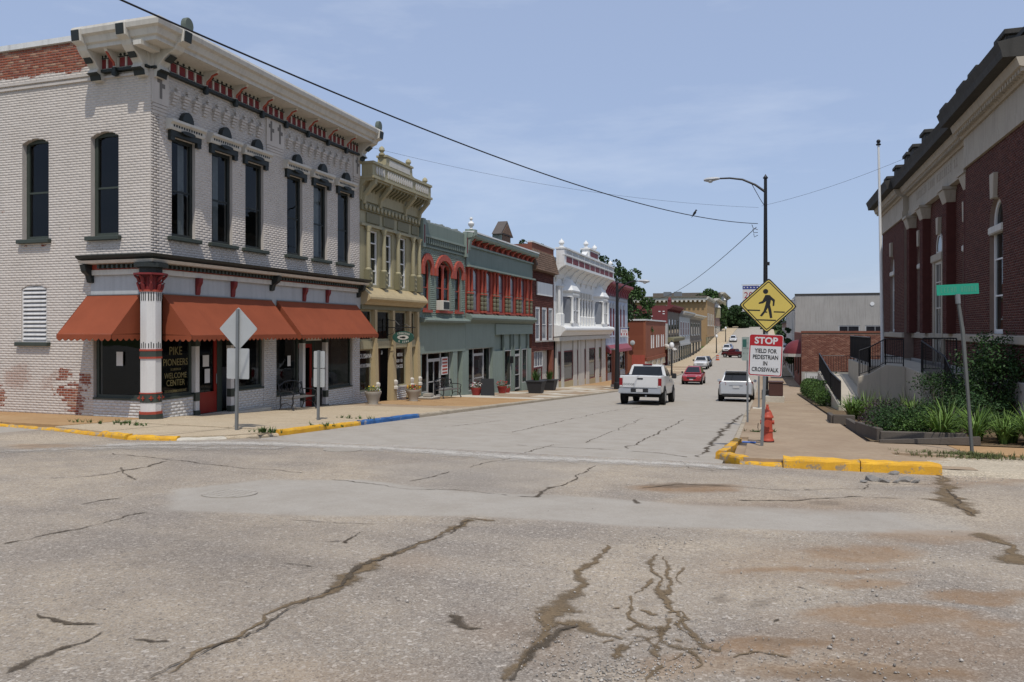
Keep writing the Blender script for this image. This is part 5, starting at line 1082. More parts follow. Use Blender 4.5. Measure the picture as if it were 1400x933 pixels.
for c in (a0 + 4.1, a1 - 3.9):
    pl = lambda k: [(c - 1.9 * k, 0), (c - 1.15 * k, .75 * k), (c + 1.15 * k, .75 * k), (c + 1.9 * k, 0)]
    def sec(k, z): return [F1(s, max(o, -.05), z) for s, o in pl(k)]
    def loft(q, k0, z0, k1, z1): A, B = sec(k0, z0), sec(k1, z1); q.add(A + B, [(i, (i + 1) % 4, 4 + (i + 1) % 4, 4 + i) for i in range(4)] + [(3, 2, 1, 0), (4, 5, 6, 7)])
    q = MB(); loft(q, 1, -.1, 1, .45); loft(q, 1, 2.6, 1, 3.0); loft(q, 1.12, 3.0, 1.16, 3.12); orl = q.build('oriel', PUREW, wb)
    q = MB(); loft(q, 1.16, 3.12, .45, 4.1); q.build('roof', PUREW, orl)
    q = MB(); loft(q, .93, .45, .93, 2.6); q.build('glazing', GREYGLASS, orl)
    for s, o in pl(1): MB().lathe([(.17, .45), (.17, .6), (.12, .66), (.12, 2.4), (.2, 2.6)], (*F1(s, o, 0)[:2], 0), 8).build('colonette', PUREW, orl, smooth=True)
    MB().box(F1, c - 1.05, c + 1.05, .69, .74, 1.45, 1.53).build('meeting_rail', PUREW, orl); MB().box(F1, c - .05, c + .05, .69, .74, .45, 2.6).build('mullion', PUREW, orl); q = MB()
    for k in range(6): q.disc(F1, c - 1 + k * .4, .76, 2.8, .12, .1, .06, 8)
    q.build('frieze_swags', PUREW, orl)
for i in range(6):
    s = 65.3 + i * 1.15; lathe_col(wb, -15.35, s, .3, 2.7, .13, PUREW, lower=.3)
    if i < 5: win(wb, F1, s + .2, s + .95, .5, 2.5, PUREW, GREYGLASS, o=-.1, fw=.08, rails=(.5,)); MB().box(F1, s + .15, s + 1.0, .02, .1, 2.75, 3.2).build('frieze_panel', CREAM, wb)
for s in (a0 + .9, a0 + 1.6, a1 - 1.3): lathe_col(wb, -15.3, s, .3, 3.4, .15, PUREW)
profile(wb, F1, [(0, .35), (.8, .18), (.95, .05), (.95, -.1), (.75, -.25), (.55, -.55), (0, -.6)], a0 - .05, a1 + .05, PUREW, 'shop_cornice'); MB().box(F1, a0, a1, -.28, .45, -.95, -.6).build('fascia', CREAM, wb)
zs = g(66) - .3
for p0, p1, kk in ((759.5, 762, 'c'), (762, 766, 'w'), (766, 770, 'c'), (770, 782.5, 'w'), (782.5, 788, 'c'), (788, 789.5, 'w'), (789.5, 793, 'c'), (793, 798, 'c'), (798, 800, 'w'), (800, 804.5, 'c'), (804.5, 813, 'w'), (813, 818, 'c'), (818, 821.5, 'w'), (821.5, 827, 'c')):
    A, B = yX(p0), yX(p1); zz = g((A + B) / 2) + .05
    if kk == 'c': MB().taper(F1, (A + .02, B - .02, -.1, .10), (A + .10, B - .10, -.05, .07), zz, -.95).build('shop_column', CREAM, wb)
    else: win(wb, F1, A, B, zz + .55, -1.8, MAROON, DARKGLASS, o=.04, fw=.09, rails=(), name='shop_window'); MB().box(F1, A, B, -.15, .0, -1.79, -.95).build('transom_panel', CREAM, wb); MB().box(F1, A, B, -.2, .08, zz - .2, zz + .55).build('bulkhead', TANCOL, wb)

# ------------------------------------------------------------------ pale blue building with rose cornice
bb = thing('pale_blue_building', 'pale blue brick building with rose red bracketed cornice behind the lamp post', 'building', (-15.5, 78, g(78)))
a0, a1 = 78.02, 91.3; W = [(yX(p) - .38, yX(p) + .38) for p in (831, 835, 838.8, 848.6, 853)]; hol = [(a, b, -.7, 2.3) for a, b in W]
cut_wall(F1, a0, a1, -1.9, 4.9, hol, -.3, 0).build('wall', PALEBLUE, bb); shell(bb, F1, a0, a1, -6.5, 4.8, 16, PALEBLUE)
for a, b in W: win(bb, F1, a, b, -.7, 2.3, MAROON, MAROON, o=.02, fw=.12, rails=(.5,), rise=.2); MB().box(F1, a - .1, b + .1, 0, .14, -.86, -.7).build('sill', PALEBLUE, bb); MB().prism(F1, [(a - .15, 2.2), (b + .15, 2.2), (b + .1, 2.65), ((a + b) / 2, 2.85), (a - .1, 2.65)], .0, .09, 'o').build('hood', GREYP, bb)
profile(bb, F1, [(0, 4.4), (.3, 4.45), (.7, 4.7), (.7, 4.95), (0, 5.0)], a0, a1 + .1, PINKR, 'cornice'); bk = MB().prism(F1, [(0, 3.6), (.12, 3.6), (.2, 4.1), (.5, 4.45), (0, 4.5)], a0 + .2, a0 + .5, 's').build('bracket', PINKR, bb); row(bb, bk, (0, 1.12, 0), 12)
q = MB()
for k in range(22): q.disc(F1, a0 + .5 + k * .58, 0, 3.25, .2, .22, .06, 8)
q.build('frieze_scrolls', GREYP, bb); MB().box(F1, a0, a1, 0, .1, 3.52, 3.62).build('frieze_rail', MAROON, bb)
profile(bb, F1, [(0, -1.7), (.5, -2.2), (.55, -2.5), (.45, -2.55), (0, -2.3)], a0, a1, PINKR, 'shop_canopy'); zs = g(84)
for (A, B, kk) in ((a0, a0 + 1, 'p'), (a0 + 1, a0 + 4.2, 'w'), (a0 + 4.2, a0 + 5, 'r'), (a0 + 5, a0 + 6.2, 'd'), (a0 + 6.2, a0 + 7.4, 'p'), (a0 + 7.4, a0 + 9, 'd'), (a0 + 9, a0 + 12.3, 'w'), (a0 + 12.3, a1, 'p')):
    if kk in 'pr': MB().box(F1, A, B, -.28, 0, zs - .6, -1.9).build('pier', OBRICK if kk == 'p' else MAROON, bb)
    else: win(bb, F1, A, B, zs + (.8 if kk == 'w' else .1), -2.1, GREYP if kk == 'w' else MAROON, GLASS, o=-.15, fw=.14, rails=(.7,), name='shop_window' if kk == 'w' else 'shop_door'); MB().box(F1, A, B, -.28, -.1, zs - .6, zs + (.8 if kk == 'w' else .1)).build('bulkhead', GREYP, bb)

# ================================================================== farther along the street
TANW = M('ochre_stucco', (.33, .215, .11), .85, .12, .5, 10, .15, streak=.2)
GREYBR = M('grey_brown_front', (.16, .135, .11), .8, .15, .8, 12, .15, streak=.3)
PINKB = M('pinkish_brick', (.24, .15, .12), .9, .15, .8, 12, .2)
DKRED = M('faded_maroon_brick', (.17, .045, .045), .9, .15, .5, 10, .2, streak=.25)
ORBR = M('orange_brick_wall', (.25, .085, .045), .9, .15, .6, 12, .25)
def far_front(par, y0, y1, zt, wall, wins, wz, trim, zshop, frame=PUREW, depth=20, holes=True, glass=GREYGLASS, corn=.5, side=None, cm=None):
    """upper storey with real openings, cornice, shop opening and party walls"""
    hol = [(a, b, wz[0], wz[1]) for a, b in wins]; cut_wall(F1, y0, y1, zshop, zt, hol, -.4, 0).build('wall', wall, par); shell(par, F1, y0, y1, -8, zt - .05, depth, side or wall)
    for a, b in wins: win(par, F1, a, b, wz[0], wz[1], frame, glass, o=.03, fw=.16, rails=(.5,)); MB().box(F1, a - .15, b + .15, 0, .15, wz[0] - .18, wz[0]).build('sill', trim, par)
    profile(par, F1, [(0, zt - .7), (corn * .5, zt - .6), (corn, zt - .2), (corn, zt + .05), (0, zt + .1)], y0, y1, cm or trim, 'cornice'); n = max(3, int((y1 - y0) / 2.2))
    bk = MB().prism(F1, [(0, zt - 1.1), (.2, zt - 1.0), (corn * .8, zt - .3), (0, zt - .3)], y0 + .4, y0 + .7, 's').build('bracket', cm or trim, par); row(par, bk, (0, (y1 - y0 - 1) / (n - 1), 0), n)
def far_shop(par, y0, y1, zshop, n, col, fr_, z=None):
    MB().box(F1, y0, y1, -.3, .15, zshop - .5, zshop).build('fascia', col, par); w = (y1 - y0) / n
    for i in range(n):
        A, B = y0 + w * i, y0 + w * (i + 1); zz = g((A + B) / 2) + .05; MB().box(F1, A, A + w * .22, -.3, .1, zz - .5, zshop - .5).build('shop_column', fr_, par)
        win(par, F1, A + w * .22, B, zz + .6, zshop - .5, fr_, DARKGLASS, o=.02, fw=.12, rails=(.7,), name='shop_window'); MB().box(F1, A + w * .22, B, -.35, -.1, zz - .5, zz + .6).build('bulkhead', col, par)
# low red brick building with paired slit windows
rb = thing('low_red_brick_building', 'low red brick building with pairs of white slit windows and a satellite dish', 'building', (-15.5, 106, g(106))); F3 = F('y', 106.0, -1)
yw = [yX(p) for p in (890.5, 893.2, 897.6, 900.3, 904.2, 906.6)]; hol = [(c - .42, c + .42, -2.8, -.9) for c in yw]; cut_wall(F1, 106.0, 128, -4.0, 1.15, hol, -.3, 0).build('wall', ORBR, rb)
for c in yw: win(rb, F1, c - .42, c + .42, -2.8, -.9, PUREW, PUREW, o=.06, fw=.1, rails=())
MB().box(F1, 106, 128, -.4, .15, 1.15, 1.35).build('coping', COPING, rb); far_shop(rb, 106.3, 127.9, -4.0, 4, ORBR, CREAM)
cut_wall(F3, -36, -15.802, -7, 1.15, [(-20.2, -17.9, -2.9, -.9), (-20.4, -18.2, -6.2, -3.4)], -.3, 0).build('wall', OBRICK, rb); win(rb, F3, -20.2, -17.9, -2.9, -.9, PUREW, DARKGLASS, o=0, fw=.25, rails=(.5,)); win(rb, F3, -20.4, -18.2, -6.2, -3.4, CREAM, GREYGLASS, o=-.02, fw=.2, rails=(), name='poster_window')
MB().box(F3, -36, -15.5, -.35, .12, 1.151, 1.36).build('coping', COPING, rb); MB().box(F1, 106.31, 127.9, -20, -.301, .5, .8).build('roof', ROOFM, rb); MB().box(F1, 106.5, 127.5, -18, -1.2, -6.8, .4).build('interior', INTERIOR, rb)
MB().box(F3, -17.4, -15.6, .01, .05, -7, -3.6).build('painted_panel', CORAL, rb)
ds = thing('satellite_dish', 'small grey satellite dish on the side wall of the low red brick building', 'satellite dish', (-17.2, 105.6, -2.6)); MB().lathe([(.05, 0), (.22, .02), (.34, .07), (.33, .08), (.21, .03), (.03, .02)], (-17.2, 105.3, -1.9), 14, 'y').build('dish', GREYP, ds, smooth=True); MB().tube([(-17.2, 105.95, -2.5), (-17.2, 105.6, -2.3), (-17.2, 105.35, -1.95)], .05, 6).build('arm', STEEL, ds)
# taller maroon-sided building with dark green front
mg = thing('maroon_sided_building', 'building with sloping maroon brick side wall and dark olive Victorian front', 'building', (-15.5, 131, g(131))); F4 = F('y', 131.0, -1)
MB().prism(F4, [(-15.5, -6.5), (-15.5, 3.9), (-18, 3.3), (-23, 2.2), (-30, 1.6), (-36, 1.5), (-36, -6.5)], -.3, 0, 'o').build('wall', DKRED, mg); q = MB()
for (s, z) in ((-22, 1.75), (-20.6, 1.5), (-19.8, 1.62), (-19, 1.55), (-18.4, 1.6), (-17, 2.9), (-16.3, 2.9), (-16.3, 2.5), (-21, 2.3), (-18.3, 2.1)): q.box(F4, s, s + .35, .003, .012, z, z + .14)
q.build('patch_marks', PUREW, mg)
far_front(mg, 131.02, 150, 4.0, GREYBR, [(132.6 + 4.5 * i, 135 + 4.5 * i) for i in range(4)], (-.9, 1.8), GREYBR, -2.6, frame=GREYBR, glass=DARKGLASS, corn=.9, side=DKRED, cm=DKRED); far_shop(mg, 131.1, 150, -2.6, 5, GREYBR, CREAM)
MB().prism(F1, [(0, -2.5), (1.6, -3.4), (1.6, -3.55), (0, -2.8)], 127.0, 131.0, 's').build('porch_canopy', CREAM, mg); MB().box(F1, 128.05, 130.98, -.5, .05, -3.4, .9).build('stair_tower', CREAM, mg)
q = MB().box(F1, 131.2, 131.9, .0, .5, 3.9, 4.6); q.lathe([(.3, 0), (.35, .3), (.2, .6), (.02, .8)], (-15.2, 131.5, 4.6), 8); q.build('chimney_post', DKRED, mg)
profile(mg, F1, [(0, -2.3), (1.0, -2.1), (1.1, -1.6), (0, -1.4)], 131.2, 150, OLIVED, 'balcony_cornice')
h1 = thing('grey_victorian_building', 'slim grey-white Victorian shop building between the maroon and the ochre buildings', 'building', (-15.5, 150, g(150)))
far_front(h1, 150.02, 172, 3.4, GREYP, [(152 + 5 * i, 154.4 + 5 * i) for i in range(4)], (-1.4, 1.5), GREYP, -2.8, frame=PUREW, glass=MAROON, corn=1.2); far_shop(h1, 150.1, 172, -2.8, 5, GREYP, DKGREEN)
h2 = thing('brown_victorian_building', 'brown Victorian shop building in front of the ochre side wall', 'building', (-15.5, 172, g(172)))
far_front(h2, 172.02, 204, 3.2, GREYBR, [(175 + 6.5 * i, 178 + 6.5 * i) for i in range(4)], (-1.4, 1.4), CREAM, -2.6, frame=CREAM, corn=1.4, glass=DARKGLASS); far_shop(h2, 172.1, 204, -2.6, 4, GREYBR, BLACKP)
# big ochre building
oc = thing('ochre_building', 'large ochre stucco building with cream dentil cornice at the bend of the street', 'building', (-15.5, 225, g(225))); F5 = F('y', 225.0, -1)
cut_wall(F5, -75, -15.8, -7, 9.2, [(-20.4, -18.6, 5.1, 7.6)], -.3, 0).build('wall', TANW, oc); win(oc, F5, -20.4, -18.6, 5.1, 7.6, CREAM, GREYGLASS, o=-.05, fw=.3, rails=(.5,)); MB().box(F5, -75, -15.5, -.3, 1.0, 8.2, 9.0).build('cornice', CREAM, oc); MB().box(F5, -75, -15.5, -.3, 1.3, 9.001, 9.4).build('cornice_cap', GREYBR, oc)
dn = MB().box(F5, -74, -73.4, .2, 1.1, 7.7, 8.2).build('dentil', CREAM, oc); row(oc, dn, (1.25, 0, 0), 47)
far_front(oc, 225.02, 258, 9.2, TANW, [(228 + 7.5 * i, 231 + 7.5 * i) for i in range(4)], (1.0, 4.5), CREAM, -1.8, depth=58); far_shop(oc, 225.1, 258, -1.8, 5, TANW, OLIVED)
MB().box(ID, -60, -38, 228, 250, 9.0, 11.6).build('penthouse', LBRICK, oc)
for s in (-28, -25): MB().box(ID, s, s + 2, 227, 230, 9.0, 10.8).build('roof_unit', STEEL, oc)
for (y0, y1, zt, mt, nm, lb, fr_) in ((258, 296, 7.6, PINKB, 'pink_brick_building', 'pinkish brick building with white parapet beyond the ochre building', PUREW), (296, 352, 9.5, GREYBR, 'end_brick_building', 'last tall brick building before the trees on the left side of the street', CREAM)):
    hh = thing(nm, lb, 'building', (-15.5, y0, g(y0))); far_front(hh, y0 + .02, y1, zt + g(y0) + 5, mt, [(y0 + 3 + 9 * i, y0 + 6.5 + 9 * i) for i in range(int((y1 - y0) / 9))], (zt + g(y0) + .5, zt + g(y0) + 3.2), CREAM, g(y0) + 4.2, frame=fr_, depth=25, glass=DARKGLASS, corn=1.6); far_shop(hh, y0 + .1, y1, g(y0) + 4.2, 5, mt, CREAM)
    c_ = y0 + 6; MB().taper(F1, (c_ - 2, c_ + 2, 0, 1.8), (c_ - .4, c_ + .4, 0, .3), zt + g(y0) + 2.2, zt + g(y0) + 4).build('oriel_roof', PUREW, hh); MB().box(F1, c_ - 1.8, c_ + 1.8, 0, 1.6, zt + g(y0) - 1.2, zt + g(y0) + 2.2).build('oriel', OLIVE, hh)

# ================================================================== right side, beyond the red civic building
F6 = F('y', 74.0, -1); Fr = F('x', 3.2, -1)
lb = thing('low_brick_shop', 'low flat-roofed speckled red brick building with maroon dome awning beyond the ramp', 'building', (3.2, 74, g(74)))
MB().box(F6, 3.2, 24, -.3, 0, -3.85, -.35).build('wall', MORTARR, lb); bricks(F6, 3.2, 17, -3.85, -.5, [], LBRICK, 'brickwork', lb, bl=.28, bh=.09); MB().box(F6, 3.15, 24, -.35, .06, -.349, -.18).build('coping', SIDE_RED, lb); MB().box(F6, 3.2, 24, -.3, .05, -6, -3.851).build('foundation', CONC, lb)
cut_wall(Fr, 74.302, 92, -6, -.35, [(75.5, 78, -5.3, -2.4), (79.5, 84, -4.6, -2.4), (85.5, 90, -4.6, -2.4)], -.3, 0).build('wall', SIDE_RED, lb)
for (a, b, c) in ((75.5, 78, -5.3), (79.5, 84, -4.6), (85.5, 90, -4.6)): win(lb, Fr, a, b, c, -2.4, BLACKP, DARKGLASS, o=-.1, fw=.12, rails=())
MB().box(ID, 3.51, 24, 74.31, 92, -1.0, -.6).build('roof', ROOFM, lb); MB().box(ID, 4.5, 23.5, 75, 91.5, -5.8, -1.1).build('interior', INTERIOR, lb)
aw = thing('dome_awning', 'small maroon dome awning over the door of the low brick shop', 'awning', Fr(77, .6, -2.4)); q = MB(); N = 8; vv = []
for i in range(N + 1):
    for j in range(7): a_, b_ = math.pi * i / N, math.pi / 2 * j / 6; vv.append(Fr(77 - 1.6 * math.cos(a_) * math.cos(b_ * .98), 1.5 * math.sin(a_) * math.cos(b_ * .98), -2.3 + 1.3 * math.sin(b_)))
q.add(vv, [(i * 7 + j, i * 7 + j + 1, (i + 1) * 7 + j + 1, (i + 1) * 7 + j) for i in range(N) for j in range(6)]); q.build('cloth', MAROON, aw, smooth=True)
q = MB(); pts = [Fr(77 - 1.62 * math.cos(math.pi * i / N), 1.52 * math.sin(math.pi * i / N), -2.3) for i in range(N + 1)]
for A, B in zip(pts, pts[1:]): q.quad(A, B, (B[0], B[1], B[2] - .28), (A[0], A[1], A[2] - .28))
q.build('valance', CREAM, aw, fix=False)
F7 = F('y', 92.0, -1); gbld = thing('grey_rendered_building', 'tall grey-white rendered building with stained side wall behind the flagpole', 'building', (3.3, 92, g(92)))
cut_wall(F7, 3.3, 30, -6, 3.75, [(7.8, 9.95, -.5, .38), (10.5, 12.7, -.5, .38)], -.3, 0).build('wall', CONC, gbld); MB().box(F7, 3.25, 12.6, -.35, .05, 3.751, 3.95).build('coping', STONED, gbld); MB().box(F7, 12.6, 30, -.35, .05, 3.751, 3.8).build('coping', STONED, gbld)
for a, b in ((7.8, 9.95), (10.5, 12.7)): win(gbld, F7, a, b, -.5, .38, GREYP, DARKGLASS, o=-.03, fw=.1, rails=(), mulls=(.45,))
MB().disc(F7, 11.2, .0, 2.75, .22, .22, .05, 10).build('wall_anchor', PUREW, gbld)
Fr2 = F('x', 3.3, -1); cut_wall(Fr2, 92.302, 128, -7, 3.75, [(94 + 5.5 * i, 96.2 + 5.5 * i, -.6, 2) for i in range(6)] + [(93.5 + 8.5 * i, 100 + 8.5 * i, -5.6, -2.6) for i in range(4)], -.3, 0).build('wall', CREAM, gbld)
for i in range(6): win(gbld, Fr2, 94 + 5.5 * i, 96.2 + 5.5 * i, -.6, 2, PUREW, DARKGLASS, o=-.1, fw=.14)
for i in range(4): win(gbld, Fr2, 93.5 + 8.5 * i, 100 + 8.5 * i, -5.6, -2.6, BLACKP, DARKGLASS, o=-.1, fw=.14, rails=(), mulls=(.33, .66))
MB().box(ID, 3.61, 30, 92.31, 128, 3.0, 3.3).build('roof', ROOFM, gbld); MB().box(ID, 4.6, 29.5, 93, 127.5, -6.8, 2.9).build('interior', INTERIOR, gbld); MB().box(Fr2, 92.0, 128, .0, 1.8, -2.45, -2.2).build('street_canopy', GREYP, gbld)
q = MB(); 
for p in ((2.2, 93, 0), (2.2, 96, 0)): q.tube([(p[0], p[1], 2.0), (p[0], p[1], 3.4)], .06, 5)
q.tube([(2.2, 93, 3.3), (3.3, 93, 3.3)], .05, 5); q.tube([(2.2, 93, 2.1), (3.3, 93, 2.1)], .05, 5); q.build('sign_gantry', STEEL, gbld)
fb = thing('far_right_block', 'distant brick block on the right side of the street before the trees', 'building', (3.3, 132, g(132))); MB().box(ID, 3.4, 26, 132, 165, -8, 1.0).build('wall', PINKB, fb); MB().box(ID, 3.2, 26.2, 131.8, 165.2, 1.0, 1.3).build('coping', STONED, fb)
for i in range(5): win(fb, F('x', 3.4, -1), 134 + 6 * i, 137.5 + 6 * i, -5.5, -2.6, BLACKP, DARKGLASS, o=.06, fw=.15, rails=()); win(fb, F('x', 3.4, -1), 134.5 + 6 * i, 136.5 + 6 * i, -1.6, .2, PUREW, DARKGLASS, o=.06, fw=.15)

# lamp posts and parked details up the far hill
for i, (X_, Y_) in enumerate(((-10.9, 190), (-10.9, 236), (-.2, 150), (-.2, 205))):
    zz = g(Y_) + .11; o = thing('globe_lamp_post', ('short lamp post beside the farthest parked white cars', 'short lamp post in front of the ochre building', 'short lamp post on the right pavement beyond the dome awning', 'farthest short lamp post on the right pavement')[i], 'street lamp', (X_, Y_, zz), group='far globe lamp posts')
    MB().tube([(X_, Y_, zz), (X_, Y_, zz + .7), (X_, Y_, zz + 3.6)], [.2, .13, .1], 8).build('post', BLACKIRON, o); MB().lathe([(.12, 0), (.3, .2), (.32, .45), (.22, .72), (.06, .85)], (X_, Y_, zz + 3.6), 10).build('globe', M('white_globe', (.7, .7, .68), .3, .03), o, smooth=True)

# ================================================================== red brick civic building on the right
FC, FD = F('x', 7.0, -1), F('x', 7.45, -1)
DKBR = M('dark_brick_return', (.085, .026, .021), .9, .2, 3, 20, .3)
cv_ = thing('civic_building', 'dark red brick civic building with pale stone entablature and dark heavy cornice', 'building', (7, 24.1, g(24)))
PV = [(24.1, 31.9), (44.9, 52.7)]; CT = (31.9, 44.9); ZB, ZS = -.2, 5.85
def civic_wall(fr, a, b, cs, ww, base):
    hol = [(c - ww / 2, c + ww / 2, -.15, 4.2) for c in cs]; mb = cut_wall(fr, a, b, -1.55, ZS, hol, -.45, 0)
    for c in cs: arch_fill(mb, fr, c - ww / 2, c + ww / 2, 3.45, .75, -.45, 0)
    mb.build('wall', MORTARR, cv_)
    bricks(fr, a, b, -1.5, ZS, [(h[0], h[1], h[2], 3.45) for h in hol], RBRICK, 'brickwork', cv_, bl=.22, bh=.068, arches=[(h[0], h[1], 3.45, .75) for h in hol], keep=lambda s, z: not (-.47 < z < -.19))
    MB().box(fr, a, b, -.02, .12, -.46, -.2).build('belt_course', STONE, cv_, bevel=.02); MB().box(fr, a, b, -.45, .14, -6.0, -1.52).build('base', CONC, cv_, bevel=.02)
    for h in hol:
        c = (h[0] + h[1]) / 2; win(cv_, fr, h[0], h[1], -.15, 4.2, PUREW, GLASS, o=-.13, fw=.14, rails=(.28, .55, .79), rise=.75); MB().box(fr, h[0] - .05, h[1] + .05, -.3, .06, -.2, -.15).build('sill', STONE, cv_)
        MB().box(fr, h[0] - .02, h[1] + .02, -.2, .05, 3.05, 3.30).build('transom_bar', CREAM, cv_, bevel=.03); MB().prism(fr, [(c - .16, 4.15), (c + .16, 4.15), (c + .24, 4.95), (c - .24, 4.95)], -.1, .14, 'o').build('keystone', STONE, cv_, bevel=.015)
for (a, b) in PV: civic_wall(FC, a, b, [(a + b) / 2], 1.5, 0)
civic_wall(FD, CT[0] + .001, CT[1] - .001, [33.7, 43.1], 1.4, 0)
# central doorway bay gets its own surround
for c in (38.4,):
    MB().box(FD, c - 1.15, c + 1.15, .01, .2, 3.0, 3.35).build('door_cornice', STONE, cv_, bevel=.03); MB().box(FD, c - 1.0, c - .72, .01, .14, -1.6, 3.0).build('door_jamb', STONE, cv_); MB().box(FD, c + .72, c + 1.0, .01, .14, -1.6, 3.0).build('door_jamb', STONE, cv_)
    w = win(cv_, FD, c - .72, c + .72, -1.6, 3.0, CREAM, DARKGLASS, o=.08, fw=.12, rails=(.55, .8), mulls=(.5,), name='entrance_door'); win(cv_, FD, c - .6, c + .6, 3.36, 4.25, CREAM, DARKGLASS, o=.06, fw=.1, rails=(), rise=.5)
    MB().prism(FD, [(c - .16, 4.2), (c + .16, 4.2), (c + .24, 4.95), (c - .24, 4.95)], .01, .16, 'o').build('keystone', STONE, cv_)
for c in (32.35, 35.9, 40.9, 44.45):
    q = MB().box(FD, c - .36, c + .36, .0, .34, -.2, 5.2).build('pilaster', DKBR, cv_); bricks(F('x', 7.45 - .34, -1), c - .36, c + .36, -.2, 5.2, [], RBRICK, 'pilaster_brickwork', cv_, bl=.22, bh=.068)
    MB().taper(FD, (c - .37, c + .37, 0, .35), (c - .5, c + .5, 0, .5), 5.2, 5.72).build('capital', STONE, q, bevel=.02); MB().box(FD, c - .54, c + .54, 0, .54, 5.72, 5.84).build('abacus', STONE, q)
def entab(fr, a, b, k):
    MB().box(fr, a, b, -.45, .10 + k, 5.85, 6.2).build('architrave', STONE, cv_); MB().box(fr, a, b, -.45, .06 + k, 6.2, 6.95).build('frieze', STONE, cv_)
    profile(cv_, fr, [(-.4, 6.95), (.14 + k, 6.95), (.24 + k, 7.1), (.42 + k, 7.16), (.5 + k, 7.4), (-.4, 7.4)], a, b, STONE, 'bed_mould'); profile(cv_, fr, [(-.4, 7.4), (.82 + k, 7.42), (.86 + k, 7.62), (.95 + k, 7.86), (.1, 8.0), (-.4, 8.0)], a, b, STONED, 'cornice')
    n = int((b - a) / .24); d_ = MB().box(fr, a + .05, a + .17, .15 + k, .36 + k, 7.02, 7.14).build('dentil', STONE, cv_); row(cv_, d_, (0, .24, 0), n)
entab(FC, *PV[0], 0); entab(FC, *PV[1], 0); entab(FD, CT[0] + .002, CT[1] - .002, .18)
marks(cv_, FD, 38.4, .2405, 6.58, 8.6, .36, 24, M('carved_letters', (.29, .25, .20), .9))
MB().box(FC, 24.1, 52.7, -.75, -.35, 8.0, 8.75).build('parapet', STONED, cv_); MB().box(FC, 24.0, 52.8, -.85, -.25, 8.75, 8.9).build('parapet_cap', STONED, cv_)
for c in (24.6, 28.0, 31.4, 33.2, 36.2, 40.6, 43.6, 45.4, 48.8, 52.2): MB().box(FC, c - .5, c + .5, -.9, -.15, 8.001, 9.15).build('parapet_pier', STONED, cv_, bevel=.03); MB().box(FC, c - .58, c + .58, -.98, -.07, 9.15, 9.32).build('pier_cap', STONED, cv_, bevel=.02)
MB().box(ID, 7.46, 26, 24.1, 24.5, -6, 8.0).build('side_wall', SIDE_RED, cv_); MB().box(ID, 7.46, 26, 52.3, 52.7, -6, 8.0).build('side_wall', SIDE_RED, cv_); MB().box(ID, 25.7, 26, 24.5, 52.3, -6, 8).build('back_wall', SIDE_RED, cv_); MB().box(ID, 7.46, 25.7, 24.51, 52.29, 7.5, 7.9).build('roof', ROOFM, cv_); MB().box(ID, 9.0, 25.4, 24.8, 52, -5.8, 7.3).build('interior', INTERIOR, cv_)

# ------------------------------------------------------------------ entrance ramp, steps and railings
rp = thing('entrance_ramp', 'pale concrete entrance ramp and landing in front of the red civic building', 'ramp', (4, 34, g(34)))
SUNC = M('pale_new_concrete', (.46, .41, .33), .85, .1, 1, 20, .15, streak=.25)
def wedge(x0, x1, y0, y1, za0, za1, name, mat=SUNC): 
    q = MB(); q.add([(x0, y0, -6), (x1, y0, -6), (x1, y1, -6), (x0, y1, -6), (x0, y0, za0), (x1, y0, za0), (x1, y1, za1), (x0, y1, za1)], [(3, 2, 1, 0), (4, 5, 6, 7), (0, 1, 5, 4), (1, 2, 6, 5), (2, 3, 7, 6), (3, 0, 4, 7)]); return q.build(name, mat, rp, bevel=.015)
wedge(3.0, 4.3, 33.6, 45, g(33.6) + .14, -2.5, 'ramp_slab'); wedge(2.85, 2.999, 33.6, 46.4, g(33.6) + .32, -2.35, 'kerb_wall'); wedge(3.0, 7.2, 45.001, 46.4, -2.5, -2.5, 'landing')
q = MB().prism(F('y', 36.6, -1), [(3.9, -6), (5.75, -6), (5.75, -1.62), (5.0, -1.55), (4.35, -1.95), (3.9, -2.1)], -.3, 0, 'o').build('cheek_wall', SUNC, rp, bevel=.015); wedge(4.301, 7.1, 36.901, 45, -1.62, -1.62, 'platform'); wedge(5.751, 7.1, 33.2, 36.899, -1.7, -1.62, 'platform')
for k in range(5): MB().box(ID, 3.9 + .3 * k, 4.25 + .3 * k, 36.901 - .002, 37.0, -6, -6.1).build('step', SUNC, rp) if False else None
def railing(label, path, hgt, gap=.13, posts=1.6, tilt=0):
    P_ = [Vector(p) for p in path]; r_ = thing('railing', label, 'railing', tuple(P_[0])); top, pk, ps = MB(), MB(), MB()
    top.tube([tuple(p + Vector((0, 0, hgt))) for p in P_], .028, 6); top.tube([tuple(p + Vector((0, 0, .12))) for p in P_], .018, 6)
    for A, B in zip(P_, P_[1:]):
        L_ = (B - A).length; n = int(L_ / gap)
        for i in range(n + 1): c = A.lerp(B, i / n); pk.tube([tuple(c + Vector((0, 0, .12))), tuple(c + Vector((0, 0, hgt)))], .011, 4)
        m_ = max(1, int(L_ / posts))
        for i in range(m_ + 1): c = A.lerp(B, i / m_); ps.tube([tuple(c - Vector((0, 0, .05))), tuple(c + Vector((0, 0, hgt)))], .026, 6)
    top.build('rails', BLACKIRON, r_); pk.build('pickets', BLACKIRON, r_); ps.build('posts', BLACKIRON, r_); return r_
railing('black picket railing along the pavement edge of the ramp', [(2.93, 33.7, g(33.6) + .32), (2.93, 38.5, -2.98), (2.93, 46.3, -2.35)], .98, gap=.11)
railing('black picket railing across the far landing of the ramp', [(3.0, 46.3, -2.5), (7.0, 46.3, -2.5)], 1.0)
railing('black stepped railing on top of the cheek wall', [(3.95, 36.75, -2.1), (4.35, 36.75, -1.95), (5.0, 36.75, -1.58), (5.7, 36.75, -1.6)], 1.15, gap=.07)
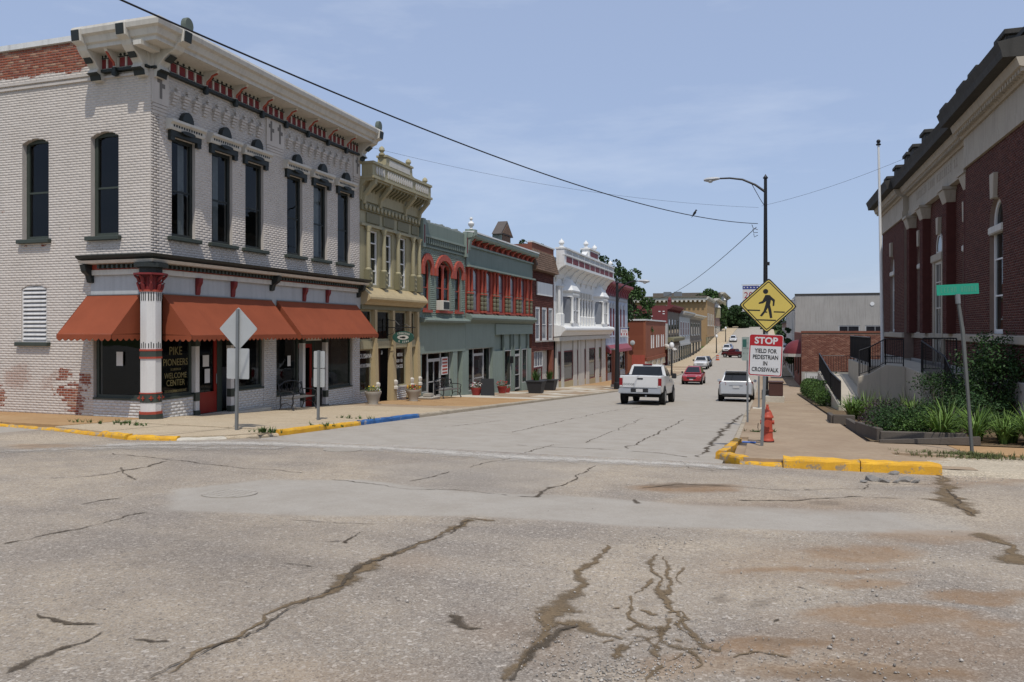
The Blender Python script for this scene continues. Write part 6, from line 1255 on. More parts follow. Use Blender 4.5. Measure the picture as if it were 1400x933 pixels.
railing('black railing running back along the platform beside the steps', [(4.4, 36.8, -1.62), (4.4, 44.9, -1.62)], 1.25, gap=.11)
railing('dark handrail nearest the planting bed, descending from the platform', [(5.8, 33.3, -1.66), (6.2, 31.2, -2.2), (6.25, 29.6, -3.05)], 1.2, gap=.09)
railing('black railing in front of the civic building doorway', [(5.85, 33.3, -1.66), (7.0, 33.3, -1.66)], 1.3, gap=.1)
# flagpole
fp = thing('flagpole', 'tall white flagpole with dark ball top in front of the civic building', 'flagpole', (5.55, 41.5, -2.5)); bx, by = 5.55, 41.5
MB().tube([(bx, by, -3.4), (bx - .1, by, 3), (bx - .22, by, 9.05)], [.085, .075, .05], 10).build('pole', PUREW, fp, smooth=True); MB().ball((bx - .22, by, 9.22), .10).build('ball', BLACKIRON, fp, smooth=True); MB().lathe([(.1, 0), (.12, .05), (.04, .12)], (bx - .22, by, 9.03), 10).build('truck', BLACKIRON, fp)

# ================================================================== poles, lamps, wires
def street_lamp(name, label, x, y, z0, z1, arm, r0, r1, group):
    t_ = thing(name, label, 'street lamp', (x, y, z0), group=group)
    MB().tube([(x, y, z0), (x, y, z0 + .5), (x, y, z0 + .55), (x, y, z1)], [r0 * 1.35, r0 * 1.35, r0, r1], 12).build('pole', BLACKIRON, t_, smooth=True); MB().lathe([(r1 * 1.5, 0), (r1 * 1.6, .05), (r1 * .5, .18), (.01, .25)], (x, y, z1), 10).build('cap', BLACKIRON, t_)
    sx = -1 if arm < 0 else 1; A = abs(arm)
    pts = [(x, y, z1 - .75), (x + sx * A * .22, y, z1 - .32), (x + sx * A * .5, y, z1 + .02), (x + sx * A * .78, y, z1 + .14), (x + sx * A, y, z1 + .15)]
    MB().tube(pts, [.07, .06, .055, .05, .045], 8).build('arm', BLACKIRON, t_, smooth=True); MB().tube([(x, y, z1 - 1.6), (x + sx * A * .12, y, z1 - 1.1), (x + sx * A * .3, y, z1 - .25)], .018, 5).build('cable', BLACKIRON, t_)
    hx = x + sx * A; ln = []
    for (dx, w, zt, zb) in ((0, .07, .2, .10), (.15, .11, .25, .07), (.45, .17, .26, .0), (.7, .17, .24, .0), (.88, .08, .17, .05)): ln.append((hx + sx * dx, w, z1 + zt, z1 + zb))
    q = MB(); n = 10; vv = []
    for (X_, w, zt, zb) in ln:
        for j in range(n): a_ = 2 * math.pi * j / n; vv.append((X_, y + w * math.cos(a_), (zt + zb) / 2 + (zt - zb) / 2 * math.sin(a_)))
    q.add(vv, [(i * n + j, i * n + (j + 1) % n, (i + 1) * n + (j + 1) % n, (i + 1) * n + j) for i in range(4) for j in range(n)] + [tuple(range(n))[::-1], tuple(range(4 * n, 5 * n))]); q.build('luminaire', M('lamp_head_grey', (.42, .43, .44), .4, .05), t_, smooth=True)
    q = MB().ball((hx + sx * .52, y, z1 + .04), .15, 10, 6, .75); q.build('lens', M('lamp_lens', (.5, .5, .48), .2, .05), t_, smooth=True); return t_
zl = 8.35; LX1, LY1 = .06, 44.9
l1 = street_lamp('street_lamp', 'tall black street lamp rising behind the yellow crosswalk sign', LX1, LY1, g(44.9) + .12, zl, -2.45, .15, .085, 'black street lamps')
for (z, s) in ((2.2, .1), (.5, .12), (3.6, .07)): MB().box(ID, LX1 - .02, LX1 + .22, LY1 - .1, LY1 + .1, z - s, z + s * 1.6).build('junction_box', BLACKIRON, l1)
l2 = street_lamp('street_lamp', 'black street lamp in front of the pale blue building', -10.75, 58.6, g(58.6) + .11, 3.5, 1.6, .19, .10, 'black street lamps')
# banners
BANW = M('banner_white', (.62, .62, .62), .8, .05); BANB = M('banner_blue', (.05, .07, .24), .8, .05); BANR = M('banner_red', (.34, .03, .04), .8, .05)
def banner(label, x, y, z0, w, h):
    b = thing('banner', label, 'banner', (x, y, z0), group='patriotic lamp post banners'); fr = F('y', y, -1)
    MB().box(fr, x - w / 2, x + w / 2, -.008, .008, z0, z0 + h).build('cloth', BANW, b); MB().box(fr, x - w / 2, x + w / 2, .009, .012, z0 + h * .84, z0 + h * .97).build('blue_band', BANB, b); q = MB()
    for k in range(5): q.disc(fr, x - w * .4 + w * .2 * k, .013, z0 + h * .905, w * .045, w * .045, .002, 5)
    q.build('stars', BANW, b); q = MB()
    for k in (-.38, -.02, .32): q.box(fr, x + w * k - w * .07, x + w * k + w * .09, .009, .012, z0 + h * .16, z0 + h * .42)
    q.build('red_bars', BANR, b); MB().prism(fr, [(x - w * .45, z0 + .02), (x + w * .45, z0 + .02), (x + w * .18, z0 + h * .16), (x, z0 + h * .24), (x - w * .18, z0 + h * .16)], .013, .016, 'o').build('dome', M('banner_grey', (.45, .46, .5), .8, .05), b)
    text('lettering', '200', BANR, b, (x, y - .012, z0 + h * .6), h * .34, (R(90), 0, 0), sx=1.0)
    for z in (z0 - .02, z0 + h + .02): MB().tube([(x - w * .58, y, z), (x + w * .7, y, z)], .015, 5).build('rod', STEEL, b)
banner('white banner with stars and red bars on the tall lamp by the crosswalk sign', LX1 - .78, LY1, 1.0, .88, 1.45)
banner('small white banner with blue band on the lamp before the pale blue building', -10.2, 58.6, -.62, .55, .72)
pl = thing('globe_lamp_post', 'short black lamp post with white globe before the low red brick building', 'street lamp', (-10.8, yX(918, -10.8), g(95))); yy = yX(918.3, -10.8); zz = g(yy) + .1
MB().tube([(-10.8, yy, zz), (-10.8, yy, zz + .7), (-10.8, yy, zz + 3.3)], [.16, .1, .07], 8).build('post', BLACKIRON, pl); MB().lathe([(.12, 0), (.3, .2), (.32, .45), (.22, .72), (.06, .85)], (-10.8, yy, zz + 3.3), 10).build('globe', M('white_globe', (.7, .7, .68), .3, .03), pl, smooth=True); MB().lathe([(.15, 0), (.1, .1), (.02, .25)], (-10.8, yy, zz + 4.12), 8).build('finial', BLACKIRON, pl)

def P3(px, py, d):
    u = (px - 700) / FPX; return Vector((d * (-SN + CS * u), d * (CS + SN * u), (HZ - py) / FPX * d))
WIRE = M('black_cable', (.012, .012, .014), .6, .05)
def wire(label, A, B, sag, r, n=24):
    pts = [tuple(A.lerp(B, i / n) - Vector((0, 0, sag * 4 * (i / n) * (1 - i / n)))) for i in range(n + 1)]; q = MB().tube(pts, r, 5, cap=False)
    o = q.build('cable', WIRE, None, smooth=True); props(o, label, 'cable', 'overhead cables'); return o
dl = 42.7; Pm = P3(1036, 306, dl)
W0 = P3(165, 0, 13.0); SG = .85
pts = [tuple(W0.lerp(Pm, t_) - Vector((0, 0, SG * 4 * t_ * (1 - t_)))) for t_ in [-.3 + 1.3 * i / 48 for i in range(49)]]
props(MB().tube(pts, .019, 5, cap=False).build('cable', WIRE, None, smooth=True), 'thick black cable sagging across the sky to the lamp pole', 'cable', 'overhead cables')
wire('thin wire crossing the sky from the olive building to the lamp pole', P3(497, 199, 36.5), P3(1037, 284, dl), .55, .006)
wire('thin wire rising from the lamp pole to the civic building roof', P3(1041, 282, dl), P3(1285, 196, 35), .25, .007)
wire('wire falling from the lamp pole towards the trees on the left', P3(1034, 311, dl), P3(866, 402, 150), 2.4, .02)
q = MB(); b0 = P3(1031, 306, dl)
for k in range(3): q.tube([tuple(b0 + Vector((-.12 + .05 * k, 0, -.05 - .25 * k))), tuple(b0 + Vector((-.05 + .03 * k, 0, -.25 - .25 * k))), tuple(b0 + Vector((.2, 0, -.35 - .15 * k)))], .018, 5)
q.build('wire_clamps', BLACKIRON, l1)
# bird on the cable
tb = .735; bd = W0.lerp(Pm, tb) - Vector((0, 0, SG * 4 * tb * (1 - tb) - .03))
B_ = MB().tube([(-.13, 0, -.13), (-.09, 0, -.07), (-.04, 0, .0), (0, 0, .06), (.03, 0, .11), (.045, 0, .15)], [.008, .018, .042, .055, .042, .026], 10); B_.ball((.055, 0, .165), .036); B_.tube([(.08, 0, .165), (.115, 0, .155)], [.012, .002], 5)
o = B_.build('bird', WIRE, None, smooth=True, local=True); o.location = bd + Vector((0, 0, .05)); o.rotation_euler = (0, 0, R(15)); o.scale = (1.1,) * 3; props(o, 'small dark bird perched on the thick cable', 'bird')

# ================================================================== signs
def post(par, p0, p1, r=.03, mat=STEEL, name='post'):
    # square tube with punched look
    return MB().tube([p0, p1], r, 4).build(name, mat, par)
YEL = M('sign_yellow', (.56, .43, .10), .45, .06, 3, 30, 0); SBLK = M('sign_black', (.015, .015, .015), .5, .05, 3, 30, 0); SRED = M('sign_red', (.36, .015, .02), .45, .06, 3, 30, 0); SWHT = M('sign_white', (.56, .56, .55), .5, .05, 3, 30, 0); SGRN = M('sign_teal_green', (.02, .26, .17), .45, .08, 3, 30, 0)
cx, cyy = onX(1042, 0, 0)[0], 0
bx, by = onG(1041.5, 618); bz = g(by) + .12
cs = thing('crosswalk_sign', 'yellow diamond pedestrian sign above a red and white stop yield sign on a leaning post', 'road sign', (bx, by, bz)); cs.rotation_euler = (0, R(2.3), R(-2)); cs_l = True
def loc(q, name, mat, par, **k): return q.build(name, mat, par, local=True, **k)
Fl = F('y', 0, -1)
loc(MB().box(ID, -.03, .03, -.03, .03, -.1, 3.15), 'post', STEEL, cs)
def diamond(h, o0, o1, cx_, cz_, rr=.06):
    pts = []
    for k in range(4):
        a_ = math.pi / 2 * k
        for da in (-.12, 0, .12):
            rad = h - (rr * .55 if da else rr * .2); pts.append((cx_ + rad * math.cos(a_ + da * .6), cz_ + rad * math.sin(a_ + da * .6)))
    return MB().prism(Fl, pts, o0, o1, 'o')
cz = 2.83; dm = loc(diamond(.555, .031, .036, 0, cz), 'diamond', SBLK, cs); loc(diamond(.525, .036, .0385, 0, cz), 'face', YEL, dm)
border = diamond(.50, .0385, .0395, 0, cz); loc(border, 'border', SBLK, dm); loc(diamond(.475, .0395, .041, 0, cz), 'inner_face', YEL, dm)
ped = MB(); oo, o1 = .0412, .043
ped.disc(Fl, -.05, oo, cz + .285, .05, .05, .0018, 16)
body = [(-.05, .215), (.03, .215), (.075, .17), (.135, .12), (.125, .0), (.095, -.005), (.095, .09), (.06, .12), (.045, .02), (.075, -.09), (.10, -.24), (.055, -.25), (.025, -.12), (.005, -.04), (-.03, -.12), (-.10, -.22), (-.14, -.205), (-.075, -.11), (-.045, .01), (-.03, .09), (-.09, .045), (-.175, .03), (-.17, .06), (-.105, .09)]
ped.prism(Fl, [(a, cz + b) for a, b in body], oo, o1, 'o'); loc(ped, 'walking_figure', SBLK, dm)
ln = MB(); 
for (a, b, z) in ((-.39, -.14, -.10), (-.04, .0, -.13), (.12, .33, -.12), (-.22, .17, -.29)): ln.box(Fl, a, b, oo, o1, cz + z - .012, cz + z + .012)
loc(ln, 'crosswalk_lines', SBLK, dm)
def round_rect(x0, x1, z0, z1, r, o0, o1, n=3):
    pts = []
    for (cx_, cz_, a0) in ((x1 - r, z0 + r, -90), (x1 - r, z1 - r, 0), (x0 + r, z1 - r, 90), (x0 + r, z0 + r, 180)):
        for k in range(n + 1): a_ = R(a0 + 90 * k / n); pts.append((cx_ + r * math.cos(a_), cz_ + r * math.sin(a_)))
    return MB().prism(Fl, pts, o0, o1, 'o')
pz = 1.83; pl_ = loc(round_rect(-.325, .325, pz - .42, pz + .42, .045, .031, .036), 'plate', SWHT, cs); loc(round_rect(-.315, .315, pz - .41, pz + .41, .04, .036, .0375), 'border', SRED, pl_); loc(round_rect(-.295, .295, pz - .39, pz + .39, .03, .0375, .039), 'face', SWHT, pl_); loc(MB().box(Fl, -.3, .3, .039, .0405, pz + .19, pz + .395), 'red_panel', SRED, pl_)
def loct(body, sz, x, z, mat, par, o=-.042, sx=1.0, bold=0.0):
    t_ = text('lettering', body, mat, None, (x, o, z), sz, (R(90), 0, 0), sx=sx, ext=.001); t_.data.offset = bold; t_.parent = par; return t_
loct('STOP', .185, 0, pz + .29, SWHT, pl_, sx=1.0, bold=.006)
for i, s in enumerate(('YIELD FOR', 'PEDESTRIAN', 'IN', 'CROSSWALK')): loct(s, .118, 0, pz + .085 - .125 * i, SBLK, pl_, sx=.74, bold=.002)
# small parking sign behind it
bx, by = onG(1022, 583); s2 = thing('parking_sign', 'small grey-green parking sign on a steel post at the kerb', 'road sign', (bx, by, g(by) + .1)); s2.rotation_euler = (0, 0, R(3))
loc(MB().box(ID, -.028, .028, -.028, .028, -.1, 2.45), 'post', STEEL, s2); p_ = loc(round_rect(-.165, .165, 1.85, 2.55, .03, .03, .035), 'plate', M('weathered_sign_plate', (.26, .30, .27), .6, .12), s2); loc(MB().box(Fl, -.14, -.03, .035, .037, 2.25, 2.48), 'symbol', M('sign_dark_green', (.03, .10, .08), .5, .05), p_)
for i, s in enumerate(('2 HR', 'PARKING', '8 - 5 PM')): loct(s, .075, .05 if i == 0 else 0, 2.36 - .15 * i, M('faded_text', (.13, .15, .14), .6, .05), p_, o=-.036)
bx, by = onG(1037.5, 563); s3 = thing('signpost', 'bare grey steel post standing beside the silver car', 'post', (bx, by, g(by) + .1)); loc(MB().box(ID, -.035, .035, -.035, .035, -.1, 1.6), 'post', STEEL, s3); loc(MB().box(ID, -.25, .3, -.25, .25, -.02, .06), 'footing', SLAB_LIGHT, s3, bevel=.02)
# street name sign
bx, by = onG(1330, 626); s4 = thing('street_name_sign', 'faded teal green street name blade on a bent leaning grey post', 'street sign', (bx, by, g(by) + .05)); s4.rotation_euler = (0, 0, 0)
tp = P3(1310, 412, 15.35) - Vector(s4.location); md_ = tp * .80 + Vector((.03, 0, 0)); loc(MB().tube([(0, 0, -.15), tuple(md_ * .5), tuple(md_), tuple(tp)], [.034, .033, .04, .032], 6), 'post', M('shade_darkened_steel', (.10, .105, .10), .6, .15), s4); loc(MB().tube([tuple(tp - Vector((0, 0, .05))), tuple(tp + Vector((-.01, 0, .14)))], .05, 8), 'clamp', STEEL, s4)  # post steel is darkened: the shade it stands in is in its colour
bl = MB(); ax = Vector((CS * .98, SN * .8, .045)).normalized(); up = Vector((-.045, 0, 1)); nn = ax.cross(up).normalized() * .004; c0 = tp + Vector((-.01, 0, .235)); hw, hh = .41, .105
vv = [tuple(c0 + ax * a * hw + up * b * hh + nn * s) for s in (-1, 1) for (a, b) in ((-1, -1), (1, -1), (1, 1), (-1, 1))]; bl.add(vv, [(3, 2, 1, 0), (4, 5, 6, 7), (0, 1, 5, 4), (1, 2, 6, 5), (2, 3, 7, 6), (3, 0, 4, 7)]); bld = loc(bl, 'blade', SGRN, s4)
FSL = M('faded_sign_letters', (.07, .26, .18), .6, .05); nf = -nn if nn.y > 0 else nn
class Bf:
    def __call__(f, a, b, c): return tuple(c0 + ax * a + up * c + nf.normalized() * b)
marks(bld, Bf(), .02, .0045, .0, .72, .11, 11, FSL, local=True)
# signs seen from behind on the left pavement
def back_sign(label, px, py, diam, plates, h):
    bx, by = onG(px, py); s = thing('road_sign_back', label, 'road sign', (bx, by, g(by) + .1)); s.rotation_euler = (0, R(.6), R(4))
    loc(MB().box(ID, -.03, .03, -.03, .03, -.1, h), 'post', STEEL, s); k = -.031
    if diam: loc(diamond(diam[0], k - .004, k, 0, diam[1]), 'diamond', SIGNBACK, s)
    for (w, z0, z1) in plates: loc(round_rect(-w / 2, w / 2, z0, z1, .03, k - .004, k), 'plate', SIGNBACK, s)
    q = MB(); 
    for (w, z0, z1) in plates + ([(0, diam[1] - .2, diam[1] + .2)] if diam else []): q.tube([(0, .035, (z0 + z1) / 2), (0, .055, (z0 + z1) / 2)], .02, 6)
    loc(q, 'bolts', STEEL, s); return s
back_sign('grey back of a diamond road sign over a square plate by the kerb corner', 323.5, 593, (.50, 2.30), [(.58, 1.15, 1.85)], 2.75)
back_sign('grey backs of two small stacked parking plates on a post near the bench', 435, 580, None, [(.33, 1.42, 1.88), (.33, .90, 1.40)], 1.9)
yy = yX(430, -12) ; 
# ------------------------------------------------------------------ hydrant
hx, hy = onG(1049, 612); HYD = M('hydrant_orange', (.40, .068, .038), .5, .12, 6, 40, .15, obj=False); hd = thing('fire_hydrant', 'orange-red fire hydrant behind the crosswalk sign post', 'fire hydrant', (hx, hy, g(hy) + .12))
loc(MB().lathe([(.15, 0), (.15, .05), (.135, .07), (.125, .09), (.12, .22), (.135, .23), (.135, .26), (.115, .27), (.11, .52), (.14, .53), (.14, .56), (.12, .58), (.11, .62), (.08, .68), (.045, .71), (.04, .76), (.025, .77)], (0, 0, 0), 16), 'barrel', HYD, hd, smooth=True); loc(MB().lathe([(.155, -.02), (.155, .03), (.10, .03)], (0, 0, 0), 14), 'foot_flange', BLACKIRON, hd)
loc(MB().lathe([(.05, -.155), (.05, -.13), (.042, -.125), (.042, .125), (.05, .13), (.05, .155)], (0, 0, .43), 10, 'x'), 'side_outlets', HYD, hd, smooth=True); loc(MB().lathe([(.08, -.2), (.08, -.16), (.065, -.155), (.065, 0)], (0, 0, .42), 12, 'y'), 'front_outlet', HYD, hd, smooth=True); loc(MB().tube([(-.2, 0, .40), (-.21, 0, .3), (-.17, -.02, .22), (-.12, -.05, .3)], .008, 4), 'chain', BLACKIRON, hd); loc(MB().lathe([(.03, 0), (.03, .05)], (0, 0, .765), 5), 'top_nut', HYD, hd)
hd.scale = (.92, .92, .98)
# bin on a concrete pad by the lamp
zz = g(41) + .12; bn = thing('litter_bin', 'brown square litter bin on a pale concrete pad beside the lamp pole', 'bin', (.55, 41, zz)); loc(MB().box(ID, -.34, .34, -.3, .3, .32, .98), 'body', BROWNDOOR, bn, bevel=.03); loc(MB().box(ID, -.37, .37, -.33, .33, .98, 1.06), 'lid', BROWNDOOR, bn, bevel=.02); loc(MB().box(ID, -.5, .4, -.5, .4, -.02, .32), 'pad', SLAB_LIGHT, bn, bevel=.03)

# ================================================================== street furniture on the left pavement
def bench(label, x, y, rz, w=1.25, slat=True):
    b = thing('bench', label, 'bench', (x, y, g(y) + HL), rz, 'benches outside the shops')
    for s in (-1, 1):
        X_ = s * w / 2
        loc(MB().tube([(X_, .30, 0), (X_, .22, .14), (X_, .27, .30), (X_, .25, .42)], [.03, .022, .025, .025], 6), 'leg', BLACKIRON, b); loc(MB().tube([(X_, -.28, 0), (X_, -.2, .15), (X_, -.22, .30), (X_, -.2, .42), (X_, -.30, .9)], [.03, .022, .025, .025, .02], 6), 'leg', BLACKIRON, b)
        loc(MB().tube([(X_, -.25, .64), (X_, -.05, .66), (X_, .18, .65), (X_, .30, .60), (X_, .27, .5), (X_, .24, .42)], .02, 6), 'armrest', BLACKIRON, b); loc(MB().tube([(X_, -.2, .2), (X_, 0, .28), (X_, .22, .18)], .015, 5), 'scroll', BLACKIRON, b)
    sl = loc(MB().box(ID, -w / 2, w / 2, -.025, .025, .41, .435), 'slat', M('bench_slat', (.13, .12, .11), .6, .15), b)
    sl.location.y = -.18
    for k in range(1, 7): inst(sl, b, (0, .068 * k, 0))
    q = MB(); q.tube([(-w / 2, -.28, .82), (-w / 4, -.30, .93), (0, -.30, .96), (w / 4, -.30, .93), (w / 2, -.28, .82)], .022, 6); q.tube([(-w / 2, -.22, .5), (w / 2, -.22, .5)], .02, 6); loc(q, 'back_frame', BLACKIRON, b); q = MB()
    for i in range(9):
        t_ = -w / 2 + w * (i + .5) / 9; q.tube([(t_, -.23, .5), (t_ + .05 * (-1) ** i, -.26, .62), (t_ - .05 * (-1) ** i, -.275, .75), (t_, -.295, .88)], .012, 5); q.lathe([(.045, -.008), (.05, 0), (.045, .008)], (t_, -.265, .68), 8, 'y')
    loc(q, 'back_scrollwork', BLACKIRON, b); return b
bxy = (-14.7, yX(407, -14.7)); bench('black cast iron bench under the awning of the white corner building', bxy[0], bxy[1], R(-90), 1.3)
bxy = (-14.6, yX(612, -14.6)); bench('black metal bench in front of the sage green shop', bxy[0], bxy[1], R(-100), 1.5)
TERR = M('concrete_urn', (.36, .33, .28), .9, .15, 6, 40, .3); RPOT = M('red_plastic_pot', (.26, .03, .025), .5, .1); DPOT = M('charcoal_planter', (.035, .036, .04), .6, .1)
LEAF = M('leaf_green', (.055, .105, .022), .6, .35, 6, 30, 0, isl=.5, spec=.25); LEAFD = M('leaf_dark', (.028, .062, .016), .6, .35, 6, 30, 0, isl=.5, spec=.25); LEAFY = M('leaf_daylily', (.10, .17, .03), .55, .3, 6, 30, 0, isl=.45, spec=.3); PURP = M('purple_foliage', (.055, .035, .045), .7, .3, 6, 30, 0, isl=.4)
FLW = {c: M('petal_' + c, v, .7, .1) for c, v in dict(orange=(.6, .16, .02), yellow=(.6, .42, .04), red=(.45, .03, .03), white=(.6, .6, .58), pink=(.5, .2, .22)).items()}
def leaf_mesh(pos, size, dirs=None, asp=.5, curl=.0):
    """many leaf-sized faces: pos (n,3), each a folded rhombus"""
    n = len(pos); d = rng.normal(size=(n, 3)) if dirs is None else dirs; d /= np.linalg.norm(d, axis=1, keepdims=True) + 1e-9
    r_ = rng.normal(size=(n, 3)); w = np.cross(d, r_); w /= np.linalg.norm(w, axis=1, keepdims=True) + 1e-9
    s = np.asarray(size) * rng.uniform(.6, 1.3, n); s = s[:, None]; a = pos; up = np.cross(w, d)
    V = np.stack([a - d * s * .5, a + w * s * asp * .5 + up * s * .08, a + d * s * .5, a - w * s * asp * .5 + up * s * .08], 1).reshape(-1, 3); Fc = np.arange(n * 4).reshape(-1, 4); return V, Fc
def np_mesh(name, V, Fc, mat, parent, local=True):
    me_ = bpy.data.meshes.new(name); k = Fc.shape[1]; me_.vertices.add(len(V)); me_.vertices.foreach_set('co', np.asarray(V, np.float32).ravel()); me_.loops.add(Fc.size); me_.loops.foreach_set('vertex_index', Fc.ravel().astype(np.int32)); me_.polygons.add(len(Fc)); me_.polygons.foreach_set('loop_start', (np.arange(len(Fc)) * k).astype(np.int32)); me_.update(calc_edges=True); me_.materials.append(mat)
    o = bpy.data.objects.new(name, me_); COL.objects.link(o)
    if parent is not None: o.parent = parent
    return o
def ball_pts(n, r, c=(0, 0, 0), flat=1.0, shell_=.45):
    d = rng.normal(size=(n, 3)); d /= np.linalg.norm(d, axis=1, keepdims=True); q = d * (rng.uniform(shell_ ** 3, 1, n) ** (1 / 3))[:, None] * np.array(r if hasattr(r, '__len__') else (r, r, r * flat)); return q + np.array(c)
def blades(n, spread, h, w, droop, seg=5):
    V, Fc = [], []
    for i in range(n):
        a = random.uniform(0, 2 * math.pi); r0 = random.uniform(0, spread * .35); L_ = h * random.uniform(.6, 1.15); lean = random.uniform(.15, 1.0) * droop; b = len(V); dx, dy = math.cos(a), math.sin(a); tw = random.uniform(-.5, .5)
        for k in range(seg + 1):
            t_ = k / seg; rr = r0 + L_ * lean * t_ * t_ * .8 + L_ * .12 * t_; z = L_ * (t_ - lean * .62 * t_ ** 2.6); ww = w * (1 - t_ ** 2) ** .7 * .5 + .001; nx_, ny_ = -math.sin(a + tw), math.cos(a + tw)
            V += [(dx * rr + nx_ * ww, dy * rr + ny_ * ww, z), (dx * rr - nx_ * ww, dy * rr - ny_ * ww, z)]
        Fc += [(b + 2 * k, b + 2 * k + 1, b + 2 * k + 3, b + 2 * k + 2) for k in range(seg)]
    return np.array(V), np.array(Fc)
def pot_plant(name, label, x, y, prof, mat, fol, fl=(), square=False, group='flower pots on the left pavement', zoff=None):
    p = thing(name, label, 'plant pot', (x, y, (g(y) + HL) if zoff is None else zoff), group=group); h = max(z for r_, z in prof); rt = prof[-1][0]
    if square: q = MB().taper(ID, (-prof[0][0], prof[0][0], -prof[0][0], prof[0][0]), (-rt, rt, -rt, rt), 0, h); q.box(ID, -rt * 1.08, rt * 1.08, -rt * 1.08, rt * 1.08, h, h + .06); loc(q, 'pot', mat, p, bevel=.01)
    else: loc(MB().lathe(prof, (0, 0, 0), 16), 'pot', mat, p, smooth=True)
    loc(MB().lathe([(rt * .9, h - .02), (rt * .9, h + .01)], (0, 0, 0), 12), 'soil', SOIL, p)
    kind, n, hh = fol
    if kind == 'b': V, Fc = blades(n, rt, hh, .05, .5); V[:, 2] += h
    else: V, Fc = leaf_mesh(ball_pts(n, (rt * 1.1, rt * 1.1, hh * .5), (0, 0, h + hh * .4)), .07)
    np_mesh('foliage', V, Fc, LEAF, p)
    for c, k in fl: V, Fc = leaf_mesh(ball_pts(k, (rt * 1.15, rt * 1.15, hh * .5), (0, 0, h + hh * .5), shell_=.8), .075, asp=.9); np_mesh('blossoms', V, Fc, FLW[c], p)
    return p
URN = [(.20, 0), (.19, .05), (.24, .2), (.30, .38), (.33, .44), (.33, .5), (.30, .5)]
pot_plant('flower_pot', 'grey concrete urn planter left of the olive shop door, mostly green leaves', -14.5, yX(510, -14.5), URN, TERR, ('l', 160, .22), (('yellow', 8), ('white', 6)))
pot_plant('flower_pot', 'grey concrete urn planter full of orange and yellow flowers by the olive shop', -14.5, yX(565, -14.5), URN, TERR, ('l', 140, .2), (('orange', 34), ('yellow', 26), ('red', 18)))
RP = [(.2, 0), (.27, .3), (.30, .36), (.30, .42)]
pot_plant('flower_pot', 'red pot with pale flowers beside the black sandwich board', -14.75, yX(651, -14.75), RP, RPOT, ('l', 120, .3), (('white', 60), ('pink', 30)))
pot_plant('flower_pot', 'larger red pot with red flowers right of the sandwich board', -14.9, yX(686.5, -14.9), RP, RPOT, ('l', 140, .35), (('red', 40),))
pot_plant('flower_pot', 'smallest red pot, low beside the larger red pot', -14.9, yX(693.5, -14.9), [(.14, 0), (.2, .24), (.2, .28)], RPOT, ('l', 60, .15), (('red', 12),))
pot_plant('planter_box', 'square charcoal planter with spiky leaves, the nearer of two', -13.2, yX(733, -13.2), [(.36, 0), (.5, .72)], DPOT, ('b', 60, .75), square=True, group='square charcoal planters')
pot_plant('planter_box', 'square charcoal planter with bushy leaves, the farther of two', -14.3, yX(751, -14.3), [(.36, 0), (.5, .7)], DPOT, ('b', 70, .8), square=True, group='square charcoal planters')
sb = thing('sandwich_board', 'black sandwich board standing in front of the sage shop door', 'sign board', (-14.2, yX(666.5, -14.2), g(43.4) + HL), R(22)); 
for s in (-1, 1): loc(MB().add([(-.38, s * .30, .08), (.38, s * .30, .08), (.34, s * .04, 1.15), (-.34, s * .04, 1.15), (-.38, s * .27, .08), (.38, s * .27, .08), (.34, s * .01, 1.15), (-.34, s * .01, 1.15)], [(0, 1, 2, 3), (7, 6, 5, 4), (0, 4, 5, 1), (1, 5, 6, 2), (2, 6, 7, 3), (3, 7, 4, 0)]), 'board', SBLK, sb)
for s in (-1, 1):
    for k in (-.34, .34): loc(MB().tube([(k, s * .30, 0), (k, s * .27, .2)], .02, 5), 'leg', STEEL, sb)
st_ = thing('stone_trough', 'low stone trough with a flat rim in front of the sage shop window', 'planter', (-14.7, yX(585.5, -14.7), g(35) + HL)); loc(MB().taper(ID, (-.35, .35, -.45, .45), (-.4, .4, -.55, .55), 0, .26), 'basin', TERR, st_, bevel=.02); loc(MB().box(ID, -.2, .2, -.2, .2, .26, .42), 'block', TERR, st_, bevel=.03)
bp = thing('brown_pillar', 'tall square brown brick pillar on the pavement beside the farther lamp post', 'pillar', (-11.2, yX(840.4, -11.2), g(57) + HL)); loc(MB().box(ID, -.22, .22, -.22, .22, 0, 2.9), 'shaft', SIDE_RED, bp); loc(MB().box(ID, -.27, .27, -.27, .27, 2.9, 3.02), 'cap', CONC, bp); loc(MB().box(ID, -.27, .27, -.27, .27, 0, .2), 'plinth', CONC, bp)
sgn = thing('yard_sign', 'small white notice board in the hedge before the low brick shop', 'sign', (3.6, 62, g(62))); loc(MB().box(ID, -.7, .7, -.02, .02, .7, 1.55), 'board', SWHT, sgn)
for k in (-.6, .6): loc(MB().tube([(k, 0, 0), (k, 0, 1.55)], .03, 5), 'leg', STEEL, sgn)
marks(sgn, Fl, .05, .021, 1.2, .8, .26, 5, SBLK, local=True)
br = thing('traffic_barrel', 'orange striped traffic barrel beside the far parked white truck', 'barrel', (-8.9, yX(981, -8.9), g(yX(981, -8.9)))); loc(MB().lathe([(.42, 0), (.42, .1), (.3, .1), (.28, 1.0), (.1, 1.05)], (0, 0, 0), 12), 'drum', M('barrel_orange', (.5, .09, .02), .5), br); loc(MB().lathe([(.305, .35), (.30, .5)], (0, 0, 0), 12), 'stripe', SWHT, br); loc(MB().lathe([(.30, .65), (.295, .8)], (0, 0, 0), 12), 'stripe', SWHT, br)

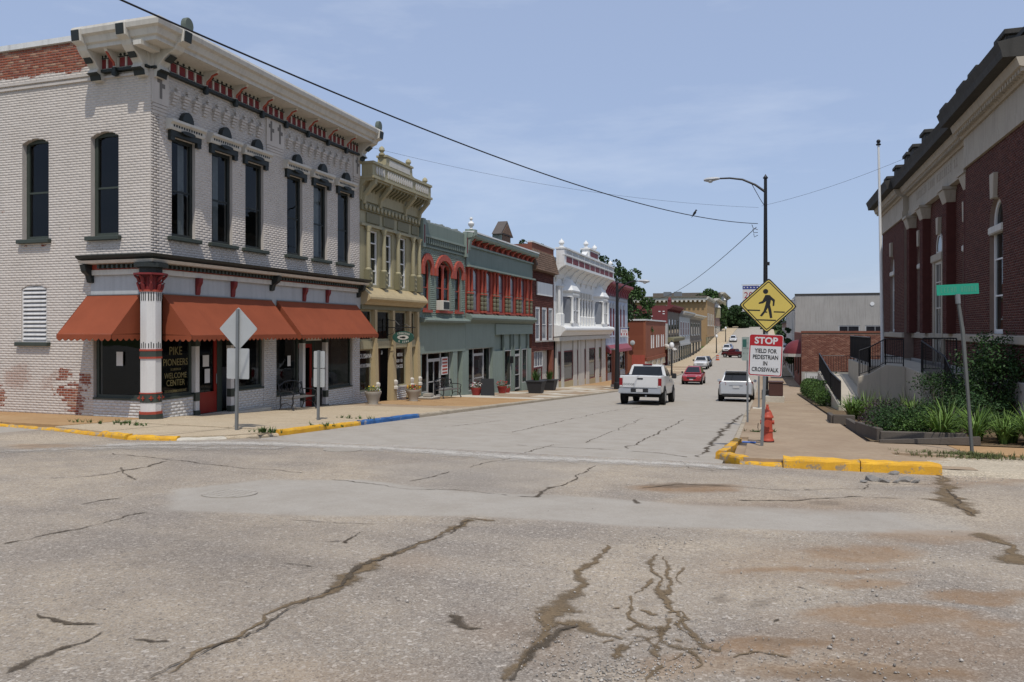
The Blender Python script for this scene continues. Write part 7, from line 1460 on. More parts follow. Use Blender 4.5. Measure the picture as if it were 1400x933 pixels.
# ================================================================== planting
def place(o, x, y, z, rz=0, sc=1): o.location = (x, y, z); o.rotation_euler = (0, 0, rz); o.scale = (sc, sc, sc); return o
TIMBER = M('weathered_timber', (.10, .085, .07), .9, .25, 2, 30, .4)
pe = thing('planter_edging', 'grey weathered timber edging around the planting bed at the corner of the pavement', 'planter', (2.35, 18.9, g(19) + .1))
def beam(p0, p1, w, h, par): 
    (x0, y0), (x1, y1) = p0, p1; l = math.hypot(x1 - x0, y1 - y0); nx_, ny_ = -(y1 - y0) / l * w / 2, (x1 - x0) / l * w / 2; q = MB(); z0, z1 = g(y0) + .1, g(y1) + .1; vv = []
    for (a, b, z) in ((x0, y0, z0), (x1, y1, z1)): vv += [(a + nx_, b + ny_, z - .1), (a - nx_, b - ny_, z - .1), (a - nx_, b - ny_, z + h), (a + nx_, b + ny_, z + h)]
    q.add(vv, [(3, 2, 1, 0), (4, 5, 6, 7), (0, 1, 5, 4), (1, 2, 6, 5), (2, 3, 7, 6), (3, 0, 4, 7)]); return q.build('beam', TIMBER, par, bevel=.012)
for (a, b, h) in (((2.45, 18.85), (2.25, 21.2), .3), ((2.45, 18.85), (4.2, 19.15), .24), ((2.25, 21.2), (2.25, 23.6), .25), ((1.95, 24.8), (2.55, 24.8), .28), ((1.95, 24.8), (1.98, 26.6), .26)): beam(a, b, .13, h, pe)
MB().add([(2.4, 18.6, g(18.6) + .12), (4.4, 18.9, g(18.9) + .12), (4.4, 18.9, g(18.9) + .3), (2.4, 18.6, g(18.6) + .17), (2.4, 18.45, g(18.5) + .12), (4.4, 18.75, g(18.8) + .12), (4.4, 18.75, g(18.8) + .3), (2.4, 18.45, g(18.5) + .17)], [(0, 1, 2, 3), (7, 6, 5, 4), (3, 2, 6, 7), (0, 3, 7, 4), (1, 5, 6, 2)]).build('plank', TIMBER, pe)
# daylilies: three clump shapes reused
def daylily(h): V, Fc = blades(130, .30, h, .034, 1.0, 6); return V, Fc
protos = []
for k in range(3):
    V, Fc = daylily(.95 - .08 * k); protos.append((V, Fc))
lab_row = 'arching green daylily clump in the row along the orange pavement'; first = [None] * 3
def lily(x, y, k, label, group, sc, mat=LEAFY):
    if first[k] is None: o = np_mesh('daylily', *protos[k], mat, None); first[k] = o
    else: o = first[k].copy(); COL.objects.link(o)
    place(o, x, y, g(y) + .12, random.uniform(0, 6), sc); props(o, label, 'plant', group); return o
for i in range(26):
    x_ = 3.75 + i * .30 + random.uniform(-.1, .1); lily(x_, 19.35 + (i % 2) * .5 + random.uniform(-.1, .15), i % 3, lab_row, 'daylilies along the bed edge', random.uniform(.75, 1.05))
for i in range(14): lily(2.75 + random.uniform(0, 2.2), 25 + random.uniform(0, 5), i % 3, 'green daylily clump beside the foot of the ramp', 'daylilies by the ramp', random.uniform(.8, 1.1))
for i in range(8): lily(4.2 + i * .55, 20.6 + random.uniform(-.2, .4), i % 3, 'daylily clump in the second row, behind the bed edge', 'daylilies of the second row', random.uniform(.9, 1.15))
def bush(name, label, x, y, lobes, n, size, mat, stem=True, cat='shrub', group=None):
    b = thing(name, label, cat, (x, y, g(y) + .1), group=group); P_ = []
    tot = sum(r[0] * r[1] * r[2] for c, r in lobes)
    for c, r in lobes: P_.append(ball_pts(int(n * r[0] * r[1] * r[2] / tot) + 5, r, c, shell_=.5))
    P_ = np.concatenate(P_); P_ += rng.normal(scale=.06, size=P_.shape); P_ = P_[P_[:, 2] > .02]; V, Fc = leaf_mesh(P_, size); np_mesh('foliage', V, Fc, mat, b)
    if stem:
        q = MB()
        for c, r in lobes: q.tube([(0, 0, 0), (c[0] * .4, c[1] * .4, c[2] * .5), tuple(c)], [.03, .02, .006], 5)
        loc(q, 'stems', TIMBER, b)
    return b
def lob(k, sx, sy, h, r0=.25): return [((random.uniform(-sx, sx), random.uniform(-sy, sy), random.uniform(.25, h)), (r0 * random.uniform(.7, 1.3), r0 * random.uniform(.7, 1.3), r0 * random.uniform(.7, 1.2))) for _ in range(k)]
bush('tall_shrub', 'tall dark leafy shrub against the civic building wall', 6.35, 26.0, lob(26, .55, .7, 2.5, .38) + lob(10, .75, .8, 1.2, .4), 9000, .10, LEAFD)
bush('tall_shrub', 'loose airy shrub left of the dark shrub, in front of the platform', 5.2, 27.0, lob(24, .7, .8, 1.5, .34), 4200, .07, LEAFD)
bush('low_shrub', 'dark rounded shrub at the corner of the timber edging', 2.95, 20.0, lob(12, .4, .6, .55, .3), 4200, .06, LEAFD)
bush('low_shrub', 'bright green low shrub beside the dark rounded shrub', 3.3, 19.6, lob(10, .45, .3, .42, .25), 2600, .055, LEAF)
bush('purple_shrub', 'dull purple leafy shrub behind the timber edging', 2.9, 21.6, lob(10, .4, .6, .6, .28), 2600, .06, PURP)
bush('low_shrub', 'leafy dark shrub between the two daylily rows', 4.5, 22.0, lob(16, .8, .8, .9, .3), 4200, .065, LEAFD)
bush('low_shrub', 'scrubby shrub at the foot of the stone wall behind the street name sign', 7.6, 22.8, lob(14, 1.1, .5, .8, .3), 3600, .065, LEAFD)
bush('low_shrub', 'leafy shrub at the pavement edge just before the hedge', 2.6, 33.6 + 4.4, lob(12, .3, .8, .7, .3), 2600, .08, LEAF)
hg = thing('hedge', 'clipped green hedge along the right pavement before the low brick shop', 'hedge', (2.9, 46, g(46))); P_ = np.stack([rng.uniform(2.35, 3.4, 16000) - 2.9, rng.uniform(40.5, 57, 16000) - 46, np.zeros(16000)], 1); P_[:, 2] = np.array([g(y_ + 46) - g(46) for y_ in P_[:, 1]]) + .1 + rng.uniform(0, 1, 16000) ** .5 * 1.15 * (1 - .5 * ((P_[:, 0] / .56) ** 4)); V, Fc = leaf_mesh(P_, .10); np_mesh('foliage', V, Fc, LEAF, hg)
bush('lawn_shrub', 'long green shrub bank behind the landing railing of the ramp', 5.0, 49.0, lob(30, 2.0, 2.0, .9, .6), 5000, .14, LEAF)
# tall stalks and grasses (uncountable)
V, Fc = [], []; k0 = 0
for i in range(60):
    v_, f_ = blades(6, .15, random.uniform(.7, 1.25), .014, .25, 4); x_, y_ = random.uniform(3.0, 5.4), random.uniform(22.5, 30); v_ = v_ + np.array((x_, y_, g(y_) + .1)); V.append(v_); Fc.append(f_ + k0); k0 += len(v_)
o = np_mesh('grass', np.concatenate(V), np.concatenate(Fc), M('dry_stalk', (.09, .10, .045), .8, .3, isl=.3), None); props(o, 'thin upright grass stalks among the shrubs of the planting bed', 'grass', kind='stuff')
V, Fc = [], []; k0 = 0
for i in range(520):
    a_, r_ = random.uniform(0, 2 * math.pi), abs(random.gauss(0, .5)); x_, y_ = 3.75 + math.cos(a_) * r_ * 1.5, 16.6 + math.sin(a_) * r_ * .6; v_, f_ = blades(5, .05, random.uniform(.05, .13), .008, .8, 3); v_ = v_ + np.array((x_, y_, g(y_) + .07)); V.append(v_); Fc.append(f_ + k0); k0 += len(v_)
o = np_mesh('grass', np.concatenate(V), np.concatenate(Fc), M('verge_grass', (.10, .115, .04), .8, .3, isl=.4), None); props(o, 'patchy short grass around the foot of the street name post', 'grass', kind='stuff')
V, Fc = [], []; k0 = 0
for (px, py, n, sp) in ((365, 597, 26, .16), (442, 588, 16, .25), (1030, 597, 16, .14), (180, 587, 14, .25), (120, 584, 10, .3), (168, 584, 12, .12), (1057, 597, 4, .06), (915, 523, 26, .5), (485, 578, 18, .3)):
    cx_, cy_ = onG(px, py)
    for i in range(n): x_, y_ = cx_ + random.gauss(0, sp), cy_ + random.gauss(0, .05); v_, f_ = blades(9, .06, random.uniform(.06, .17), .012, .9, 3); v_ = v_ + np.array((x_, y_, g(y_) + .09)); V.append(v_); Fc.append(f_ + k0); k0 += len(v_)
o = np_mesh('weeds', np.concatenate(V), np.concatenate(Fc), LEAF, None); props(o, 'small weeds sprouting from pavement joints and kerb edges', 'weeds', kind='stuff')

# ================================================================== trees
BARK = M('bark', (.10, .08, .06), .95, .25, 3, 25, .5)
def tree(label, x, y, h, rad, n, size, mat, lobes=18, trunk=.35, low=.3, zoff=0):
    z = g(y) + zoff; t_ = thing('tree', label, 'tree', (x, y, z)); q = MB(); q.tube([(0, 0, -.3), (.1, 0, h * .25), (-.1, .1, h * .55), (0, 0, h * .85)], [trunk, trunk * .75, trunk * .45, .06], 8); L_ = []
    for i in range(lobes):
        a_ = 2.39996 * i + random.uniform(-.3, .3); f_ = low + (.93 - low) * (i + .5) / lobes; env = math.sqrt(max(.12, 1 - ((f_ - (low + .93) / 2 + .06) / ((.93 - low) / 2 + .12)) ** 2)); rr = rad * env * random.choice((.25, .6, .75)); c = (rr * math.cos(a_), rr * math.sin(a_), h * f_); L_.append((c, rad * random.uniform(.30, .44) * (.55 + .45 * env))); q.tube([(0, 0, h * f_ * .6), (c[0] * .5, c[1] * .5, h * f_ * .85), c], [trunk * .35, trunk * .2, .03], 5)
    q.build('trunk', BARK, t_, local=True, smooth=True); P_ = np.concatenate([ball_pts(int(n / lobes), (r_, r_, r_ * .8), c, shell_=.55) for c, r_ in L_]); keep = fbm(P_[:, 0] * 1.1 + P_[:, 2], P_[:, 1] * 1.1 - P_[:, 2] * .7, 21) > .36; P_ = P_[keep]; V, Fc = leaf_mesh(P_, size, asp=.7); np_mesh('crown', V, Fc, mat, t_); return t_
LT = M('tree_leaf', (.050, .090, .026), .6, .3, .6, 4, 0, isl=.55, spec=.2); LT2 = M('tree_leaf_dark', (.030, .058, .020), .6, .3, .6, 4, 0, isl=.55, spec=.2)
xA = lambda px, d: (d * (-SN + CS * (px - 700) / FPX), d * (CS + SN * (px - 700) / FPX))
for (px, d, ytop, rad, n, lbl, mt) in ((862, 112, 362, 3.3, 9000, 'large leafy tree rising behind the pale blue building', LT), (836, 100, 345, 2.9, 6000, 'tree crown behind the ornate white building parapet', LT2), (810, 96, 333, 2.2, 4000, 'small tree crown showing left of the white parapet pediment', LT2), (722, 75, 319, 2.3, 4000, 'tree top behind the narrow red building', LT2), (747, 80, 325, 1.6, 2500, 'tiny tree top between the red and the white buildings', LT2),
                              (972, 285, 396, 7.0, 7000, 'broad tree crown above the ochre building roof', LT), (1012, 320, 424, 7, 4500, 'dark tree at the far end of the street, left of the diamond sign', LT2), (1026, 340, 440, 8, 4500, 'dark tree at the far end of the street behind the diamond sign', LT2), (1008, 420, 420, 9, 4500, 'farthest tree closing the end of the street', LT2), (1045, 360, 446, 8, 4000, 'far roadside tree right of the diamond sign', LT2), (1060, 300, 452, 6, 3500, 'roadside tree beyond the right-hand shops', LT2)):
    x_, y_ = xA(px, d); ztop = (HZ - ytop) / FPX * d; h_ = ztop - g(y_) ; tree(lbl, x_, y_, h_ / .98, rad, n, max(.22, .0042 * d * .75), mt, low=.35 if d < 200 else .15)
x_, y_ = xA(1071, 78); tree('small street tree on the right pavement before the grey building', 2.0, 100.0, 6.4, 1.6, 1800, .3, LT2, trunk=.12, lobes=9)
# wooded rise that closes the view
V = []
for i in range(60):
    a_ = random.uniform(-1, 1); V.append(ball_pts(220, (9, 9, 6), (a_ * 330 - 30, 470 + random.uniform(0, 60), 2 + random.uniform(2, 7)), shell_=.5))
V, Fc = leaf_mesh(np.concatenate(V), 2.4, asp=.8); o = np_mesh('treeline', V, Fc, LT2, None); props(o, 'distant wooded rise closing the end of the street', 'trees', kind='stuff')

# ================================================================== loose stones
def stones(name, label, pts, kind='stuff'):
    V, Fc = [], []; k0 = 0; oc_ = np.array([(1, 0, 0), (-1, 0, 0), (0, 1, 0), (0, -1, 0), (0, 0, 1), (0, 0, -1)], float); tri = np.array([(0, 2, 4), (2, 1, 4), (1, 3, 4), (3, 0, 4), (2, 0, 5), (1, 2, 5), (3, 1, 5), (0, 3, 5)])
    for (x_, y_, r_) in pts: v_ = oc_ * r_ * np.array((1, random.uniform(.6, 1), random.uniform(.45, .75))) * rng.uniform(.7, 1.25, (6, 1)); a_ = random.uniform(0, 3); c_, s_ = math.cos(a_), math.sin(a_); v_ = v_ @ np.array([[c_, s_, 0], [-s_, c_, 0], [0, 0, 1]]) + np.array((x_, y_, g(y_) + r_ * .2 + .004)); V.append(v_); Fc.append(tri + k0); k0 += 6
    o = np_mesh(name, np.concatenate(V), np.concatenate(Fc), M('loose_stone', (.34, .31, .27), .9, .3, 8, 40, .2, isl=.45), None); props(o, label, 'gravel', kind=kind); return o
pts = []
for (px, py, rx, ry, n) in ((860, 918, 110, 22, 420), (745, 880, 60, 40, 140), (900, 740, 60, 14, 160), (930, 880, 90, 30, 120), (1150, 900, 240, 40, 300), (690, 760, 240, 60, 110), (1220, 656, 60, 5, 160), (1330, 655, 60, 12, 420), (500, 800, 350, 100, 110), (1200, 790, 200, 60, 180), (1300, 630, 60, 5, 300)):
    for _ in range(n): px_, py_ = px + random.gauss(0, rx * .5), py + random.gauss(0, ry * .5); x_, y_ = onG(px_, min(max(py_, 625), 960)); pts.append((x_, y_, random.uniform(.003, .009) if random.random() < .93 else random.uniform(.009, .016)))
stones('gravel', 'loose pale gravel scattered over the broken asphalt', pts)
CH = M('broken_asphalt', (.21, .195, .175), .95, .25, 5, 40, .4)
for i, (px, py, r_) in enumerate(((1196, 654, .16), (1221, 646, .11), (1209, 656, .09), (1236, 655, .12), (1252, 657, .07), (1182, 657, .07), (1226, 657, .06), (1188, 651, .06), (1245, 652, .05))):
    x_, y_ = onG(px, py + 3); bm_ = bmesh.new()
    for _ in range(16): d_ = rng.normal(size=3); d_ /= np.linalg.norm(d_); bm_.verts.new(d_ * np.array((r_, r_ * .75, r_ * .42)) * random.uniform(.75, 1.15))
    bmesh.ops.convex_hull(bm_, input=bm_.verts[:]); bm_.verts.index_update(); q = MB(); q.v = [tuple(w_.co) for w_ in bm_.verts]; q.f = [tuple(w_.index for w_ in f_.verts) for f_ in bm_.faces]; bm_.free()
    o = q.build('asphalt_chunk', CH, None, local=True); o.location = (x_, y_, g(y_) + .015); o.rotation_euler = (random.uniform(-.4, .4), random.uniform(-.4, .4), 0); props(o, 'broken grey asphalt chunk at the foot of the yellow kerb', 'rubble', 'asphalt chunks by the kerb')
x_, y_ = onG(1024, 614); o = MB().box(ID, -.14, .14, -.03, .03, 0, .03).build('litter', M('blue_plastic', (.06, .14, .42), .4, .05), None, local=True, bevel=.01); o.location = (x_, y_, g(y_) + .125); props(o, 'flat blue plastic litter on the pavement beside the sign post', 'litter')
# manhole covers
for (px, py, r_, lab) in ((314, 676, .33, 'manhole cover in the smooth concrete patch, nearer of two'), (468, 616, .36, 'manhole cover by the white stripe, farther of two')):
    x_, y_ = onG(px, py); mh = thing('manhole_cover', lab, 'manhole cover', (x_, y_, g(y_)), group='manhole covers'); mh.rotation_euler = (math.atan(-.054), 0, 0); zz = float(rough_z(x_, y_)); IRON = M('worn_iron', (.17, .165, .155), .7, .2, 8, 60, .3)
    loc(MB().lathe([(r_ * 1.06, zz - .02), (r_ * 1.06, zz + .012), (r_, zz + .013), (r_, zz - .02)], (0, 0, 0), 28), 'frame', CRACKDARK, mh); cv2 = loc(MB().lathe([(r_ * .985, zz - .02), (r_ * .985, zz + .016), (.001, zz + .018)], (0, 0, 0), 28), 'cover', ASPH, mh); q = MB()
    for i in range(5):
        for j in range(5):
            a_, b_ = (i - 2) * r_ * .3, (j - 2) * r_ * .3
            if math.hypot(a_, b_) < r_ * .85: q.box(ID, a_ - .025, a_ + .025, b_ - .025, b_ + .025, zz + .015, zz + .021)
    loc(q, 'studs', ASPH, cv2)

# ================================================================== vehicles (nose towards +y, origin on the ground below the middle)
def paint(name, col, metal=0.0):
    t = NT(name); t.P(True); n = t.noise(1.5, 3, .5); c = t.mix(t.math('MULTIPLY', n, .25), col, tuple(x * .8 for x in col)); t.done(c, .32, .4, metal); t.b.inputs['Coat Weight'].default_value = .5; t.b.inputs['Coat Roughness'].default_value = .08; return t.m
PW = paint('car_white', (.62, .62, .61)); PS = paint('car_silver', (.50, .51, .52), .35); PRED = paint('car_red', (.30, .02, .025)); PMAR = paint('car_dark_red', (.10, .012, .016)); PDK = paint('car_dark_grey', (.05, .055, .065)); PBLUE = paint('car_pale_blue', (.2, .24, .36))
CGL = flat_glass('car_glass', (.012, .014, .016), .03); TYRE = M('tyre_rubber', (.02, .02, .02), .85, .15, 6, 40, .1, obj=True); RIM = M('alloy_rim', (.42, .43, .44), .35, .05, 6, 40, 0, metal=.6, obj=True); PLAST = M('black_plastic', (.022, .022, .024), .6, .1, 6, 40, .05, obj=True); CHROME = M('dull_chrome', (.48, .49, .5), .28, .05, 6, 40, 0, metal=.7, obj=True); TAIL = M('tail_lamp_red', (.22, .01, .012), .2, .05, 6, 40, 0, obj=True); HEADL = M('head_lamp', (.55, .56, .55), .12, .05, 6, 40, 0, obj=True); UNDER = M('underbody', (.012, .012, .012), .9, .1, 6, 40, 0, obj=True); PLATE = M('number_plate', (.5, .5, .5), .5, .1, 6, 40, 0, obj=True)
def loft(stations, n_side=1):
    """stations (y, w_sill, w_mid, w_top, z0, zm, z1)"""
    q = MB(); k = None
    for (y, ws, wm, wt, z0, zm, z1) in stations:
        r_ = [(-ws, z0), (-ws - .02, z0 + .08), (-wm, zm), (-wm + .01, zm + (z1 - zm) * .6), (-wt, z1 - .02), (-wt + .08, z1), (0, z1 + .015), (wt - .08, z1), (wt, z1 - .02), (wm - .01, zm + (z1 - zm) * .6), (wm, zm), (ws + .02, z0 + .08), (ws, z0)]
        k = len(r_); q.v += [(x_, y, z_) for x_, z_ in r_]
    for i in range(len(stations) - 1): q.f += [(i * k + j, i * k + (j + 1) % k, (i + 1) * k + (j + 1) % k, (i + 1) * k + j) for j in range(k)]
    q.f += [tuple(range(k)), tuple(range((len(stations) - 1) * k, len(stations) * k))]; return q
def on_quad(q, a0, a1, b0, b1, off):
    A, B, C_, D = [Vector(p) for p in q]; f = lambda u, v: (A.lerp(B, u)).lerp(D.lerp(C_, u), v); P_ = [f(a0, b0), f(a1, b0), f(a1, b1), f(a0, b1)]; nn_ = (P_[1] - P_[0]).cross(P_[3] - P_[0]).normalized(); c = sum((Vector(p) for p in q), Vector()) / 4
    if nn_.dot(c - Vector((0, c.y * .6, c.z * .9))) < 0: nn_ = -nn_
    vv = [tuple(p + nn_ * off) for p in P_] + [tuple(p - nn_ * .02) for p in P_]; return MB().add(vv, [(0, 1, 2, 3), (7, 6, 5, 4), (0, 4, 5, 1), (1, 5, 6, 2), (2, 6, 7, 3), (3, 7, 4, 0)])
def greenhouse(par, mat, lo, hi, zb, zt, sides, fr_in=(.07, .93, .12, .9), rr_in=(.07, .93, .15, .88)):
    """lo/hi = (half width rear, half width front, y rear, y front) at the belt and the roof"""
    L_ = [(-lo[0], lo[2], zb), (lo[0], lo[2], zb), (lo[1], lo[3], zb), (-lo[1], lo[3], zb)]; H_ = [(-hi[0], hi[2], zt), (hi[0], hi[2], zt), (hi[1], hi[3], zt), (-hi[1], hi[3], zt)]
    cabn = MB().add(L_ + H_, [(3, 2, 1, 0), (4, 5, 6, 7), (0, 1, 5, 4), (1, 2, 6, 5), (2, 3, 7, 6), (3, 0, 4, 7)]).build('cabin', mat, par, local=True, bevel=.05, smooth=True)
    loc(on_quad([L_[0], L_[1], H_[1], H_[0]], *rr_in, .006), 'rear_window', CGL, cabn); loc(on_quad([L_[3], L_[2], H_[2], H_[3]], *fr_in, .006), 'windscreen', CGL, cabn)
    for (a, b) in sides:
        for (A, B, C_, D) in (((L_[1], L_[2], H_[2], H_[1])), ((L_[0], L_[3], H_[3], H_[0]))): loc(on_quad([A, B, C_, D], a, b, .1, .88, .006), 'side_window', CGL, cabn)
    return cabn
def wheels(par, ys, hw, r_, wd, well=1.22, zc=None):
    for y in ys:
        for s in (-1, 1):
            x0 = s * (hw - wd / 2)
            loc(MB().lathe([(r_ * well, -.012), (r_ * well, .012)], (s * (hw + .004), y, r_ * 1.04), 24, 'x'), 'wheel_well', UNDER, par)
            ty = loc(MB().lathe([(r_ * .62, -wd / 2), (r_ * .93, -wd / 2), (r_, -wd * .36), (r_, wd * .36), (r_ * .93, wd / 2), (r_ * .62, wd / 2)], (x0 + s * .045, y, r_), 24, 'x'), 'wheel', TYRE, par, smooth=True)
            loc(MB().lathe([(r_ * .60, -.01), (r_ * .62, .01), (r_ * .2, .02), (.01, .03)] if s > 0 else [(.01, -.03), (r_ * .2, -.02), (r_ * .62, -.01), (r_ * .60, .01)], (x0 + s * (.045 + wd / 2 - .01), y, r_), 10, 'x'), 'rim', RIM, ty)
def car_at(o, x, y, rz):
    sl = math.atan((g(y + 2) - g(y - 2)) / 4); o.location = (x, y, g(y) + .004); o.rotation_euler = (sl * math.cos(rz), -sl * math.sin(rz) * 0, rz); return o
def pickup(label, mat, x, y, rz, lights=True, letter=False):
    c = thing('pickup_truck', label, 'pickup truck', (0, 0, 0)); hw = 1.0
    body = loc(loft([(-2.78, .90, .95, .93, .72, 1.0, 1.33), (-2.72, .95, .985, .96, .6, .95, 1.36), (-1.2, .98, 1.0, .965, .52, .9, 1.37), (-.62, .98, 1.0, .965, .5, .9, 1.36), (1.4, .98, 1.0, .95, .5, .9, 1.27), (2.3, .97, .99, .90, .5, .88, 1.20), (2.75, .90, .95, .80, .52, .85, 1.08), (2.88, .78, .84, .68, .58, .82, .98)]), 'body', mat, c, smooth=True)
    greenhouse(c, mat, (.93, .92, -.62, 1.62), (.76, .70, -.42, .82), 1.30, 1.90, ((.06, .46), (.52, .90)), rr_in=(.08, .92, .14, .84))
    loc(MB().box(ID, -.86, .86, -2.6, -.72, 1.345, 1.392), 'bed_cover', PLAST, c); loc(MB().box(ID, -.22, .22, -.48, -.36, 1.885, 1.93), 'brake_lamp', TAIL, c)
    tg = loc(MB().box(ID, -.80, .80, -2.815, -2.77, .80, 1.34), 'tailgate', mat, c, bevel=.012); loc(MB().box(ID, -.13, .13, -2.835, -2.81, 1.18, 1.25), 'handle', PLAST, tg, bevel=.01)
    if letter: t_ = text('lettering', 'DODGE', PLAST, None, (-.52, -2.817, .945), .13, (R(90), 0, 0), sx=1.1); t_.parent = tg
    for s in (-1, 1): loc(MB().box(ID, min(s * .82, s * .975), max(s * .82, s * .975), -2.80, -2.70, .86, 1.24), 'tail_lamp', TAIL, c, bevel=.015); loc(MB().box(ID, min(s * .83, s * .95), max(s * .83, s * .95), -2.805, -2.72, .83, .90), 'reverse_lamp', HEADL, c)
    bm = loc(MB().box(ID, -.98, .98, -3.0, -2.76, .53, .76), 'rear_bumper', CHROME, c, bevel=.03); loc(MB().box(ID, -.40, .40, -3.008, -2.99, .59, .77), 'plate_recess', PLAST, bm); loc(MB().box(ID, -.155, .155, -3.02, -3.006, .60, .745), 'number_plate', PLATE, bm)
    loc(MB().box(ID, -.85, .85, -2.5, 2.5, .38, .56), 'chassis', UNDER, c); loc(MB().tube([(.25, -2.7, .42), (.25, -1, .42)], .04, 6), 'exhaust', CHROME, c); loc(MB().tube([(-.8, -1.72, .42), (.8, -1.72, .42)], .09, 8), 'axle', UNDER, c)
    loc(MB().box(ID, -.5, .5, 2.80, 2.9, .72, .98), 'grille', CHROME, c, bevel=.02); loc(MB().box(ID, -.95, .95, 2.72, 2.98, .48, .66), 'front_bumper', CHROME, c, bevel=.03)
    for s in (-1, 1): loc(MB().box(ID, min(s * .52, s * .84), max(s * .52, s * .84), 2.66, 2.86, .78, .98), 'head_lamp', HEADL, c, bevel=.02); loc(MB().box(ID, min(s * 1.0, s * 1.24), max(s * 1.0, s * 1.24), 1.02, 1.12, 1.22, 1.48), 'mirror', PLAST, c, bevel=.03); loc(MB().box(ID, min(s * 1.0, s * 1.012), max(s * 1.0, s * 1.012), .12, .30, 1.12, 1.16), 'door_handle', PLAST, c)
    wheels(c, (-1.72, 1.85), 1.0, .40, .28); return car_at(c, x, y, rz)
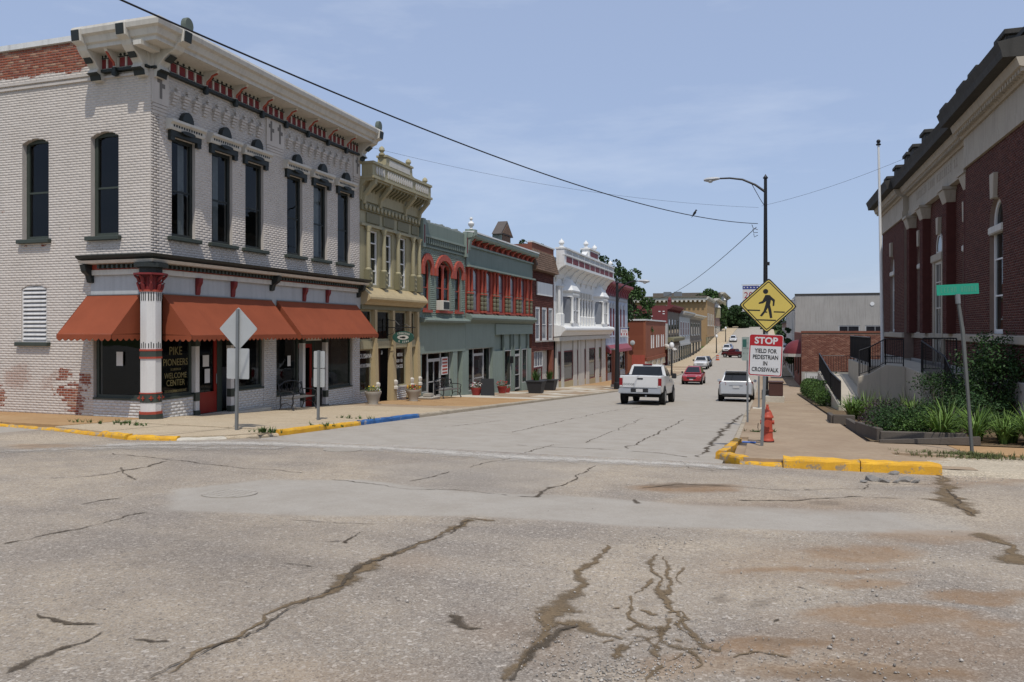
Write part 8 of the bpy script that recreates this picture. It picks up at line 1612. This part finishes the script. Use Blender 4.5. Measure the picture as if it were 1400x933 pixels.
def suv(label, mat, x, y, rz, scale=1.0, dark_low=True, kind='suv', cat='car'):
    c = thing('suv' if kind == 'suv' else 'car', label, cat, (0, 0, 0)); hw = .92; h = 1.66 if kind == 'suv' else 1.46; zb = 1.05 if kind == 'suv' else .95
    loc(loft([(-2.22, .74, .80, .72, .42, .72, zb - .04), (-2.12, .84, .88, .80, .36, .70, zb + .02), (-1.4, .88, .92, .86, .32, .68, zb + .01), (.6, .88, .92, .86, .32, .66, zb - .02), (1.5, .87, .91, .82, .32, .64, zb - .10), (2.05, .80, .86, .72, .34, .6, zb - .22), (2.24, .62, .7, .56, .4, .58, zb - .34)]), 'body', mat, c, smooth=True)
    cb_ = greenhouse(c, mat, (.78, .82, -2.12, 1.22), (.58, .58, -1.72, .12), zb - .02, h, ((.10, .36), (.40, .64), (.67, .88)), rr_in=(.06, .94, .14, .80))
    loc(MB().box(ID, -.56, .56, -1.98, -1.68, h - .035, h + .0), 'spoiler', mat, c, bevel=.015)
    for s in (-1, 1):
        loc(MB().tube([(s * .52, -1.55, h + .03), (s * .54, .0, h + .04)], .015, 5), 'roof_rail', PLAST, c); loc(MB().add([(s * .90, -2.0, zb - .10), (s * .52, -2.235, zb - .16), (s * .52, -2.23, zb - .02), (s * .86, -2.08, zb + .05), (s * .84, -1.8, zb - .10), (s * .5, -2.1, zb - .16), (s * .5, -2.1, zb - .02), (s * .82, -1.8, zb + .04)], [(0, 1, 2, 3), (7, 6, 5, 4), (0, 4, 5, 1), (1, 5, 6, 2), (2, 6, 7, 3), (3, 7, 4, 0)]), 'tail_lamp', TAIL, c)
        loc(MB().box(ID, min(s * .9, s * 1.08), max(s * .9, s * 1.08), .72, .82, zb - .02, zb + .14), 'mirror', PLAST if mat is not PS else PS, c, bevel=.03); loc(MB().add([(s * .84, 1.86, zb - .32), (s * .40, 2.18, zb - .36), (s * .40, 2.16, zb - .22), (s * .80, 1.88, zb - .17), (s * .8, 1.6, zb - .32), (s * .4, 1.9, zb - .36), (s * .4, 1.9, zb - .22), (s * .78, 1.6, zb - .17)], [(0, 1, 2, 3), (7, 6, 5, 4), (0, 4, 5, 1), (1, 5, 6, 2), (2, 6, 7, 3), (3, 7, 4, 0)]), 'head_lamp', HEADL, c)
    bm = loc(MB().box(ID, -.80, .80, -2.27, -2.08, .40, .62), 'rear_bumper', mat, c, bevel=.04); loc(MB().box(ID, -.70, .70, -2.28, -2.1, .30, .42), 'bumper_skirt', PLAST, bm, bevel=.02); loc(MB().box(ID, -.17, .17, -2.255, -2.22, .74, .87), 'number_plate', PLATE, c); loc(MB().box(ID, -.34, .34, -2.25, -2.20, .885, .915), 'tailgate_trim', CHROME, c)
    loc(MB().box(ID, -.42, .42, 2.16, 2.255, .54, .72), 'grille', PLAST, c, bevel=.02); loc(MB().box(ID, -.66, .66, 2.1, 2.25, .34, .5), 'front_bumper', mat, c, bevel=.03); loc(MB().box(ID, -.17, .17, 2.25, 2.26, .44, .53), 'number_plate', PLATE, c)
    loc(MB().box(ID, -.8, .8, -2.0, 2.0, .24, .36), 'underbody', UNDER, c); wheels(c, (-1.36, 1.38), .90, .35, .24); c.scale = (scale,) * 3; return car_at(c, x, y, rz)
x_, y_ = onG(884, 553); pickup('white pickup truck seen from behind driving down the street', PW, x_ - .15, y_ + 1.72, R(0), letter=True)
x_, y_ = onG(1006, 549); suv('silver sport utility car parked at the right kerb behind the sign posts', PS, x_, y_ + 1.3, R(1), 1.0)
def far_xy(px, X): return X, yX(px, X)
x_, y_ = far_xy(948.5, -6.7); suv('red car driving towards the camera past the white pickup truck', PRED, x_, y_, R(179), 1.05)
x_, y_ = far_xy(957, -9.2); pickup('white pickup parked facing the camera at the left kerb', PW, x_, y_ + 3, R(180))
suv('dark grey car parked behind the white pickup at the left kerb', PDK, -9.2, y_ + 12, R(180))
x_, y_ = far_xy(993.5, -8.9); suv('far white car parked left of the dark red truck', PW, x_, y_, R(180), 1.08); suv('pale blue car parked directly behind the far white car', PBLUE, x_ + .3, y_ + 8, R(180), 1.0, kind='car')
x_, y_ = far_xy(1002.5, -8.8); suv('farthest white car parked up the hill', PW, x_, y_, R(180), 1.1)
x_, y_ = far_xy(1005, -6.0); pickup('dark red truck turning in the far street', PMAR, x_, y_, R(60))
x_, y_ = far_xy(1038.5, -1.9); suv('far dark car parked on the right, between the two sign posts', PDK, x_, min(y_, 150), R(0))
x_, y_ = far_xy(1022, -3.0); 

# ------------------------------------------------------------------ lettering becomes plain mesh
bpy.context.view_layer.update()
dg = bpy.context.evaluated_depsgraph_get()
for o in [o for o in scene.objects if o.type == 'FONT']:
    me_ = bpy.data.meshes.new_from_object(o.evaluated_get(dg)); n_ = bpy.data.objects.new('lettering_mesh', me_); COL.objects.link(n_)
    n_.parent = o.parent; n_.location = o.location; n_.rotation_euler = o.rotation_euler; n_.scale = o.scale; nm = o.name
    bpy.data.objects.remove(o); n_.name = 'lettering'
